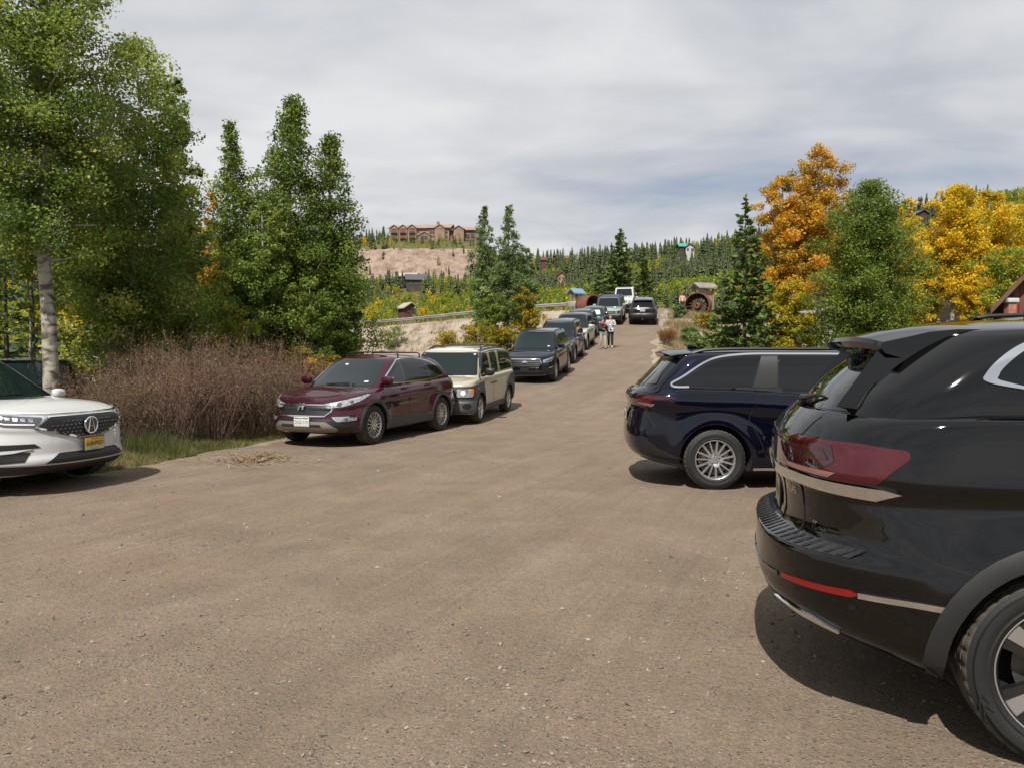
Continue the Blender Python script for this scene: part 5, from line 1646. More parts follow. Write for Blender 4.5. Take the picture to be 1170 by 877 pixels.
c.patch('roof_top', rpoly([(.50, -.56), (.50, .56), (-.60, .56), (-.60, -.56)], .04), 'top', BLACK, sides=(1,), off=.006)
c.patch('truck_bed', rpoly([(-.90, -.66), (-.90, .66), (-2.6, .66), (-2.6, -.66)], .04), 'top', WELL, sides=(1,), off=.004, res=.1)
c.one('grille', [(rpoly([(-.3 + .1 * k, 1.06), (-.3 + .1 * k, .86), (-.25 + .1 * k, .86), (-.25 + .1 * k, 1.06)], .015), 'wf', BLACK, dict(sides=(1,), off=.008)) for k in range(7)])
c.patch('headlight', [(.55 + .10 * math.cos(a), .96 + .10 * math.sin(a)) for a in np.linspace(0, 6.283, 18, endpoint=False)], 'wf', LAMP, off=.012)
c.one('front_bumper', [(rpoly([(-.95, .74), (-.9, .52), (.9, .52), (.95, .74)], .03), 'wf', BLACK, dict(sides=(1,), off=.12, thick=.12, res=.06))])
c.mirrors(.60, 1.30, size=(.14, .22, .2), mat=BLACK)

# gunmetal SUV seen from behind
c = suv('gunmetal SUV seen squarely from behind near the crest, sun glinting in its rear window', P_GUN, name='parked_suv', group='cars parked on the right', wb=2.79, fo=.93, ro=1.05, W=1.93, H=1.80, tr=.39, tw=.265, zb=.34,
        zs=[(-2.445, 1.19), (0, 1.14), (1, 1.10), (1.8, 1.05), (2.3, .95)], rg0=[(0, -2.33), (1, -1.98)], Lr=.45, nr=3.4)
CARS['gunmetal'] = c
c.one('rear_garnish', [(rpoly([(-.55, 1.14), (-.5, .93), (.5, .93), (.55, 1.14)], .03), 'wr', GLOSSBLACK, dict(sides=(1,), off=.010, res=.06))])
c.plate(-1, 1.03, 0, (WHITE, WHITE, (PLATEGREEN, -.074, -.04)), [('CKT-412', .08, .012, PLATEGREEN, .85)], off=.03)
c.one('rear_bumper', [(rpoly([(-1.15, .86), (-1.1, .45), (1.1, .45), (1.15, .86), (.7, .80), (-.7, .80)], .04), 'wr', BLACK, dict(sides=(1,), off=.012, res=.06)),
                      (strip([(-.95, .76), (-.75, .66), (.75, .66), (.95, .76)], .10), 'wr', P_GUN, dict(sides=(1,), off=.03, res=.06))])
mb = MB(); vs = []
mb.box((-2.02, 0, 1.735), (.28, 1.30, .035), P_GUN, bev=.012); mb.build('roof_spoiler', c.root)
mb = MB(); mb.box((-2.46, .0, .46), (.12, .07, .06), SATIN, bev=.01); mb.build('tow_hitch', c.root)

# dark car behind the aspen trunk
c = suv('black sedan-like wagon in the tree shade, behind the aspen trunk and white crossover', P_BLACK, name='parked_car', group='cars parked on the left', wb=2.75, W=1.85, H=1.62, rails=False, glass_front=GLASS_T)
CARS['shaded'] = c
c.patch('headlight', rpoly([(.56, .84), (.56, .74), (1.05, .80), (1.12, .88)], .02), 'wf', LAMP_D, off=.010, res=.06)
c.one('grille', [(rpoly([(-.5, .80), (-.5, .6), (.5, .6), (.5, .80)], .03), 'wf', BLACK, dict(sides=(1,), off=.008, res=.08))])

# dark car beyond the near SUV
c = suv('dark SUV with rack and roof box, only its roof showing beyond the nearest SUV', P_BLACK, group='cars parked on the right', wb=2.8, W=1.9, H=2.0, zb=.36, tr=.41, rails=False)
CARS['beyond'] = c
c.antenna(-1.93)
c.rails(-1.82, .3, .62, h=.10, r=.022)
mb = MB()
mb.prism([(-1.30, 2.03), (-1.05, 2.12), (-.55, 2.25), (.9, 2.26), (1.2, 2.14), (1.2, 2.03)], -.42, .42, GLOSSBLACK)
rb = mb.build('roof_box'); 
rb.parent = c.root

# ---- positions (x, y of the middle of the wheelbase, direction of travel)


def by_axle(c, x, y, ang, axle='rear', side=0):
    """place so that the given axle centre (side: -1 right / +1 left outer wheel face) is at x, y"""
    h = R(ang)
    f = Vector((math.cos(h), math.sin(h))); l = Vector((-math.sin(h), math.cos(h)))
    w = c.wb / 2
    p = Vector((x, y)) + f * (w if axle == 'rear' else -w) - l * (side * (c.W / 2 - .02))
    return c.put(p.x, p.y, ang, road_h)


by_axle(CARS['suv_black'], 2.175, 2.93, -16, 'rear', -1)
by_axle(CARS['minivan'], 2.46, 9.28, -4, 'rear', -1)
h_ = math.degrees(math.atan2(-.92, -.385))
by_axle(CARS['crossover'], -2.52, 14.1, h_, 'front', 1)
# white crossover: front centre F at (-5.18, 9.4)
hw = -14.0
fw = Vector((math.cos(R(hw)), math.sin(R(hw))))
cw = CARS['white']; pw = Vector((-5.13, 9.4)) - fw * cw.xf
cw.put(pw.x, pw.y, hw, lambda x, y: height(x, y) + .05)
by_axle(CARS['beige'], -.74, 18.1, math.degrees(math.atan2(-.97, -.25)), 'front', 1)
hd = math.degrees(math.atan2(-.97, -.23))
for key, px, D in (('navy_suv', 635.5, 27.8), ('grey_suv', 657, 33.8), ('white_suv', 671, 39.3), ('teal', 676.5, 44.8), ('shade', 690, 48.6), ('sage', 710, 54.2), ('pickup', 725, 61.5)):
    by_axle(CARS[key], (px - CX) * D / F_PX, D, hd, 'front', 1)
by_axle(CARS['gunmetal'], (735 - CX) * 54 / F_PX, 54.3, 90 - 11, 'rear', 0)
CARS['shaded'].put(-9.95, 16.0, -62, lambda x, y: height(x, y))
CARS['beyond'].put(3.95 + 2.4, 7.1, -6, road_h)
# ------------------------------------------------------------------ plants
def leaf_mat(name, cols, trans=.42, rough=.55):
    if name in _mats: return _mats[name]
    m, nt, b = new_mat(name)
    a = nt.nodes.new('ShaderNodeAttribute'); a.attribute_name = 'tint'
    r = ramp(nt, [(i / (len(cols) - 1), c) for i, c in enumerate(cols)])
    nt.links.new(a.outputs['Fac'], r.inputs['Fac'])
    nt.links.new(r.outputs['Color'], b.inputs['Base Color'])
    b.inputs['Roughness'].default_value = rough; b.inputs['Specular IOR Level'].default_value = .25
    t = nt.nodes.new('ShaderNodeBsdfTranslucent'); nt.links.new(r.outputs['Color'], t.inputs['Color'])
    mx = nt.nodes.new('ShaderNodeMixShader'); mx.inputs[0].default_value = trans
    nt.links.new(b.outputs[0], mx.inputs[1]); nt.links.new(t.outputs[0], mx.inputs[2])
    nt.links.new(mx.outputs[0], nt.nodes['Material Output'].inputs['Surface'])
    _mats[name] = m
    return m


L_GREEN = leaf_mat('leaf_green', [(0.0714, 0.1247, 0.0198), (0.1419, 0.2116, 0.0327), (0.2485, 0.3019, 0.0585), (0.4498, 0.4102, 0.0783)])
L_DARK = leaf_mat('leaf_dark_green', [(0.0648, 0.1026, 0.0162), (0.1089, 0.1665, 0.0252), (0.1710, 0.2286, 0.0351), (0.2484, 0.2808, 0.0513)])
L_LIME = leaf_mat('leaf_yellow_green', [(0.1074, 0.1468, 0.0164), (0.1976, 0.2501, 0.0287), (0.3411, 0.3444, 0.0377), (0.5920, 0.4313, 0.0394)])
L_GREY = leaf_mat('leaf_grey_green', [(0.0705, 0.1230, 0.0378), (0.1281, 0.1952, 0.0593), (0.1987, 0.2649, 0.0955), (0.3087, 0.3612, 0.1273)])
L_YELLOW = leaf_mat('leaf_yellow', [(0.2705, 0.2443, 0.0153), (0.5410, 0.3926, 0.0198), (0.7139, 0.4717, 0.0216), (0.7728, 0.5231, 0.0297)])
L_ORANGE = leaf_mat('leaf_orange', [(0.2427, 0.2090, 0.0216), (0.4608, 0.2848, 0.0270), (0.6144, 0.3285, 0.0324), (0.6656, 0.2965, 0.0270)])
L_OLIVE = leaf_mat('leaf_olive_yellow', [(0.1075, 0.1126, 0.0135), (0.2394, 0.2042, 0.0162), (0.4032, 0.2904, 0.0189), (0.5292, 0.3168, 0.0162)])
L_RUSSET = leaf_mat('leaf_russet', [(0.0966, 0.0569, 0.0365), (0.1702, 0.0934, 0.0580), (0.2484, 0.1378, 0.0829), (0.3680, 0.2579, 0.1658)], trans=.15)
N_PINE = leaf_mat('needles_pine', [(0.0343, 0.0625, 0.0158), (0.0695, 0.1091, 0.0246), (0.1188, 0.1672, 0.0361), (0.1954, 0.2191, 0.0440)], trans=.12)
N_SPRUCE = leaf_mat('needles_spruce', [(0.0161, 0.0357, 0.0153), (0.0323, 0.0620, 0.0221), (0.0553, 0.0918, 0.0314), (0.0816, 0.1139, 0.0450)], trans=.1)
N_BLUE = leaf_mat('needles_far', [(0.0312, 0.0448, 0.0176), (0.0504, 0.0696, 0.0264), (0.0784, 0.1000, 0.0352), (0.1192, 0.1344, 0.0440)], trans=.12)
G_GRASS = leaf_mat('grass_blade', [(0.0702, 0.0819, 0.0234), (0.1248, 0.1287, 0.0390), (0.1950, 0.1755, 0.0663), (0.2808, 0.2262, 0.1092)], trans=.3)
G_DRY = leaf_mat('dry_grass_blade', [(0.1217, 0.1076, 0.0468), (0.2059, 0.1638, 0.0796), (0.2808, 0.2153, 0.1123), (0.3370, 0.2621, 0.1498)], trans=.25)


def bark(name, base, dark, scale=1.0, scars=.5):
    if name in _mats: return _mats[name]
    m, nt, b = new_mat(name)
    tc = nt.nodes.new('ShaderNodeTexCoord')
    mp = nt.nodes.new('ShaderNodeMapping'); mp.inputs['Scale'].default_value = (3.0 * scale, 3.0 * scale, 6.5 * scale)
    nt.links.new(tc.outputs['Object'], mp.inputs['Vector'])
    n = noise(nt, mp.outputs[0], 1.5, 7, .62, .5)
    r = ramp(nt, [(scars - .10, dark), (scars - .03, tuple(.5 * (a + c) for a, c in zip(base, dark))), (scars + .03, base), (.9, tuple(min(1, c * 1.25) for c in base))])
    nt.links.new(n, r.inputs['Fac'])
    nt.links.new(r.outputs['Color'], b.inputs['Base Color']); b.inputs['Roughness'].default_value = .85
    bp = nt.nodes.new('ShaderNodeBump'); bp.inputs['Strength'].default_value = .5; bp.inputs['Distance'].default_value = .03
    nt.links.new(n, bp.inputs['Height']); nt.links.new(bp.outputs['Normal'], b.inputs['Normal'])
    _mats[name] = m
    return m


B_ASPEN = bark('aspen_bark', (.31, .29, .235), (.055, .042, .030), .60, .50)
B_PALE = bark('aspen_bark_young', (.27, .255, .20), (.07, .062, .05), 1.4, .40)
B_DARK = bark('conifer_bark', (.10, .075, .055), (.03, .024, .02), 1.5, .5)
B_TWIG = plain('willow_stems', (.150, .092, .070), rough=.8, vary=.45, vscale=3)


def norm(v):
    return v / (np.linalg.norm(v, axis=-1, keepdims=True) + 1e-9)


def leaf_quads(C, size, rng, up=1.1, aspect=.75, jit=.35):
    n = len(C)
    N = norm(rng.normal(size=(n, 3)) + np.array([0, -.25 * up, up]))
    T = norm(np.cross(N, rng.normal(size=(n, 3))))
    B = np.cross(N, T)
    s = (size * (1 + jit * rng.normal(size=n)).clip(.5, 1.8))[:, None]
    P = np.stack([C - T * s * .5, C + B * s * .5 * aspect, C + T * s * .5, C - B * s * .5 * aspect], 1).reshape(-1, 3)
    Fq = np.arange(4 * n).reshape(n, 4)
    return P, Fq


def tubes_np(paths, n=6):
    """list of (points, radii) -> arrays"""
    V, Fs, b = [], [], 0
    for pts, rad in paths:
        pts = np.asarray(pts, float); m = len(pts)
        t = np.gradient(pts, axis=0); t = norm(t)
        ref = np.array([.31, .95, .05])
        u = norm(np.cross(t, ref)); w = np.cross(t, u)
        an = np.linspace(0, 2 * math.pi, n, endpoint=False)
        ring = pts[:, None, :] + (np.cos(an)[None, :, None] * u[:, None, :] + np.sin(an)[None, :, None] * w[:, None, :]) * np.asarray(rad)[:, None, None]
        V.append(ring.reshape(-1, 3))
        i = np.arange(m - 1)[:, None] * n + np.arange(n)[None, :]
        j = np.arange(m - 1)[:, None] * n + (np.arange(n)[None, :] + 1) % n
        Fs.append(np.stack([i, j, j + n, i + n], -1).reshape(-1, 4) + b)
        b += m * n
    return np.concatenate(V), np.concatenate(Fs)


PROF = {
    'oval': pchip([(0, .50), (.2, .85), (.4, 1), (.65, .82), (.85, .5), (1, .12)]),
    'cone': pchip([(0, .9), (.12, 1), (.35, .82), (.6, .55), (.85, .25), (1, .06)]),
    'column': pchip([(0, .7), (.15, 1), (.5, .9), (.75, .62), (.9, .35), (1, .08)]),
    'tall': pchip([(0, .9), (.13, 1), (.35, .84), (.55, .62), (.74, .38), (.88, .19), (1, .06)]),
    'egg': pchip([(0, .9), (.2, 1), (.45, .92), (.7, .68), (.88, .38), (1, .1)]),
    'round': pchip([(0, .7), (.3, 1), (.6, .95), (.85, .62), (1, .2)]),
}


def broadleaf(H, R_, cb, prof, nb, nl, ls, seed, tr, rise=.5, cl=.22, lean=(0, 0), limbs=True, multi=1):
    """tapered trunk with limbs, and a crown of leaf faces gathered in clumps along the limbs"""
    rng = np.random.default_rng(seed)
    paths, cents, sig, tv = [], [], [], []
    for st in range(multi):
        ox, oy = (0, 0) if st == 0 else rng.normal(size=2) * R_ * .35
        hh = H * (1 if st == 0 else rng.uniform(.6, .9))
        zz = np.linspace(0, 1, 9)
        wob = np.cumsum(rng.normal(size=(9, 2)) * .012 * hh, axis=0); wob -= wob[0]
        tx = ox + wob[:, 0] * .5 + lean[0] * zz * hh; ty = oy + wob[:, 1] * .5 + lean[1] * zz * hh
        tz = zz * hh * .97
        trr = tr * (1 if st == 0 else .7)
        rad = trr * (1 - zz * .93) ** .8 + trr * .5 * np.exp(-zz * 40)
        tz0 = tz.copy(); tz0[0] = -.15
        paths.append((np.stack([tx, ty, tz0], 1), rad))
        n_ = max(6, nb // multi)
        for k in range(n_):
            rel = ((k + rng.random()) / n_) ** 1.05
            h = hh * (cb + (1 - cb) * rel * .98)
            r = R_ * float(PROF[prof](rel)) * rng.uniform(.62, 1.12) * (1 if st == 0 else .75)
            a = k * 2.399 + rng.normal() * .35 + st
            p0 = np.array([np.interp(h, tz, tx), np.interp(h, tz, ty), h])
            d = np.array([math.cos(a), math.sin(a), 0])
            up = rise * (.5 + rel * .8) + rng.normal() * .12
            p1 = p0 + d * r * .5 + np.array([0, 0, r * up * .30]) + rng.normal(size=3) * r * .07
            p2 = p0 + d * r + np.array([0, 0, r * up])
            pts = [p0, p1, p2]
            if limbs and r > .25: paths.append((pts, [trr * .24 * (1 - rel * .6), trr * .11 * (1 - rel * .5), .005]))
            nc = 4 if r > R_ * .5 else 2
            ct = rng.normal() * .16
            for q in range(nc):
                t = 1.0 - .24 * q - rng.random() * .1
                c = p0 * (1 - t) ** 2 + p1 * 2 * t * (1 - t) + p2 * t * t
                c = c + rng.normal(size=3) * r * .10
                cents.append(c); sig.append(max(.10, cl * R_ * rng.uniform(.55, 1.1) * (.5 + .5 * float(PROF[prof](rel))))); tv.append(ct + rng.normal() * .07)
        cents.append(np.array([tx[-1], ty[-1], tz[-1]])); sig.append(cl * R_ * .35); tv.append(.05)
    cents, sig, tv = np.array(cents), np.array(sig), np.array(tv)
    w = sig ** 2.0; w = w / w.sum()
    idx = rng.choice(len(cents), size=nl, p=w)
    off = rng.normal(size=(nl, 3)); ln = np.linalg.norm(off, axis=1, keepdims=True)
    off = off / ln * np.minimum(ln, 2.1) * np.array([1, 1, .72])
    C = cents[idx] + off * sig[idx][:, None] * .62
    C[:, 2] = np.maximum(C[:, 2], .05)
    V, Fq = leaf_quads(C, ls, rng)
    tint = (.42 + tv[idx] + rng.normal(size=nl) * .17).clip(0, 1)
    tV, tF = tubes_np(paths, 8)
    return (tV, tF), (V, Fq, np.repeat(tint, 4))


def conifer(H, R_, cb, seed, tr, dens=1.0, ns=.16, open_=.0, droop=.25):
    """trunk with whorls of drooping boughs clothed in needle sprays"""
    rng = np.random.default_rng(seed)
    zz = np.linspace(0, 1, 8)
    paths = [(np.stack([0 * zz, 0 * zz, np.where(zz == 0, -.2, zz * H)], 1), tr * (1 - zz * .96))]
    C, D, S = [], [], []
    nw = int(H * (1 - cb) / .24 * min(1.3, dens))
    for k in range(nw):
        rel = (k + rng.random() * .7) / nw
        z = H * (cb + (1 - cb) * rel)
        r = R_ * (1 - rel) ** .82 * (.62 if rel < .06 else 1)
        if open_ and rng.random() < open_: continue
        nb = max(4, int(7 * (1 - rel * .3)))
        for q in range(nb):
            a = rng.random() * 6.283
            L = max(.10, r * rng.uniform(.5, 1.15))
            d = np.array([math.cos(a), math.sin(a), 0])
            m = max(2, int(L / ns * 2.2 * dens))
            t = np.sqrt(rng.random(m)) if open_ else rng.uniform(.15, 1, m)
            side = np.array([-d[1], d[0], 0])
            p = np.array([0, 0, z]) + d * (t * L)[:, None] + side * (rng.normal(size=m) * (.05 + .16 * L) * (1.05 - t))[:, None]
            p[:, 2] += -droop * L * t ** 1.3 + .18 * L * t ** 3 + rng.normal(size=m) * .03
            C.append(p); D.append(np.repeat(d[None], m, 0) + rng.normal(size=(m, 3)) * .45 + np.array([0, 0, .1])); S.append(np.full(m, ns) * (.7 + .5 * (1 - rel)))
            if L > .35: paths.append(([[0, 0, z], [d[0] * L * .5, d[1] * L * .5, z - droop * L * .4], [d[0] * L * .95, d[1] * L * .95, z - droop * L * .8]], [tr * .18 * (1 - rel) + .006, .01, .004]))
    top = np.array([[0, 0, H * (1 - .02 * i)] for i in range(6)])
    C.append(top); D.append(np.tile([[.1, 0, 1.0]], (6, 1)) + rng.normal(size=(6, 3)) * .2); S.append(np.full(6, ns * .8))
    C = np.concatenate(C); D = norm(np.concatenate(D)); S = np.concatenate(S)
    n = len(C)
    W = norm(np.cross(D, rng.normal(size=(n, 3)))) * (S * .30)[:, None]
    V = np.stack([C - D * S[:, None] * .6, C + W, C + D * S[:, None] * .7, C - W], 1).reshape(-1, 3)
    Fq = np.arange(4 * n).reshape(n, 4)
    tint = np.repeat((.4 + rng.normal(size=n) * .2).clip(0, 1), 4)
    tV, tF = tubes_np(paths, 6)
    return (tV, tF), (V, Fq, tint)


def plant(name, label, cat, geo, lm, bm, loc, group=None, rz=0, trunk='trunk', crown='crown', scale=1):
    (tV, tF), (V, Fq, ti) = geo
    o = thing(name, label, cat, loc, (0, 0, rz), group)
    o.scale = (scale,) * 3
    t = link(trunk, np_mesh(trunk, tV, tF, [bm], smooth=True), o)
    c = link(crown, np_mesh(crown, V, Fq, [lm], attr={'tint': ti}), o)
    return o


def grow(px, D, top, hw, cb=.15, prof='oval', lm=None, bm=None, n=16000, ls=.075, nb=46, seed=1, label='', cat='tree', name='aspen_tree', group=None, tr=None, hpx=None, **k):
    x = (px - CX) * D / F_PX
    z0 = float(height(x, D))
    H = CAM_H + (HOR - top) * D / F_PX - z0
    R_ = hw * D / F_PX
    g = broadleaf(H, R_, cb, prof, nb, n, ls, seed, tr or max(.05, H * .013), **k)
    return plant(name, label, cat, g, lm or L_GREEN, bm or B_PALE, (x, D, z0), group)


def grow_con(px, D, top, hw, cb=.05, lm=None, seed=1, label='', name='spruce_tree', group=None, **k):
    x = (px - CX) * D / F_PX
    z0 = float(height(x, D))
    H = CAM_H + (HOR - top) * D / F_PX - z0
    g = conifer(H, hw * D / F_PX, cb, seed, max(.06, H * .014), **k)
    return plant(name, label, 'tree', g, lm or N_SPRUCE, B_DARK, (x, D, z0), group)


GL_ = 'trees in the wood on the left'
GR_ = 'autumn trees on the right'
# ---- left wood
big = grow(60, 14.0, -70, 118, cb=.36, prof='oval', lm=L_GREEN, bm=B_ASPEN, n=78000, ls=.052, nb=76, seed=21, tr=.150, lean=(.012, 0), rise=.35, cl=.205,
           label='tall aspen with a thick white scarred trunk, behind the white crossover', group=GL_)
grow(152, 17.0, 52, 84, cb=.14, prof='egg', lm=L_GREEN, n=62000, ls=.060, nb=80, seed=22, rise=.35, cl=.24, label='broad green aspen filling the gap between the scarred trunk and the lower aspens', group=GL_)
grow(-45, 17.0, -60, 120, cb=.2, lm=L_GREEN, n=50000, ls=.065, nb=60, seed=23, cl=.24, label='green aspen at the left border of the picture, cut off by it', group=GL_)
grow(203, 20.0, 92, 34, cb=.3, prof='column', lm=L_DARK, n=16000, ls=.075, nb=40, seed=24, label='dark narrow aspen whose top shows above the paler ones', group=GL_)
grow(208, 19.5, 215, 50, cb=.05, lm=L_GREEN, n=22000, ls=.07, nb=46, seed=25, label='low mid-green aspen behind the red shrubs, right of the broad one', group=GL_)
grow(108, 18.5, 190, 70, cb=.08, lm=L_LIME, n=26000, ls=.07, nb=50, seed=26, label='low yellow-green aspen behind the red shrubs', group=GL_)
grow(250, 26.0, 222, 30, cb=.2, lm=L_ORANGE, n=9000, ls=.085, nb=34, seed=27, label='orange-tinged aspen peeping out between green aspens of the left wood', group=GL_)
grow(232, 22.5, 265, 40, cb=.03, lm=L_LIME, n=15000, ls=.075, nb=40, seed=28, label='small pale green aspen in front of the orange-tinged one', group=GL_)
grow(274, 24.5, 143, 44, cb=.04, prof='tall', lm=L_DARK, n=44000, ls=.072, nb=100, seed=29, rise=.9, cl=.30, label='slender aspen with a blunt top, left of the tallest pointed one', group=GL_)
grow(334, 24.0, 110, 72, cb=.02, prof='tall', lm=L_DARK, n=105000, ls=.072, nb=150, seed=30, rise=.8, cl=.24, label='tallest pointed green aspen near the middle of the left wood', group=GL_)
grow(370, 25.0, 156, 54, cb=.02, prof='tall', lm=L_DARK, n=64000, ls=.072, nb=110, seed=31, rise=.8, cl=.26, label='pointed green aspen leaning out right of the tallest one', group=GL_)
grow(303, 22.5, 232, 42, cb=.03, prof='oval', lm=L_GREEN, n=22000, ls=.07, nb=46, seed=32, label='low bushy aspen at the foot of the tallest pointed one', group=GL_)
grow(392, 24.5, 292, 26, cb=.02, prof='round', lm=L_DARK, n=14000, ls=.07, nb=36, seed=33, label='low dark aspen bush at the right edge of the left wood', group=GL_)
grow(352, 22.5, 320, 34, cb=.02, prof='round', lm=L_DARK, n=13000, ls=.07, nb=34, seed=34, label='dark leafy bush above the maroon crossover roof', cat='bush', name='leafy_bush', group=GL_)
grow(160, 17.5, 312, 46, cb=.02, prof='round', lm=L_LIME, n=15000, ls=.06, nb=36, seed=35, label='yellow-green bush behind the red shrubs', cat='bush', name='leafy_bush', group=GL_)
grow(262, 19.5, 350, 34, cb=.02, prof='round', lm=L_LIME, n=9000, ls=.06, nb=30, seed=36, label='small pale green bush behind the right end of the red shrubs', cat='bush', name='leafy_bush', group=GL_)
for i, (px, D, top, hw, lab) in enumerate(((8, 21, 215, 44, 'dark spruce in the shade left of the scarred aspen trunk'), (38, 23, 190, 40, 'dark spruce seen over the black shaded car'), (95, 25, 170, 42, 'dark spruce right behind the scarred aspen trunk'),
                                          (150, 28, 190, 44, 'dark spruce deep in the wood behind the yellow-green aspen'), (205, 30, 220, 40, 'dark spruce deep in the wood behind the low mid-green aspen'), (262, 31, 200, 38, 'dark spruce behind the slender blunt-topped aspen'),
                                          (318, 31, 240, 40, 'dark spruce hidden behind the tallest pointed aspen'), (375, 32, 280, 34, 'dark spruce behind the right edge of the left wood'), (-50, 24, 150, 60, 'dark spruce at the left border of the picture'))):
    grow_con(px, D, top, hw, cb=.03, seed=60 + i, label=lab, group=GL_, dens=.8, ns=.24)
# bare young trunks in the shade
for i, (px, D, top, lab) in enumerate(((36, 17.5, 250, 'thin pale bare trunk left of the scarred aspen'), (112, 16.5, 330, 'thin pale bare stem among the red shrubs'), (138, 16.8, 300, 'thin grey stem behind the red shrubs'), (175, 17.2, 310, 'thin pale stem right of the grey one behind the red shrubs'))):
    grow(px, D, top, 14, cb=.7, lm=L_GREEN, n=900, ls=.06, nb=10, seed=80 + i, tr=.045, label=lab, group=GL_, name='young_aspen')
# ---- trio by the embankment
GT = 'slim aspens by the embankment'
grow(556, 38.0, 236, 23, cb=.22, prof='tall', lm=L_GREY, n=15000, ls=.085, nb=90, seed=41, rise=.8, label='slim grey-green aspen, left of the pair standing before the hill', group=GT)
grow(581, 38.5, 236, 27, cb=.22, prof='tall', lm=L_GREY, n=16000, ls=.085, nb=90, seed=42, rise=.8, label='slim grey-green aspen, right of the pair standing before the hill', group=GT)
grow(603, 39.5, 283, 17, cb=.1, prof='column', lm=L_GREY, n=6500, ls=.10, nb=34, seed=43, rise=.8, label='short slim aspen at the right side of the pair', group=GT)
grow(600, 37.0, 330, 21, cb=.02, prof='round', lm=L_OLIVE, n=7000, ls=.085, nb=30, seed=44, label='olive bush between the slim aspens and the parked cars', cat='bush', name='leafy_bush', group=GT)
grow(566, 36.5, 338, 26, cb=.02, prof='round', lm=L_DARK, n=9000, ls=.085, nb=30, seed=45, label='dark green bush at the foot of the slim aspens', cat='bush', name='leafy_bush', group=GT)
for i, (px, D, top, hw, lab) in enumerate(((512, 33, 382, 26, 'yellow willow bush behind the beige SUV roof, left end of its row'), (545, 32.5, 373, 28, 'yellow willow bush behind the beige SUV roof, middle of its row'), (574, 32, 378, 22, 'yellow willow bush behind the beige SUV roof, beside the navy SUV'),
                                          (340, 21.5, 399, 26, 'yellow-orange low bush above the maroon crossover hood'), (372, 22, 408, 22, 'low yellow bush against the dark leaves left of the crossover roof'))):
    grow(px, D, top, hw, cb=.02, prof='round', lm=L_OLIVE, n=7000, ls=.07, nb=30, seed=50 + i, label=lab, cat='bush', name='willow_bush', group='yellow willow bushes')
# ---- right side
g = grow_con(850, 35.5, 226, 46, cb=.02, lm=N_PINE, seed=71, label='tall ragged dark pine beside the road bank', name='pine_tree', group=GR_, dens=2.7, ns=.27, open_=.04, droop=.05)
grow_con(824, 38, 315, 26, cb=.02, lm=N_PINE, seed=72, label='small dark pine at the left foot of the tall ragged pine', name='pine_tree', group=GR_, dens=1.4, ns=.22, open_=.1, droop=.05)
grow_con(872, 33.5, 352, 22, cb=.02, lm=N_PINE, seed=73, label='small dark pine at the right foot of the tall ragged pine', name='pine_tree', group=GR_, dens=1.4, ns=.22, open_=.1, droop=.05)
grow(893, 44, 203, 40, cb=.22, prof='egg', lm=L_ORANGE, n=38000, ls=.11, nb=56, seed=101, rise=.6, label='golden aspen with bare pale trunks, right behind the ragged pine', group=GR_)
grow(933, 45, 172, 42, cb=.20, prof='oval', lm=L_ORANGE, n=40000, ls=.11, nb=60, seed=102, rise=.6, label='tallest orange-brown aspen of the right group', group=GR_)
grow(962, 47, 232, 26, cb=.3, prof='oval', lm=L_ORANGE, n=8000, ls=.11, nb=36, seed=103, label='orange aspen half hidden behind the large green one', group=GR_)
grow(986, 33, 209, 57, cb=.01, prof='egg', lm=L_DARK, n=105000, ls=.080, nb=130, seed=104, rise=.6, cl=.26, label='large full green aspen leafy down to the ground', group=GR_)
grow(1030, 36, 322, 32, cb=.02, prof='round', lm=L_LIME, n=14000, ls=.085, nb=40, seed=105, label='green bush at the right foot of the large green aspen', cat='bush', name='leafy_bush', group=GR_)
grow(902, 35, 322, 27, cb=.02, prof='oval', lm=leaf_mat('leaf_bright_yellow', [(.17, .18, .015), (.32, .29, .02), (.46, .36, .02), (.55, .38, .02)]), n=16000, ls=.085, nb=40, seed=106, label='bright yellow young aspen over the minivan roof', group=GR_, name='young_aspen')
grow(878, 37.5, 318, 16, cb=.02, prof='oval', lm=L_LIME, n=6000, ls=.085, nb=30, seed=107, label='yellow-green young aspen between the pine and the bright yellow one', group=GR_, name='young_aspen')
grow(926, 36.5, 362, 20, cb=.02, prof='round', lm=L_LIME, n=6000, ls=.085, nb=26, seed=108, label='low green bush over the minivan roof, left of the large green aspen', cat='bush', name='leafy_bush', group=GR_)
grow(1030, 42, 228, 29, cb=.06, prof='column', lm=L_YELLOW, n=20000, ls=.10, nb=56, seed=109, label='yellow aspen right behind the large green one', group=GR_)
grow(1086, 44, 214, 40, cb=.17, prof='egg', lm=L_YELLOW, n=46000, ls=.105, nb=80, seed=110, label='bright yellow aspen with thin dark trunk, tallest of the yellow ones', group=GR_)
grow(1106, 46, 246, 26, cb=.05, prof='oval', lm=L_LIME, n=8000, ls=.105, nb=36, seed=111, label='yellow-green aspen between two bright yellow ones', group=GR_)
grow(1131, 46, 220, 40, cb=.06, prof='egg', lm=L_YELLOW, n=36000, ls=.11, nb=60, seed=112, label='yellow-orange aspen above the green one by the barn', group=GR_)
grow(1166, 47, 236, 42, cb=.05, prof='egg', lm=L_YELLOW, n=26000, ls=.11, nb=46, seed=113, label='golden aspen at the right border of the picture', group=GR_)
grow(1152, 37, 286, 40, cb=.03, prof='round', lm=L_LIME, n=24000, ls=.09, nb=56, seed=114, label='rounded light green aspen by the barn roof', group=GR_)
grow(1215, 40, 250, 45, cb=.05, prof='round', lm=L_GREEN, n=12000, ls=.10, nb=40, seed=115, label='green aspen beyond the right border of the picture', group=GR_)
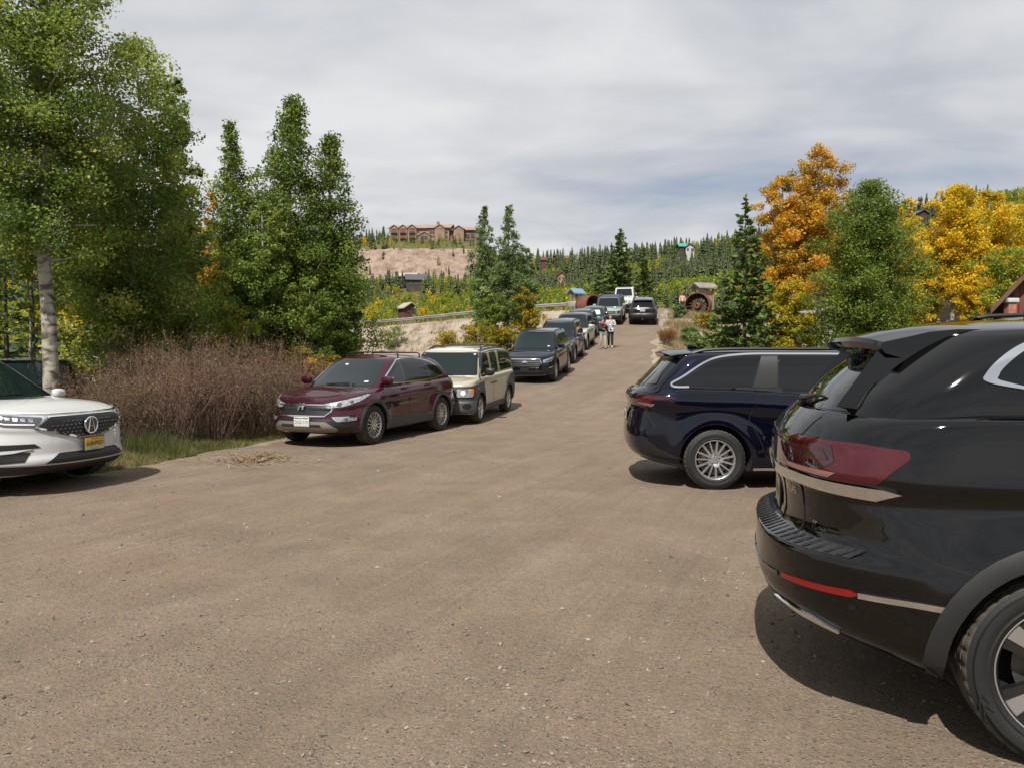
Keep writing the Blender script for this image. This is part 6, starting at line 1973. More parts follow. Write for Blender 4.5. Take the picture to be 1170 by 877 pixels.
grow(1058, 43, 300, 22, cb=.12, prof='oval', lm=L_OLIVE, n=9000, ls=.10, nb=36, seed=116, label='low olive-yellow aspen at the left foot of the tallest yellow one', group=GR_)
grow(1112, 42, 318, 20, cb=.10, prof='oval', lm=L_YELLOW, n=8000, ls=.10, nb=34, seed=117, label='low yellow aspen at the right foot of the tallest yellow one', group=GR_)
# beyond the crest
grow_con(708, 84, 262, 42, cb=.02, lm=N_PINE, seed=91, label='tall dark spruce rising above the crest of the road', group='spruces beyond the crest', dens=2.6, ns=.45, droop=.2)
grow_con(735, 88, 284, 24, cb=.02, lm=N_PINE, seed=92, label='dark spruce at the right side of the tall one beyond the crest', group='spruces beyond the crest', dens=2.4, ns=.45, droop=.2)
grow_con(684, 88, 303, 24, cb=.02, lm=N_PINE, seed=93, label='dark spruce at the left side of the tall one beyond the crest', group='spruces beyond the crest', dens=2.4, ns=.45, droop=.2)

# ---- red willow shrubs


def stems(n, H, R_, seed, nl=2200, ls=.03):
    rng = np.random.default_rng(seed)
    paths, cc = [], []
    for k in range(n):
        a = rng.random() * 6.283; r0 = R_ * .45 * math.sqrt(rng.random())
        h = H * rng.uniform(.55, 1.04); sp = R_ * rng.uniform(.1, .8)
        b = np.array([math.cos(a) * r0, math.sin(a) * r0, -.05])
        a2 = a + rng.normal() * .5
        e = np.array([math.cos(a2) * (r0 + sp), math.sin(a2) * (r0 + sp), h])
        mid = (b + e) / 2 + np.array([0, 0, h * .12]) + rng.normal(size=3) * .05
        paths.append(([b, mid, e], [.007, .005, .002]))
        for q in range(5):
            t = rng.uniform(.35, .95)
            p = b * (1 - t) ** 2 + mid * 2 * t * (1 - t) + e * t * t
            d = rng.normal(size=3) * .12 + np.array([0, 0, .20])
            paths.append(([p, p + d * .5 + rng.normal(size=3) * .01, p + d], [.004, .003, .0015])); cc.append(p + d); cc.append(p + d * .6)
        cc.append(e)
    cc = np.array(cc)
    C = cc[rng.integers(0, len(cc), nl)] + rng.normal(size=(nl, 3)) * .05
    V, Fq = leaf_quads(C, ls, rng, up=.2, aspect=.5)
    tV, tF = tubes_np(paths, 3)
    return (tV, tF), (V, Fq, np.repeat((.45 + rng.normal(size=nl) * .22).clip(0, 1), 4))


GS = 'red-brown willow shrubs by the grass verge'
g1 = [stems(100, 1.75 * q, .85, 200 + i, 9500, .021) for i, q in enumerate((1.0, .86, 1.12))]
L_DRYOLIVE = leaf_mat('leaf_dry_olive', [(.075, .070, .026), (.125, .108, .042), (.19, .145, .065), (.28, .20, .11)], trans=.2)
protos = []
spots = [(104, 14.3, .80, 'leftmost red-brown willow shrub, right of the scarred aspen trunk'), (136, 13.6, .88, 'red-brown willow shrub just right of the white crossover, at the verge'), (166, 15.0, 1.05, 'red-brown willow shrub, second back in the thicket from the white crossover'),
         (190, 13.9, .98, 'red-brown willow shrub at the verge in the middle of the thicket'), (222, 15.2, 1.12, 'tallest red-brown willow shrub in the middle of the thicket'), (242, 14.6, 1.0, 'red-brown willow shrub at the verge left of the yellowish tuft'),
         (272, 16.0, 1.08, 'red-brown willow shrub left of the maroon crossover, back row'), (290, 15.5, .95, 'red-brown willow shrub at the verge nearest the maroon crossover'), (318, 17.4, 1.0, 'red-brown willow shrub right behind the maroon crossover headlight'), (345, 17.6, .9, 'rightmost red-brown willow shrub, behind the maroon crossover hood')]
for i, (px, D, sc, lab) in enumerate(spots):
    x = (px - CX) * D / F_PX
    if i < 3:
        o = plant('willow_shrub', lab, 'shrub', g1[i], L_DRYOLIVE if i == 1 else L_RUSSET, B_TWIG, (x, D, float(height(x, D))), GS, trunk='stems', crown='foliage'); protos.append(o)
    else:
        o = copy_tree(protos[i % 3]); o['label'] = lab; o.location = (x, D, float(height(x, D))); o.rotation_euler = (0, 0, i * 1.7)
    o.scale = (sc * 1.05, sc * 1.05, sc)
# rusty dry bush, round bush on the bank, and a few on the road bank
x = (762 - CX) * 43 / F_PX
plant('dry_bush', 'rust-coloured dry bush on the bank at the right edge of the road', 'bush', stems(90, .75, .5, 230, 3000, .05), leaf_mat('leaf_rust', [(.12, .05, .02), (.22, .085, .025), (.28, .12, .04), (.3, .16, .06)]), B_TWIG, (x, 43, float(height(x, 43))), 'bushes on the banks', trunk='stems', crown='foliage')
for i, (px, D, H, R_, lm, lab) in enumerate(((450, 76.5, 1.9, 1.3, L_DARK, 'single round dark bush in the middle of the bare embankment'), (398, 79, 2.0, 1.4, L_LIME, 'green bush at the left end of the guardrail'), (788, 47, .9, .7, L_GREY, 'low grey-green bush on the road bank above the rusty one'),
                                            (806, 52, .9, .8, L_OLIVE, 'low olive bush in the middle of the road bank'), (776, 57, .8, .6, L_GREY, 'low grey-green bush near the top of the road bank'), (800, 41, 1.0, .8, L_GREY, 'grey-green bush at the foot of the road bank'), (832, 42, 1.3, .9, L_DARK, 'dark bush at the foot of the road bank beside the pines'))):
    x = (px - CX) * D / F_PX
    g = broadleaf(H, R_, .02, 'round', 26, 3000, .10, 240 + i, .03)
    plant('low_bush', lab, 'bush', g, lm, B_DARK, (x, D, float(height(x, D))), 'bushes on the banks')

# ---- grass and small stuff


def blades(P, h, w, rng, lean=.35):
    n = len(P)
    a = rng.random(n) * 6.283
    d = np.stack([np.cos(a), np.sin(a), 0 * a], 1)
    hh = (h * rng.uniform(.45, 1.2, n))[:, None]
    ln = rng.normal(size=(n, 3)) * lean; ln[:, 2] = 0
    b0, b1 = P - d * w * .5, P + d * w * .5
    tip = P + np.array([0, 0, 1]) * hh + ln * hh
    V = np.stack([b0, b1, tip], 1).reshape(-1, 3)
    return V, np.arange(3 * n).reshape(n, 3)


def stuff_obj(name, V, Fq, mat, tint=None, smooth=False):
    me = np_mesh(name, V, Fq, [mat], attr={'tint': tint} if tint is not None else None, smooth=smooth)
    return tag(link(name, me), kind='stuff')


rng = np.random.default_rng(5)
n = 130000
yy = 6.5 + 13 * rng.random(n) ** .9
dl = np.abs(rng.gamma(1.4, .9, n)) - .15
xx = left_edge(yy) - dl
clump = fbm(xx * 2.2, yy * 2.2, 3) + .25 * fbm(xx * 6, yy * 6, 2)
keep = (clump > -.12 - .3 * rng.random(n)) & (dl < 5) & (lot_mask(xx, yy) < .12)
P = np.stack([xx, yy, height(xx, yy) - .01], 1)[keep]
hh = (.14 + .26 * np.clip(clump[keep] + .3, 0, 1)) * np.clip(.40 + dl[keep] * .8, .35, 1.5)
V, Fq = blades(P, hh, .010, rng, .45)
ti = np.repeat((.45 + .9 * fbm(P[:, 0] * .7, P[:, 1] * .7, 3) + rng.normal(size=len(P)) * .18).clip(0, 1), 3)
stuff_obj('grass', V, Fq, G_GRASS, ti)
# dry tufts on the banks
cs = []
for k in range(1500):
    if k % 2:
        D = rng.uniform(30, 66); x = float(right_edge(D)) + abs(rng.normal()) * 3.0 + .3
        hgt = .30
    else:
        s = rng.uniform(-22, 32); q = rng.uniform(-.5, 7.5)
        x, D = GA[0] + gdir[0] * s + gnor[0] * q, GA[1] + gdir[1] * s + gnor[1] * q
        hgt = .45
        if rng.random() < .45: continue
    m = 26
    p = np.stack([x + rng.normal(size=m) * .22, D + rng.normal(size=m) * .22], 1)
    cs.append(np.column_stack([p, np.full(m, hgt)]))
cs = np.concatenate(cs)
P = np.stack([cs[:, 0], cs[:, 1], height(cs[:, 0], cs[:, 1]) - .02], 1)
V, Fq = blades(P, cs[:, 2], .035, rng, .5)
stuff_obj('dry_grass', V, Fq, G_DRY, np.repeat((.5 + rng.normal(size=len(P)) * .25).clip(0, 1), 3))

# loose stones on the gravel
n = 75000
yy = 2.0 + 13 * rng.random(n) ** 1.7
xx = (rng.random(n) * 1500 - 165 - CX) * yy / F_PX
keep = (lot_mask(xx, yy) > .1) & (fbm(xx * .7, yy * .7, 4) + .22 * rng.normal(size=n) > .02)
xx, yy = xx[keep], yy[keep]; n = len(xx)
sz = (.0028 + .0032 * rng.pareto(2.5, n)).clip(.0026, .016)
o8 = np.array([[1, 0, 0], [-1, 0, 0], [0, 1, 0], [0, -1, 0], [0, 0, 1], [0, 0, -1]], float)
f8 = np.array([[0, 2, 4], [2, 1, 4], [1, 3, 4], [3, 0, 4], [2, 0, 5], [1, 2, 5], [3, 1, 5], [0, 3, 5]])
base = np.repeat(o8[None], n, 0) * (.55 + .75 * rng.random((n, 6, 1))) * np.array([1, 1, .6])
base += rng.normal(size=(n, 6, 3)) * .18
V = base * sz[:, None, None] + np.stack([xx, yy, lot_z(xx, yy) + sz * .18], 1)[:, None, :]
Fq = (f8[None] + (np.arange(n) * 6)[:, None, None]).reshape(-1, 3)
stone_mat = leaf_mat('loose_stone', [(.085, .068, .055), (.15, .12, .096), (.21, .178, .146), (.30, .265, .225)], trans=0, rough=.9)
stuff_obj('gravel', V.reshape(-1, 3), Fq, stone_mat, np.repeat((.45 + rng.normal(size=n) * .25).clip(0, 1), 6))
# splintered wood chips in front of the shrubs
n = 380
c0 = np.array([-4.02, 12.1])
sel = rng.random(n)
xx = c0[0] + rng.normal(size=n) * np.where(sel < .7, .20, .65); yy = c0[1] + rng.normal(size=n) * np.where(sel < .6, .28, .5)
a = rng.random(n) * 6.283; L = rng.uniform(.03, .11, n)[:, None]; W = rng.uniform(.006, .016, n)[:, None]
d = np.stack([np.cos(a), np.sin(a), rng.normal(size=n) * .15], 1); s_ = np.stack([-np.sin(a), np.cos(a), 0 * a], 1)
C = np.stack([xx, yy, lot_z(xx, yy) + .012 + .03 * rng.random(n) * (sel < .6)], 1)
V = np.stack([C - d * L - s_ * W, C + d * L - s_ * W * .6, C + d * L + s_ * W * .6, C - d * L + s_ * W], 1).reshape(-1, 3)
stuff_obj('wood_chip_litter', V, np.arange(4 * n).reshape(n, 4), leaf_mat('wood_chips', [(.13, .08, .045), (.19, .125, .07), (.25, .175, .10), (.32, .235, .15)], trans=0), np.repeat(rng.random(n), 4))

# ---- the wooded hills
def simple_conifer(seed, H=12, R_=2.5, rows=12, seg=9):
    rng = np.random.default_rng(seed)
    V, Fq, T = [], [], []
    for k in range(rows):
        rel = k / rows
        z1 = H * (.06 + .94 * rel) + H * .115; z0 = H * (.06 + .94 * rel) - H * .02
        r = R_ * ((1 - rel) ** .7 + .06) * rng.uniform(.72, 1.15)
        for q in range(seg):
            a = rng.random() * 6.283
            rr = r * rng.uniform(.6, 1.2); w = r * rng.uniform(.3, .5) + .1
            d = np.array([math.cos(a), math.sin(a)]); s = np.array([-d[1], d[0]])
            b = len(V) * 4
            V.append([[0, 0, z1], [d[0] * rr * .55 + s[0] * w, d[1] * rr * .55 + s[1] * w, z0 + (z1 - z0) * .35], [d[0] * rr, d[1] * rr, z0 + rng.normal() * .12], [d[0] * rr * .55 - s[0] * w, d[1] * rr * .55 - s[1] * w, z0 + (z1 - z0) * .35]])
            Fq.append([b, b + 1, b + 2, b + 3]); T.append(rng.normal() * .2 + .4)
    return np.array(V).reshape(-1, 3), np.array(Fq), np.repeat(np.clip(T, 0, 1), 4)


def simple_aspen(seed, H=8, R_=2.0, n=170, ls=.75):
    rng = np.random.default_rng(seed)
    cc, tv = [], []
    for k in range(16):
        rel = k / 15
        r = R_ * float(PROF['round'](rel)) * .75
        a = k * 2.4
        cc.append([math.cos(a) * r * rng.uniform(.3, 1), math.sin(a) * r * rng.uniform(.3, 1), H * (.12 + .82 * rel)]); tv.append(rng.normal() * .15)
    i = rng.integers(0, 16, n)
    C = np.array(cc)[i] + rng.normal(size=(n, 3)) * R_ * .26
    C[:, 2] = np.maximum(C[:, 2], .3)
    V, Fq = leaf_quads(C, ls, rng, up=.5)
    return V, Fq, np.repeat((.42 + np.array(tv)[i] + rng.normal(size=n) * .15).clip(0, 1), 4)


con_p = [simple_conifer(300 + i) for i in range(4)]
asp_p = [simple_aspen(310 + i) for i in range(4)]
FARMATS = [N_BLUE, L_LIME, L_YELLOW, L_ORANGE, L_GREEN]
con_me = [np_mesh('far_conifer', *p[:2], [N_BLUE], attr={'tint': p[2]}) for p in con_p]
asp_me = {k: [np_mesh('far_aspen', *p[:2], [FARMATS[k]], attr={'tint': p[2]}) for p in asp_p[:2]] for k in (1, 2, 3, 4)}
rng = np.random.default_rng(77)
cand = []
N_ = 26000
pp = rng.uniform(-260, 1420, N_); DD = 112 + 340 * rng.random(N_) ** .8
for p, D in zip(pp, DD):
    x = (p - CX) * D / F_PX
    Rd = float(ridge_d(p))
    if D > Rd + 22: continue
    cand.append((p, D, x))
cand = np.array(cand)
zc_ = height(cand[:, 2], cand[:, 1])
ev = HOR - (zc_ - CAM_H) * F_PX / cand[:, 1]
pat = fbm(cand[:, 2] * .020, cand[:, 1] * .020, 3); pat2 = fbm(cand[:, 2] * .05 + 40, cand[:, 1] * .05, 2)
scr = scree_mask(cand[:, 2], cand[:, 1])
far_list = []
HOUSES = [(490, 430, 46, 9), (466, 205, 11, 25), (470, 262, 14, 30), (782, 352, 13, 30), (1045, 308, 12, 30), (620, 372, 8, 20), (640, 330, 8, 20)]
for (p, D, x), z, e, a, b, s in zip(cand, zc_, ev, pat, pat2, scr):
    u = rng.random()
    skip = False
    for hp, hD, wpx, clear in HOUSES:
        if abs(p - hp) < wpx and hD - clear < D < hD + 7: skip = True
    if skip: continue
    hotel = 385 < p < 575
    Rd = float(ridge_d(p))
    tau = (D - 105) / (Rd - 105)
    if hotel and s > .4 and rng.random() > .07: continue
    if hotel and e < 300:                      # sparse around the hotel
        if p > 440 and u > .30: continue
        if u > .5: continue
        kind = 0 if rng.random() < (.7 if p < 440 else .35) else rng.choice([1, 2, 4], p=[.6, .15, .25])
        sc = .55 if p < 440 else .36
    elif hotel:
        if u > (.22 if D > 300 else .62): continue
        kind = 0 if a + b * .9 > -.02 else rng.choice([1, 1, 2, 4, 3], p=[.38, .24, .07, .29, .02])
        sc = .48
    else:
        lowf = tau < .56
        if lowf and p < 1000: kind = 0 if a + b * .8 > (.42 if p < 705 else .10) else rng.choice([1, 4, 2], p=[.62, .33, .05])
        else: kind = 0 if a + b > -.25 else rng.choice([1, 2, 4], p=[.5, .12, .38])
        sc = .62 if tau < .75 else .66
        if u > (.85 if tau < .75 else .55): continue
    far_list.append((D, p, x, z, int(kind), sc * rng.uniform(.6, 1.25), rng.random() * 6.28))
for k in range(420):                      # scrub between the lodge and the bare slope, and a few trees on it
    p = rng.uniform(396, 578); e = rng.uniform(277, 334)
    D = rng.uniform(345, 424); x = (p - CX) * D / F_PX
    z = float(height(x, D)); ee = HOR - (z - CAM_H) * F_PX / D
    if ee > 300 and rng.random() > .10: continue
    if float(scree_mask(x, D)) > .6 and rng.random() > .16: continue
    kind = int(rng.choice([1, 2, 4, 0], p=[.44, .14, .22, .20]))
    far_list.append((D, p, x, z, kind, (.20 if kind else .34) * rng.uniform(.5, 1.3), rng.random() * 6.28))
far_list.sort()
# visible, nearest ones as trees of their own; the rest of the wood as one mass
KN = {0: ('far_conifer', 'dark conifer standing on the wooded hillside beyond the road', 'conifers on the far hillside'), 1: ('far_aspen', 'yellow-green aspen standing on the wooded hillside beyond the road', 'yellow-green aspens on the far hillside'),
      2: ('far_aspen', 'bright yellow aspen standing on the wooded hillside beyond the road', 'yellow aspens on the far hillside'), 3: ('far_aspen', 'orange aspen standing on the wooded hillside beyond the road', 'orange aspens on the far hillside'),
      4: ('far_aspen', 'mid-green aspen standing on the wooded hillside beyond the road', 'green aspens on the far hillside')}
ind, rest = [], []
for t in far_list:
    D, p, x, z, kind, sc, rz = t
    top = HOR - (z + (12 if kind == 0 else 8) * sc - CAM_H) * F_PX / D
    vis = top < 348 and (395 < p < 545 or 610 < p < 690 or 745 < p < 835) and D < 330
    if vis and len(ind) < 240: ind.append(t)
    else: rest.append(t)
for D, p, x, z, kind, sc, rz in ind:
    nm, lab, grp = KN[kind]
    me = con_me[rng.integers(0, 4)] if kind == 0 else asp_me[kind][rng.integers(0, 2)]
    o = tag(link(nm, me), lab, 'tree', grp)
    o.location = (x, D, z - .2); o.rotation_euler = (0, 0, rz); o.scale = (sc * (.85 if kind == 0 else 1), sc * (.85 if kind == 0 else 1), sc)
VV, FF, TT, MM, b = [], [], [], [], 0
for D, p, x, z, kind, sc, rz in rest:
    V, Fq, ti = con_p[rng.integers(0, 4)] if kind == 0 else asp_p[rng.integers(0, 4)]
    c, s = math.cos(rz), math.sin(rz)
    k = sc * (.85 if kind == 0 else 1)
    W = np.stack([(V[:, 0] * c - V[:, 1] * s) * k + x, (V[:, 0] * s + V[:, 1] * c) * k + D, V[:, 2] * sc + z - .2], 1)
    VV.append(W); FF.append(Fq + b); TT.append((ti + rng.normal() * .12).clip(0, 1)); MM.append(np.full(len(Fq), kind)); b += len(V)
me = np_mesh('far_forest', np.concatenate(VV), np.concatenate(FF), FARMATS, attr={'tint': np.concatenate(TT)}, midx=np.concatenate(MM))
tag(link('far_forest', me), kind='stuff')
# ------------------------------------------------------------------ buildings and other built things
M_SHINGLE = plain('roof_shingle_tan', (.27, .175, .12), rough=.85, vary=.3, vscale=.6)
M_STONE = plain('stone_brown', (.21, .145, .105), rough=.9, vary=.4, vscale=.5)
M_STUCCO = plain('stucco_tan', (.27, .175, .12), rough=.9, vary=.12, vscale=.3)
M_TIMBER = plain('timber_red_brown', (.15, .070, .048), rough=.8, vary=.3, vscale=.6)
M_TIMBERD = plain('timber_dark', (.05, .038, .032), rough=.8, vary=.3, vscale=.6)
M_PANE = plain('window_pane_far', (.05, .06, .07), rough=.08)
M_RED = plain('painted_red_wall', (.095, .032, .030), rough=.8, vary=.2, vscale=.5)
M_DKROOF = plain('dark_slate_roof', (.06, .065, .075), rough=.7)
M_PALEROOF = plain('pale_metal_roof', (.32, .28, .23), rough=.5)
M_GREENROOF = plain('green_metal_roof', (.05, .26, .17), rough=.4)
M_BLUEROOF = plain('blue_metal_roof', (.13, .22, .33), rough=.4)
M_GREYWALL = plain('grey_siding', (.35, .35, .34), rough=.8)


def gable(mb, w, d, z0, zr, over, mat, axis='x', t=.25):
    """gable roof slabs; ridge along the given axis; w across x, d across y"""
    if axis == 'x':
        for s in (-1, 1):
            y = s * (d / 2 + over)
            a = [(-w / 2 - over, y, z0), (w / 2 + over, y, z0), (w / 2 + over, 0, zr), (-w / 2 - over, 0, zr)]
            mb.add(a + [(x, yy, z - t) for x, yy, z in a], [(0, 1, 2, 3), (7, 6, 5, 4), (0, 4, 5, 1), (1, 5, 6, 2), (2, 6, 7, 3), (3, 7, 4, 0)], mat, smooth=False)
    else:
        for s in (-1, 1):
            x = s * (w / 2 + over)
            a = [(x, -d / 2 - over, z0), (x, d / 2 + over, z0), (0, d / 2 + over, zr), (0, -d / 2 - over, zr)]
            mb.add(a + [(xx, y, z - t) for xx, y, z in a], [(0, 1, 2, 3), (7, 6, 5, 4), (0, 4, 5, 1), (1, 5, 6, 2), (2, 6, 7, 3), (3, 7, 4, 0)], mat, smooth=False)


def gwall(mb, w, d, h, zr, mat, axis='x', base=-4):
    """walls with gable ends"""
    if axis == 'x':
        P = [(-d / 2, base), (d / 2, base), (d / 2, h), (0, zr), (-d / 2, h)]
        vs = [(-w / 2, y, z) for y, z in P] + [(w / 2, y, z) for y, z in P]
    else:
        P = [(-w / 2, base), (w / 2, base), (w / 2, h), (0, zr), (-w / 2, h)]
        vs = [(x, -d / 2, z) for x, z in P] + [(x, d / 2, z) for x, z in P]
    n = 5
    mb.add(vs, [tuple(range(n)), tuple(range(2 * n - 1, n - 1, -1))] + [(i, i + n, (i + 1) % n + n, (i + 1) % n) for i in range(n)], mat, smooth=False)


_winme = {}


def window(parent, x, y, z, w, h, frame=None, rz=0):
    key = (w, h, frame)
    if key not in _winme:
        a = MB(); a.box((0, -.02, 0), (w, .10, h), M_PANE)
        f = MB()
        for s in (-1, 1):
            f.box((s * w / 2, -.05, 0), (.14, .14, h + .14), frame or M_TIMBERD)
            f.box((0, -.05, s * h / 2), (w - .14, .14, .14), frame or M_TIMBERD)
        f.box((0, -.05, 0), (.07, .12, h - .14), frame or M_TIMBERD)
        oa, of = a.build('pane'), f.build('window')
        _winme[key] = (of.data, oa.data)
        bpy.data.objects.remove(oa); bpy.data.objects.remove(of)
    wo = link('window', _winme[key][0], parent); wo.location = (x, y, z); wo.rotation_euler = (0, 0, rz)
    link('pane', _winme[key][1], wo)
    return wo


def house(name, label, cat, px, D, w, d, h, zr, wall, roof, rz=0, axis='x', group=None, up=0, wins=((-.25, .5), (.25, .5)), chim=False, name_roof='roof', deck=False):
    x = (px - CX) * D / F_PX
    o = thing(name, label, cat, (x, D, float(height(x, D)) + up), (0, 0, rz), group)
    mb = MB(); gwall(mb, w, d, h, zr - .2, wall, axis); mb.build('wall', o)
    mb = MB(); gable(mb, w, d, h, zr, .6, roof, axis); r = mb.build('roof', o)
    if chim:
        c = MB(); c.box((w * .2, d * .1, zr), (.6, .6, 1.4), M_STONE); c.build('chimney', r)
    for fx, fz in wins: window(o, fx * w, -d / 2, fz * h, min(1.3, w * .2), min(1.4, h * .4))
    if deck:
        m = MB(); m.box((0, -d / 2 - 1.2, h * .35), (w * .9, 2.4, .25), M_TIMBER)
        for k in range(5): m.box((-w * .42 + k * w * .21, -d / 2 - 2.2, h * .35 - 2.5), (.25, .25, 5), M_TIMBER)
        m.box((0, -d / 2 - 2.35, h * .35 + 1.0), (w * .9, .1, .12), M_TIMBER)
        m.build('deck', o)
    m = MB(); m.box((w * .38, -d / 2 - .05, min(1.05, h * .375)), (min(1.0, w * .15), .12, min(2.1, h * .75)), M_TIMBERD, bev=.02); m.build('door', o)
    return o


# lodge on the hill
D = 430
x = (483 - CX) * D / F_PX
hz = CAM_H + (HOR - 284) * D / F_PX
hot = thing('hilltop_hotel', 'large tan and brown lodge with many gables on the hill above the bare slope', 'building', (x, D, hz), (0, 0, R(-6)))
mb = MB(); gwall(mb, 30, 13, 9.6, 12.0, M_STUCCO, base=-8); 
mb.box((-9, -6.6, 1.2), (12, .5, 8.6), M_STONE); mb.box((9, -6.7, .5), (11.5, .5, 7), M_STUCCO); mb.build('wall', hot)
mb = MB(); gwall(mb, 15, 13, 8.4, 10.4, plain('stone_dark_brown', (.15, .11, .085), rough=.9, vary=.4, vscale=.5), base=-10); o = mb.build('side_wing', hot); o.location = (22.2, 1.5, 0)
mb = MB(); gable(mb, 15, 13, 8.4, 10.8, 1.0, M_SHINGLE); r = mb.build('roof', hot); r.location = (22.2, 1.5, 0)
mb = MB(); gable(mb, 30, 13, 9.6, 12.6, 1.1, M_SHINGLE); r = mb.build('roof', hot)
for k, (gx, gw, gz) in enumerate(((-12.5, 4.2, 9.6), (-8.0, 4.2, 9.6), (-3.4, 4.4, 9.6), (2.8, 5.6, 5.6), (10.5, 5, 9.4), (20, 5, 8.6))):
    o = thing('gable', None, None); o.parent = hot; o.location = (gx, -6.2, 0)
    mb = MB(); gwall(mb, gw, 2.4, gz, gz + 1.7, M_STONE, 'y', base=-6); mb.build('gable_wall', o)
    mb = MB(); gable(mb, gw, 2.4, gz, gz + 2.0, .5, M_SHINGLE, 'y'); mb.build('gable_roof', o)
for k in range(3):
    for q, gx in enumerate((-12.5, -8.0, -3.4)):
        m = MB(); m.box((gx, -8.0, .9 + 3 * k), (3.2, 1.0, .22), M_TIMBER); m.box((gx, -8.45, 1.9 + 3 * k), (3.2, .1, .9), M_TIMBER); m.box((gx, -7.45, 2.0 + 3 * k), (2.4, .1, 1.9), M_PANE)
        m.build('balcony', hot)
for k in range(3):
    for gx in (-14.3, -10.2, -5.7, -.6, 5.8, 7.6, 9.4, 11.6, 13.4): window(hot, gx, -6.9 if gx < -3 or gx > 4 else -6.6, 1.9 + 3 * k, 1.5, 1.6, M_STUCCO)
for k in range(2):
    for gx in (17, 19, 21.5, 24, 26.5): window(hot, gx, -5.2, 2.2 + 3 * k, 1.4, 1.6)
window(hot, 2.8, -7.5, 4.0, 3.4, 2.6, M_STUCCO)
m = MB(); m.box((1.5, -9.2, 1.0), (9, 4.5, .4), M_TIMBER); m.box((1.5, -11.3, 2.0), (9, .15, .9), M_TIMBER)
for k in range(5): m.box((-2.4 + 2 * k, -11, -1.8), (.4, .4, 5.2), M_TIMBER)
m.build('terrace', hot)
m = MB(); m.box((8, 1, 13), (1.2, 1.2, 2.6), M_STONE); m.build('chimney', r)

hot.scale = (1.1, 1.1, 1.0)
GH = 'houses on the far hill'
house('hillside_house', 'pale flat-looking house at the right end of the hilltop lodge', 'house', 532, 432, 13, 9, 4.2, 6.4, M_STUCCO, M_SHINGLE, up=1.5, group=GH, wins=((-.3, .5), (0, .5), (.3, .5)))
house('hillside_house', 'brown-roofed house among dark trees left of the hilltop lodge', 'house', 398, 435, 8, 8, 4.2, 7, M_TIMBER, M_SHINGLE, up=.5, group=GH)
house('hillside_cabin', 'dark red cabin with pale roof edge just above the guardrail', 'house', 466, 205, 3.6, 3.8, 1.6, 3.1, M_RED, M_PALEROOF, rz=R(35), axis='y', up=.9, group=GH, wins=((-.22, .42), (.22, .42), (0, 1.05)), deck=False)
house('hillside_house', 'dark slate-roofed house amid green trees below the bare slope', 'house', 476, 262, 6.5, 5, 2.6, 4.6, M_TIMBERD, M_DKROOF, rz=R(12), up=1.0, group=GH, wins=((-.3, .5), (0, .5), (.3, .5)))
house('hillside_house', 'long house with a pale metal roof above the slate-roofed one', 'house', 466, 285, 7.5, 5, 2.6, 4.0, M_TIMBERD, M_PALEROOF, rz=R(-8), up=1.4, group=GH)
house('hillside_chalet', 'green-roofed chalet with white gable high on the right wooded hill', 'house', 778, 352, 3.6, 3.6, 2.6, 4.2, M_TIMBERD, M_GREENROOF, rz=R(10), axis='x', up=3.6, group=GH)
house('hillside_chalet', 'black-roofed white-gabled chalet right beside the green-roofed one', 'house', 787, 350, 3.8, 3.8, 2.0, 3.8, M_GREYWALL, M_DKROOF, rz=R(-10), axis='y', up=3.4, group=GH)
house('hillside_house', 'dark timber house between yellow aspens on the right hill', 'house', 1046, 308, 5, 5, 4.0, 5.6, M_TIMBERD, M_DKROOF, rz=R(14), axis='y', up=.3, group=GH, wins=((-.2, .35), (.2, .35), (-.2, .75), (.2, .75)), deck=True)
house('hillside_cabin', 'small bright red cabin on the skyline behind the slim aspens', 'house', 620, 385, 3.2, 3.2, 2.4, 4, M_RED, M_RED, up=1.6, group=GH)
house('hillside_cabin', 'small tan cabin low among conifers left of the tall spruce', 'house', 641, 330, 3.2, 3.2, 2.4, 4.2, M_STUCCO, M_TIMBER, up=2.4, axis='y', group=GH)

# barn at the right border
M_BARN = None


def planks():
    m, nt, b = new_mat('barn_planks')
    tc = nt.nodes.new('ShaderNodeTexCoord'); v = tc.outputs['Object']
    mp = nt.nodes.new('ShaderNodeMapping'); mp.inputs['Scale'].default_value = (5.2, 5.2, .5); nt.links.new(v, mp.inputs['Vector'])
    r = ramp(nt, [(.3, (.045, .014, .010)), (.5, (.10, .030, .020)), (.7, (.19, .065, .042))]); nt.links.new(noise(nt, mp.outputs[0], 1.6, 7, .65), r.inputs['Fac'])
    nt.links.new(r.outputs['Color'], b.inputs['Base Color']); b.inputs['Roughness'].default_value = .85
    return m


M_BARN = planks()
bz = float(height(16, 24))
barn = thing('wooden_barn', 'red-brown plank barn with a steep gable at the right border', 'building', (15.3, 24.0, 0), (0, 0, R(-33)))
x0, x1, yb = 0.0, 6.2, 0.0
xm, ze, zr = (x0 + x1) / 2, 3.35, 7.1
mb = MB()
k = x0
while k < x1 - .01:                      # upright planks, each a little proud or shy of the next
    a, b_ = k, min(k + .19, x1)
    top = lambda q: ze + (zr - ze) * (1 - abs(q - xm) / (xm - x0))
    off = random.uniform(0, .025)
    vs = [(a, yb - off, bz - .5), (b_ - .012, yb - off, bz - .5), (b_ - .012, yb - off, top(b_)), (a, yb - off, top(a))]
    vs += [(p, q + .06 + off, r_) for p, q, r_ in vs]
    mb.add(vs, [(0, 1, 2, 3), (7, 6, 5, 4), (0, 4, 5, 1), (1, 5, 6, 2), (2, 6, 7, 3), (3, 7, 4, 0)], M_BARN, smooth=False)
    k += .19
mb.box((xm, yb + 4.1, (bz - .5 + ze) / 2), (x1 - x0 - .1, 7.9, ze - bz + .4), M_BARN)
mb.build('wall', barn)
mb = MB()
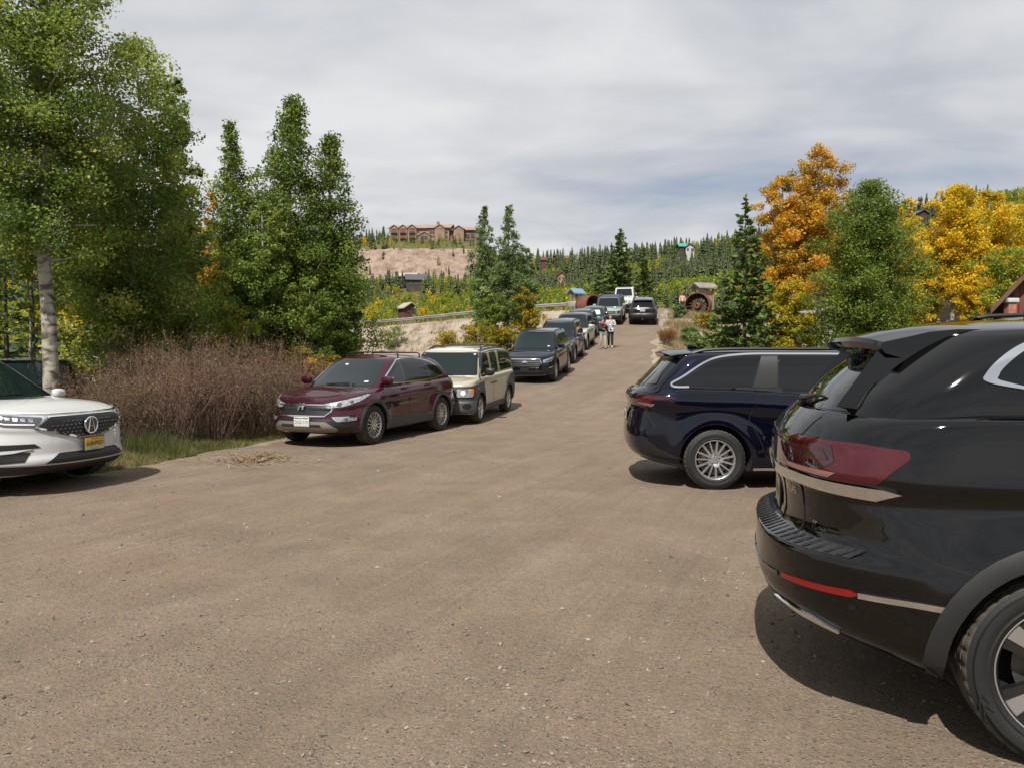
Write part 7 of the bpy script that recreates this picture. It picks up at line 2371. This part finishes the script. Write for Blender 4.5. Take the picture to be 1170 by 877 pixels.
for s, xe in ((-1, x0 - .35), (1, x1 + .35)):
    zz = ze - .35 * (zr - ze) / (xm - x0)
    a = [(xe, yb - .45, zz), (xm, yb - .45, zr + .02), (xm, yb + 8.5, zr + .02), (xe, yb + 8.5, zz)]
    mb.add([(p, q, r_ + .18) for p, q, r_ in a] + a, [(0, 1, 2, 3), (7, 6, 5, 4), (0, 4, 5, 1), (1, 5, 6, 2), (2, 6, 7, 3), (3, 7, 4, 0)], plain('barn_roof_boards', (.10, .05, .038), rough=.8, vary=.3, vscale=1), smooth=False)
mb.build('roof', barn)
pier = thing('brick_pier', 'red brick pier with pale stone cap at the corner of the barn', 'pillar', (15.30, 23.72, bz))
mb = MB(); mb.box((0, 0, 1.36), (.24, .24, 3.3), plain('red_brick', (.27, .11, .07), rough=.9, vary=.35, vscale=9), bev=.01); mb.build('shaft', pier)
mb = MB(); mb.box((0, 0, 3.06), (.34, .34, .13), plain('pale_stone_cap', (.42, .44, .45), rough=.7), bev=.02); mb.build('cap', pier)

# guard rail along the top of the embankment
M_RAIL = plain('galvanised_rail', (.34, .34, .32), rough=.45, metal=.6, vary=.2, vscale=1)
M_POST = plain('weathered_post', (.17, .11, .075), rough=.9, vary=.3, vscale=2)
gr = thing('guardrail', 'long pale metal guardrail on brown posts along the top of the embankment', 'guardrail', (0, 0, 0))
pts = []
for s in np.arange(-10, 25.4, .6):
    px_, py_ = GA + gdir * s + gnor * (-.35)
    pts.append((px_, py_, float(height(px_, py_))))
mb = MB()
prof = [(-.155, 0), (-.155, .03), (-.10, .085), (-.06, .085), (-.02, .02), (.02, .02), (.06, .085), (.10, .085), (.155, .03), (.155, 0)]
vs, fs = [], []
for (a, b_, c_) in pts:
    for h_, o_ in prof: vs.append((a + gnor[0] * (o_ + .1), b_ + gnor[1] * (o_ + .1), c_ + .60 + h_))
K = len(prof)
for i in range(len(pts) - 1):
    for k in range(K): fs.append((i * K + k, i * K + (k + 1) % K, (i + 1) * K + (k + 1) % K, (i + 1) * K + k))
mb.add(vs, fs, M_RAIL, smooth=False); mb.build('rail', gr)
for i in range(0, len(pts), 3):
    a, b_, c_ = pts[i]
    mb = MB(); mb.box((a, b_, c_ + .28), (.2, .2, 1.15), M_POST, bev=.01, rot=Matrix.Rotation(math.atan2(gdir[1], gdir[0]), 3, 'Z')); mb.build('post', gr)
a, b_, c_ = pts[-1]
mb = MB(); mb.box((a + .35, b_ - .2, c_ + .62), (.9, .14, .5), M_RAIL, bev=.04, rot=Matrix.Rotation(math.atan2(gdir[1], gdir[0]), 3, 'Z')); mb.build('end_terminal', gr)

# rusted iron relics on both sides of the crest
M_RUST = plain('rusted_iron', (.12, .045, .028), rough=.85, vary=.45, vscale=2.2, bump=.3, bscale=30)
M_RUSTD = plain('rusted_iron_dark', (.045, .022, .016), rough=.9, vary=.4, vscale=2)
px, D = 673, 63
x = (px - CX) * D / F_PX
dr = thing('rusty_drum', 'big rusty iron drum lying on its side by the guardrail end', 'drum', (x, D, CAM_H + (HOR - 356) * D / F_PX), (0, 0, R(34)))
Ro = .86
mb = MB()
mb.lathe([(Ro, -.6), (Ro, .7), (Ro - .05, .7), (Ro - .05, -.6), (Ro, -.6)], M_RUST, 48, M=Matrix.Translation((0, 0, Ro * .50)))
mb.build('shell', dr)
for y in (-.58, .66):
    mb = MB(); mb.lathe([(Ro + .05, -.05), (Ro + .05, .05), (Ro - .06, .05), (Ro - .06, -.05), (Ro + .05, -.05)], M_RUST, 48, M=Matrix.Translation((0, y, Ro * .50))); mb.build('rim', dr)
mb = MB(); mb.lathe([(Ro - .05, .55), (0, .55), (0, .6), (Ro - .05, .6)], M_RUSTD, 40, M=Matrix.Translation((0, 0, Ro * .50))); mb.build('end_plate', dr)
for k in range(9):
    a = 2 * math.pi * k / 9
    mb = MB(); mb.tube([(.1 * math.cos(a), -.2, Ro * .50 + .1 * math.sin(a)), ((Ro - .07) * math.cos(a), -.2, Ro * .50 + (Ro - .07) * math.sin(a))], .035, M_RUSTD, 6); mb.build('spoke', dr)
px, D = 797, 64
x = (px - CX) * D / F_PX
wz = CAM_H + (HOR - 349.5) * D / F_PX
wh = thing('spoked_iron_wheel', 'large spoked rusty iron wheel half sunk in the bank right of the crest', 'wheel', (x, D, wz), (0, 0, R(-28)))
Ro = 1.05
mb = MB(); mb.lathe([(Ro, -.42), (Ro, .42), (Ro - .07, .42), (Ro - .07, -.42), (Ro, -.42)], M_RUST, 64); mb.build('rim', wh)
mb = MB(); mb.lathe([(Ro - .07, .30), (Ro - .42, .30), (Ro - .42, .36), (Ro - .07, .36)], M_RUSTD, 64); mb.build('flange', wh)
mb = MB(); mb.lathe([(.26, -.42), (.26, .42), (.08, .42), (.08, -.42), (.26, -.42)], M_RUST, 24); mb.build('hub', wh)
for k in range(16):
    a = 2 * math.pi * k / 16 + .1
    mb = MB(); mb.tube([(.2 * math.cos(a), 0, .2 * math.sin(a)), ((Ro - .08) * math.cos(a), 0, (Ro - .08) * math.sin(a))], [.07, .05], M_RUSTD, 6); mb.build('spoke', wh)
# sheltered panels beyond the crest
M_WOOD = plain('weathered_wood', (.19, .15, .11), rough=.85, vary=.3, vscale=2)


def shelter(name, label, px, py, D, w, h, roof, wood, rz):
    x = (px - CX) * D / F_PX
    zt = CAM_H + (HOR - py) * D / F_PX
    zg = float(height(x, D))
    o = thing(name, label, 'shelter', (x, D, zg), (0, 0, rz))
    hh = zt - zg
    mb = MB(); gable(mb, w, w * .8, hh - h, hh, .3, roof, 'x', .12); mb.build('roof', o)
    for sx in (-1, 1):
        for sy in (-1, 1):
            mb = MB(); mb.box((sx * w * .42, sy * w * .32, (hh - h) / 2), (.18, .18, hh - h + .1), wood, bev=.01); mb.build('post', o)
    mb = MB(); mb.box((0, -w * .30, hh - h - .9), (w * .7, .08, 1.1), wood); mb.build('panel', o)
    return o


shelter('shelter', 'grey shingled picnic shelter roof showing behind the rusty wheel', 803, 323.5, 80, 1.8, .55, plain('grey_shingle', (.19, .17, .145), rough=.9, vary=.3, vscale=3), M_WOOD, R(20))
shelter('kiosk', 'small blue-roofed kiosk on wooden posts left of the rusty drum', 658, 330, 78, .95, .5, M_BLUEROOF, M_WOOD, R(35))
# ------------------------------------------------------------------ people
M_SKIN = plain('skin', (.45, .27, .20), rough=.55)


def skin_geo(P, E, root=0, sub=2):
    me = bpy.data.meshes.new('skin')
    me.from_pydata([p[0] for p in P], E, [])
    o = link('skin', me)
    md = o.modifiers.new('s', 'SKIN'); md.use_smooth_shade = True
    for i, p in enumerate(P):
        r = p[1]
        me.skin_vertices[0].data[i].radius = (r, r) if not hasattr(r, '__len__') else r
        me.skin_vertices[0].data[i].use_root = (i == root)
    s = o.modifiers.new('d', 'SUBSURF'); s.levels = sub; s.render_levels = sub
    m = eval_mesh(o)
    V = [tuple(v.co) for v in m.vertices]; Fs = [tuple(p.vertices) for p in m.polygons]
    bpy.data.meshes.remove(m); kill(o)
    return V, Fs


def person(label, x, y, z, heading, top, legs, shoe, hair, H=1.72, arms='up', hat=None, stride=.12, long_hair=False):
    """faces +x before turning"""
    k = H / 1.72
    root = thing('person', label, 'person', (x, y, z), (0, 0, R(heading)))
    root.scale = (k, k, k)
    sh = .19
    J = {}
    J['pel'] = (0, 0, .93)
    hipL, hipR = (0, .09, .90), (0, -.09, .90)
    kL, kR = (.06 + stride * .5, .095, .50), (.03 - stride * .3, -.095, .50)
    aL, aR = (.0 + stride, .10, .09), (-.02 - stride, -.10, .10)
    tL, tR = (aL[0] + .15, .115, .035), (aR[0] + .15, -.115, .035)
    chest = (0.01, 0, 1.28); neck = (.0, 0, 1.46); head = (.02, 0, 1.60); crown_ = (.01, 0, 1.68)
    sL, sR = (0, sh, 1.40), (0, -sh, 1.40)
    if arms == 'up':
        eL, eR = (.06, .26, 1.14), (.06, -.26, 1.14)
        wL, wR = (.27, .10, 1.20), (.27, -.08, 1.18)
    elif arms == 'face':
        eL, eR = (.10, .24, 1.16), (.10, -.24, 1.14)
        wL, wR = (.22, .05, 1.36), (.20, -.10, 1.12)
    else:
        eL, eR = (-.02, .25, 1.12), (-.02, -.25, 1.12)
        wL, wR = (.08, .26, .90), (.04, -.26, .90)
    P = [(J['pel'], (.13, .10)), ((0, 0, 1.10), (.12, .095)), (chest, (.15, .105)), (neck, .052), ((.012, 0, 1.53), .066), (head, .082), (crown_, .070),
         (hipL, .085), (kL, .056), (aL, .040), (tL, .036), (hipR, .085), (kR, .056), (aR, .040), (tR, .036),
         (sL, .055), (eL, .042), (wL, .028), (sR, .055), (eR, .042), (wR, .028)]
    E = [(0, 1), (1, 2), (2, 3), (3, 4), (4, 5), (5, 6), (0, 7), (7, 8), (8, 9), (9, 10), (0, 11), (11, 12), (12, 13), (13, 14), (2, 15), (15, 16), (16, 17), (2, 18), (18, 19), (19, 20)]
    mb = MB(); mb.add(*skin_geo(P, E), M_SKIN)
    for w_, e_, s in ((wL, eL, 1), (wR, eR, -1)):        # hands: palm, four fingers, thumb
        d = (Vector(w_) - Vector(e_)).normalized()
        side = d.cross(Vector((0, 0, 1))).normalized(); nn = side.cross(d)
        W = Vector(w_)
        Q = [(tuple(W), .026), (tuple(W + d * .05), (.034, .018)), (tuple(W + d * .085), (.036, .016))]
        Ed = [(0, 1), (1, 2)]
        for f, (o_, ln) in enumerate(((-.028, .060), (-.009, .072), (.010, .068), (.028, .052))):
            b = len(Q)
            c = W + d * .085 + side * o_
            Q += [(tuple(c + d * ln * .5 - nn * .008), .0085), (tuple(c + d * ln * .85 - nn * .03), .007)]
            Ed += [(2, b), (b, b + 1)]
        b = len(Q)
        Q += [(tuple(W + d * .045 - side * s * .045), .010), (tuple(W + d * .085 - side * s * .058 - nn * .012), .008)]
        Ed += [(1, b), (b, b + 1)]
        mb.add(*skin_geo(Q, Ed, sub=1), M_SKIN)
    hx = head[0]
    for s in (-1, 1):                                   # eyes, ears
        mb.lathe([(.009, -.006), (.008, -.001), (0, .002)], plain('eye_white', (.6, .6, .58), rough=.3), 10, M=Matrix.Translation((hx + .078, s * .030, 1.605)) @ Matrix.Rotation(-math.pi / 2, 4, 'Z'))
        mb.lathe([(.005, .001), (.004, .003), (0, .004)], INK, 8, M=Matrix.Translation((hx + .078, s * .030, 1.605)) @ Matrix.Rotation(-math.pi / 2, 4, 'Z'))
        mb.box((hx - .005, s * .083, 1.60), (.03, .016, .055), M_SKIN, bev=.006)
    mb.add([(hx + .075, -.012, 1.605), (hx + .075, .012, 1.605), (hx + .080, -.016, 1.565), (hx + .080, .016, 1.565), (hx + .104, 0, 1.570), (hx + .082, 0, 1.61)], [(0, 2, 4), (1, 4, 3), (0, 4, 5), (5, 4, 1), (2, 3, 4)], M_SKIN)
    mb.box((hx + .073, 0, 1.535), (.012, .045, .012), plain('lips', (.33, .12, .10), rough=.5), bev=.004)
    mb.build('body', root)
    g = lambda p, r: (p, r)
    # jacket
    Pj = [((0, 0, .86), (.165, .125)), ((0, 0, 1.10), (.150, .120)), (chest, (.180, .130)), ((0, 0, 1.43), (.085, .075)), (sL, .075), (eL, .062), (tuple(Vector(wL).lerp(Vector(eL), .12)), .042), (sR, .075), (eR, .062), (tuple(Vector(wR).lerp(Vector(eR), .12)), .042)]
    mb = MB(); mb.add(*skin_geo(Pj, [(0, 1), (1, 2), (2, 3), (2, 4), (4, 5), (5, 6), (2, 7), (7, 8), (8, 9)], root=1), top); mb.build('jacket', root)
    Pt = [((0, 0, .94), (.145, .115)), (hipL, .100), (kL, .074), (tuple(Vector(aL) + Vector((0, 0, .02))), .058), (hipR, .100), (kR, .074), (tuple(Vector(aR) + Vector((0, 0, .02))), .058)]
    mb = MB(); mb.add(*skin_geo(Pt, [(0, 1), (1, 2), (2, 3), (0, 4), (4, 5), (5, 6)]), legs); mb.build('trousers', root)
    for a_, t_ in ((aL, tL), (aR, tR)):
        mb = MB(); mb.add(*skin_geo([((a_[0] - .05, a_[1], .045), .046), ((a_[0] + .04, a_[1], .05), .050), ((t_[0] + .02, t_[1], .038), .038)], [(0, 1), (1, 2)], sub=1), shoe); mb.build('shoe', root)
    # hair / hat
    mb = MB()
    bm = bmesh.new(); bmesh.ops.create_uvsphere(bm, u_segments=20, v_segments=12, radius=1)
    vs = [(hx - .012 + v.co.x * .098, v.co.y * .094, 1.615 + v.co.z * .108) for v in bm.verts]
    fs = [tuple(v.index for v in f.verts) for f in bm.faces if not (f.calc_center_median().x > .45 and f.calc_center_median().z < .45) and f.calc_center_median().z > (-.9 if long_hair else -.35)]
    bm.free()
    mb.add(vs, fs, hair)
    if long_hair: mb.add(*skin_geo([((-.08, 0, 1.58), (.07, .05)), ((-.10, 0, 1.45), (.085, .04)), ((-.10, 0, 1.33), (.07, .03))], [(0, 1), (1, 2)], sub=1), hair)
    mb.build('hair', root)
    if hat is not None:
        mb = MB(); mb.lathe([(.104, -.03), (.100, .03), (.07, .075), (0, .09)], hat, 20, M=Matrix.Translation((hx - .008, 0, 1.655)) @ Matrix.Rotation(math.pi / 2, 4, 'X'))
        mb.box((hx + .13, 0, 1.635), (.12, .15, .012), hat, bev=.005)
        mb.build('cap', root)
    return root


C_WHITE = plain('cloth_pale_grey', (.34, .34, .35), rough=.9, vary=.12, vscale=12)
C_BLACK = plain('cloth_black', (.012, .012, .014), rough=.9)
C_DARK = plain('cloth_charcoal', (.022, .022, .022), rough=.9)
C_LIGHT = plain('cloth_light_grey', (.31, .30, .29), rough=.9, vary=.1, vscale=12)
C_RED = plain('cloth_red', (.28, .03, .03), rough=.8)
C_PINK = plain('cloth_pale_pink', (.55, .36, .33), rough=.9)
S_WHITE = plain('shoe_white', (.60, .60, .58), rough=.6)
S_BROWN = plain('shoe_brown', (.10, .075, .06), rough=.7)
H_BROWN = plain('hair_brown', (.05, .025, .016), rough=.6)
H_RED = plain('hair_reddish', (.10, .03, .025), rough=.6)
GP = 'people walking down the road'
D1 = 40.3
x1 = (697.3 - CX) * D1 / F_PX; z1 = float(road_h(x1, D1))
pr = person('person in pale grey hooded top and black trousers holding a phone in both hands', x1, D1, z1, -105, C_WHITE, C_BLACK, S_WHITE, H_RED, 1.73, 'up', stride=.05)
D2 = 39.7
x2 = (688.3 - CX) * D2 / F_PX; z2 = float(road_h(x2, D2))
pl = person('person in black jacket and light grey trousers with a red scarf, raising one hand', x2, D2, z2, -62, C_DARK, C_LIGHT, S_BROWN, H_BROWN, 1.56, 'face', stride=.12)
pr['group'] = GP; pl['group'] = GP


def local(o, p):
    bpy.context.view_layer.update()
    return o.matrix_world @ Vector(p)


mb = MB(); mb.box((0, 0, 0), (.012, .078, .155), plain('phone_black', (.02, .02, .025), rough=.2, coat=1), bev=.006)
ph = mb.build('phone'); ph.location = local(pr, (.385, .01, 1.20)); ph.rotation_euler = (0, R(-25), R(-105)); tag(ph, 'phone held in both hands by the person in the pale hooded top', 'phone')
bag = thing('bag', 'small white and blue bag hanging at the waist of the person in black trousers', 'bag', local(pr, (.20, .06, .86)), (0, 0, R(-105)))
mb = MB(); mb.box((0, 0, .08), (.06, .24, .20), plain('bag_white', (.60, .62, .66), rough=.7), bev=.02); mb.build('pouch', bag)
mb = MB(); mb.box((.034, 0, .07), (.006, .15, .10), plain('bag_blue', (.10, .14, .30), rough=.7), bev=.002); mb.build('print_panel', bag)
mb = MB(); mb.tube([(0, -.10, .17), (-.08, -.12, .40), (-.16, -.02, .62), (-.06, .10, .42), (0, .10, .17)], .010, C_BLACK, 6); mb.build('strap', bag)
mb = MB(); mb.tube(smooth_path([(.10, .09, 1.44), (.13, 0, 1.40), (.12, -.08, 1.43), (-.02, -.11, 1.46), (-.10, 0, 1.47), (0, .11, 1.46), (.12, .05, 1.38), (.15, .03, 1.22)], 4), .045, C_RED, 8)
sc = mb.build('scarf', pl)
D3 = 66.5
x3 = (779 - CX) * D3 / F_PX
person('person in a pale pink top and red cap standing behind the rusty wheel', x3, D3, float(height(x3, D3)), -80, C_PINK, C_DARK, S_BROWN, H_BROWN, 1.68, 'down', hat=C_RED, stride=.02)
# ------------------------------------------------------------------ sky and sun
SUN_AZ, SUN_EL = R(198), R(51)        # compass angle of the sun, clockwise from +y
w = bpy.data.worlds.new('World')
scene.world = w
w.use_nodes = True
nt = w.node_tree
bg = nt.nodes['Background']
sky = nt.nodes.new('ShaderNodeTexSky')
sky.sky_type = 'NISHITA'; sky.sun_disc = False
sky.sun_elevation = SUN_EL; sky.sun_rotation = SUN_AZ
sky.altitude = 2900; sky.air_density = 1.0; sky.dust_density = 1.2; sky.ozone_density = 1.0
tc = nt.nodes.new('ShaderNodeTexCoord')
sep = nt.nodes.new('ShaderNodeSeparateXYZ'); nt.links.new(tc.outputs['Generated'], sep.inputs[0])
# project the direction on a high cloud sheet
zc = math_n(nt, 'ADD', math_n(nt, 'MAXIMUM', sep.outputs['Z'], 0.0), .12)
cx_ = math_n(nt, 'DIVIDE', sep.outputs['X'], zc); cy_ = math_n(nt, 'DIVIDE', sep.outputs['Y'], zc)
cmb = nt.nodes.new('ShaderNodeCombineXYZ'); nt.links.new(cx_, cmb.inputs[0]); nt.links.new(cy_, cmb.inputs[1])
mp = nt.nodes.new('ShaderNodeMapping'); mp.inputs['Rotation'].default_value = (0, 0, R(12)); mp.inputs['Scale'].default_value = (.75, 1.05, 1); mp.inputs['Location'].default_value = (3.1, 1.7, 0)
nt.links.new(cmb.outputs[0], mp.inputs['Vector'])
n1 = noise(nt, mp.outputs[0], .75, 9, .52, .35)
n2 = noise(nt, mp.outputs[0], 2.2, 7, .50, .4)
cov = math_n(nt, 'MULTIPLY_ADD', n2, .28, math_n(nt, 'MULTIPLY', n1, .80))
cv = ramp(nt, [(.30, (.40, .40, .40)), (.41, (.86, .86, .86)), (.50, (1, 1, 1))]); nt.links.new(cov, cv.inputs['Fac'])
cc = ramp(nt, [(.34, (5.0, 5.3, 5.85)), (.46, (6.1, 6.3, 6.7)), (.60, (8.0, 8.1, 8.25))]); nt.links.new(math_n(nt, 'MULTIPLY_ADD', n2, .35, math_n(nt, 'MULTIPLY', n1, .65)), cc.inputs['Fac'])
col = mixc(nt, cv.outputs['Color'], sky.outputs['Color'], cc.outputs['Color'])
nt.links.new(col, bg.inputs['Color'])
bg.inputs['Strength'].default_value = .066

sd = bpy.data.lights.new('sun', 'SUN')
so = bpy.data.objects.new('sun', sd); COL.objects.link(so)
sd.energy = 4.5; sd.angle = R(.7); sd.color = (1.0, .95, .87)
sdir = Vector((math.sin(SUN_AZ) * math.cos(SUN_EL), math.cos(SUN_AZ) * math.cos(SUN_EL), math.sin(SUN_EL)))
so.rotation_euler = sdir.to_track_quat('Z', 'Y').to_euler()
so.location = (0, -10, 40)
scene.view_settings.view_transform = 'Standard'
scene.view_settings.look = 'None'
scene.view_settings.exposure = .56
scene.view_settings.gamma = 1
scene.view_settings.use_curve_mapping = False
scene.cycles.max_bounces = 8
scene.cycles.transparent_max_bounces = 4
scene.cycles.caustics_reflective = False
scene.cycles.caustics_refractive = False
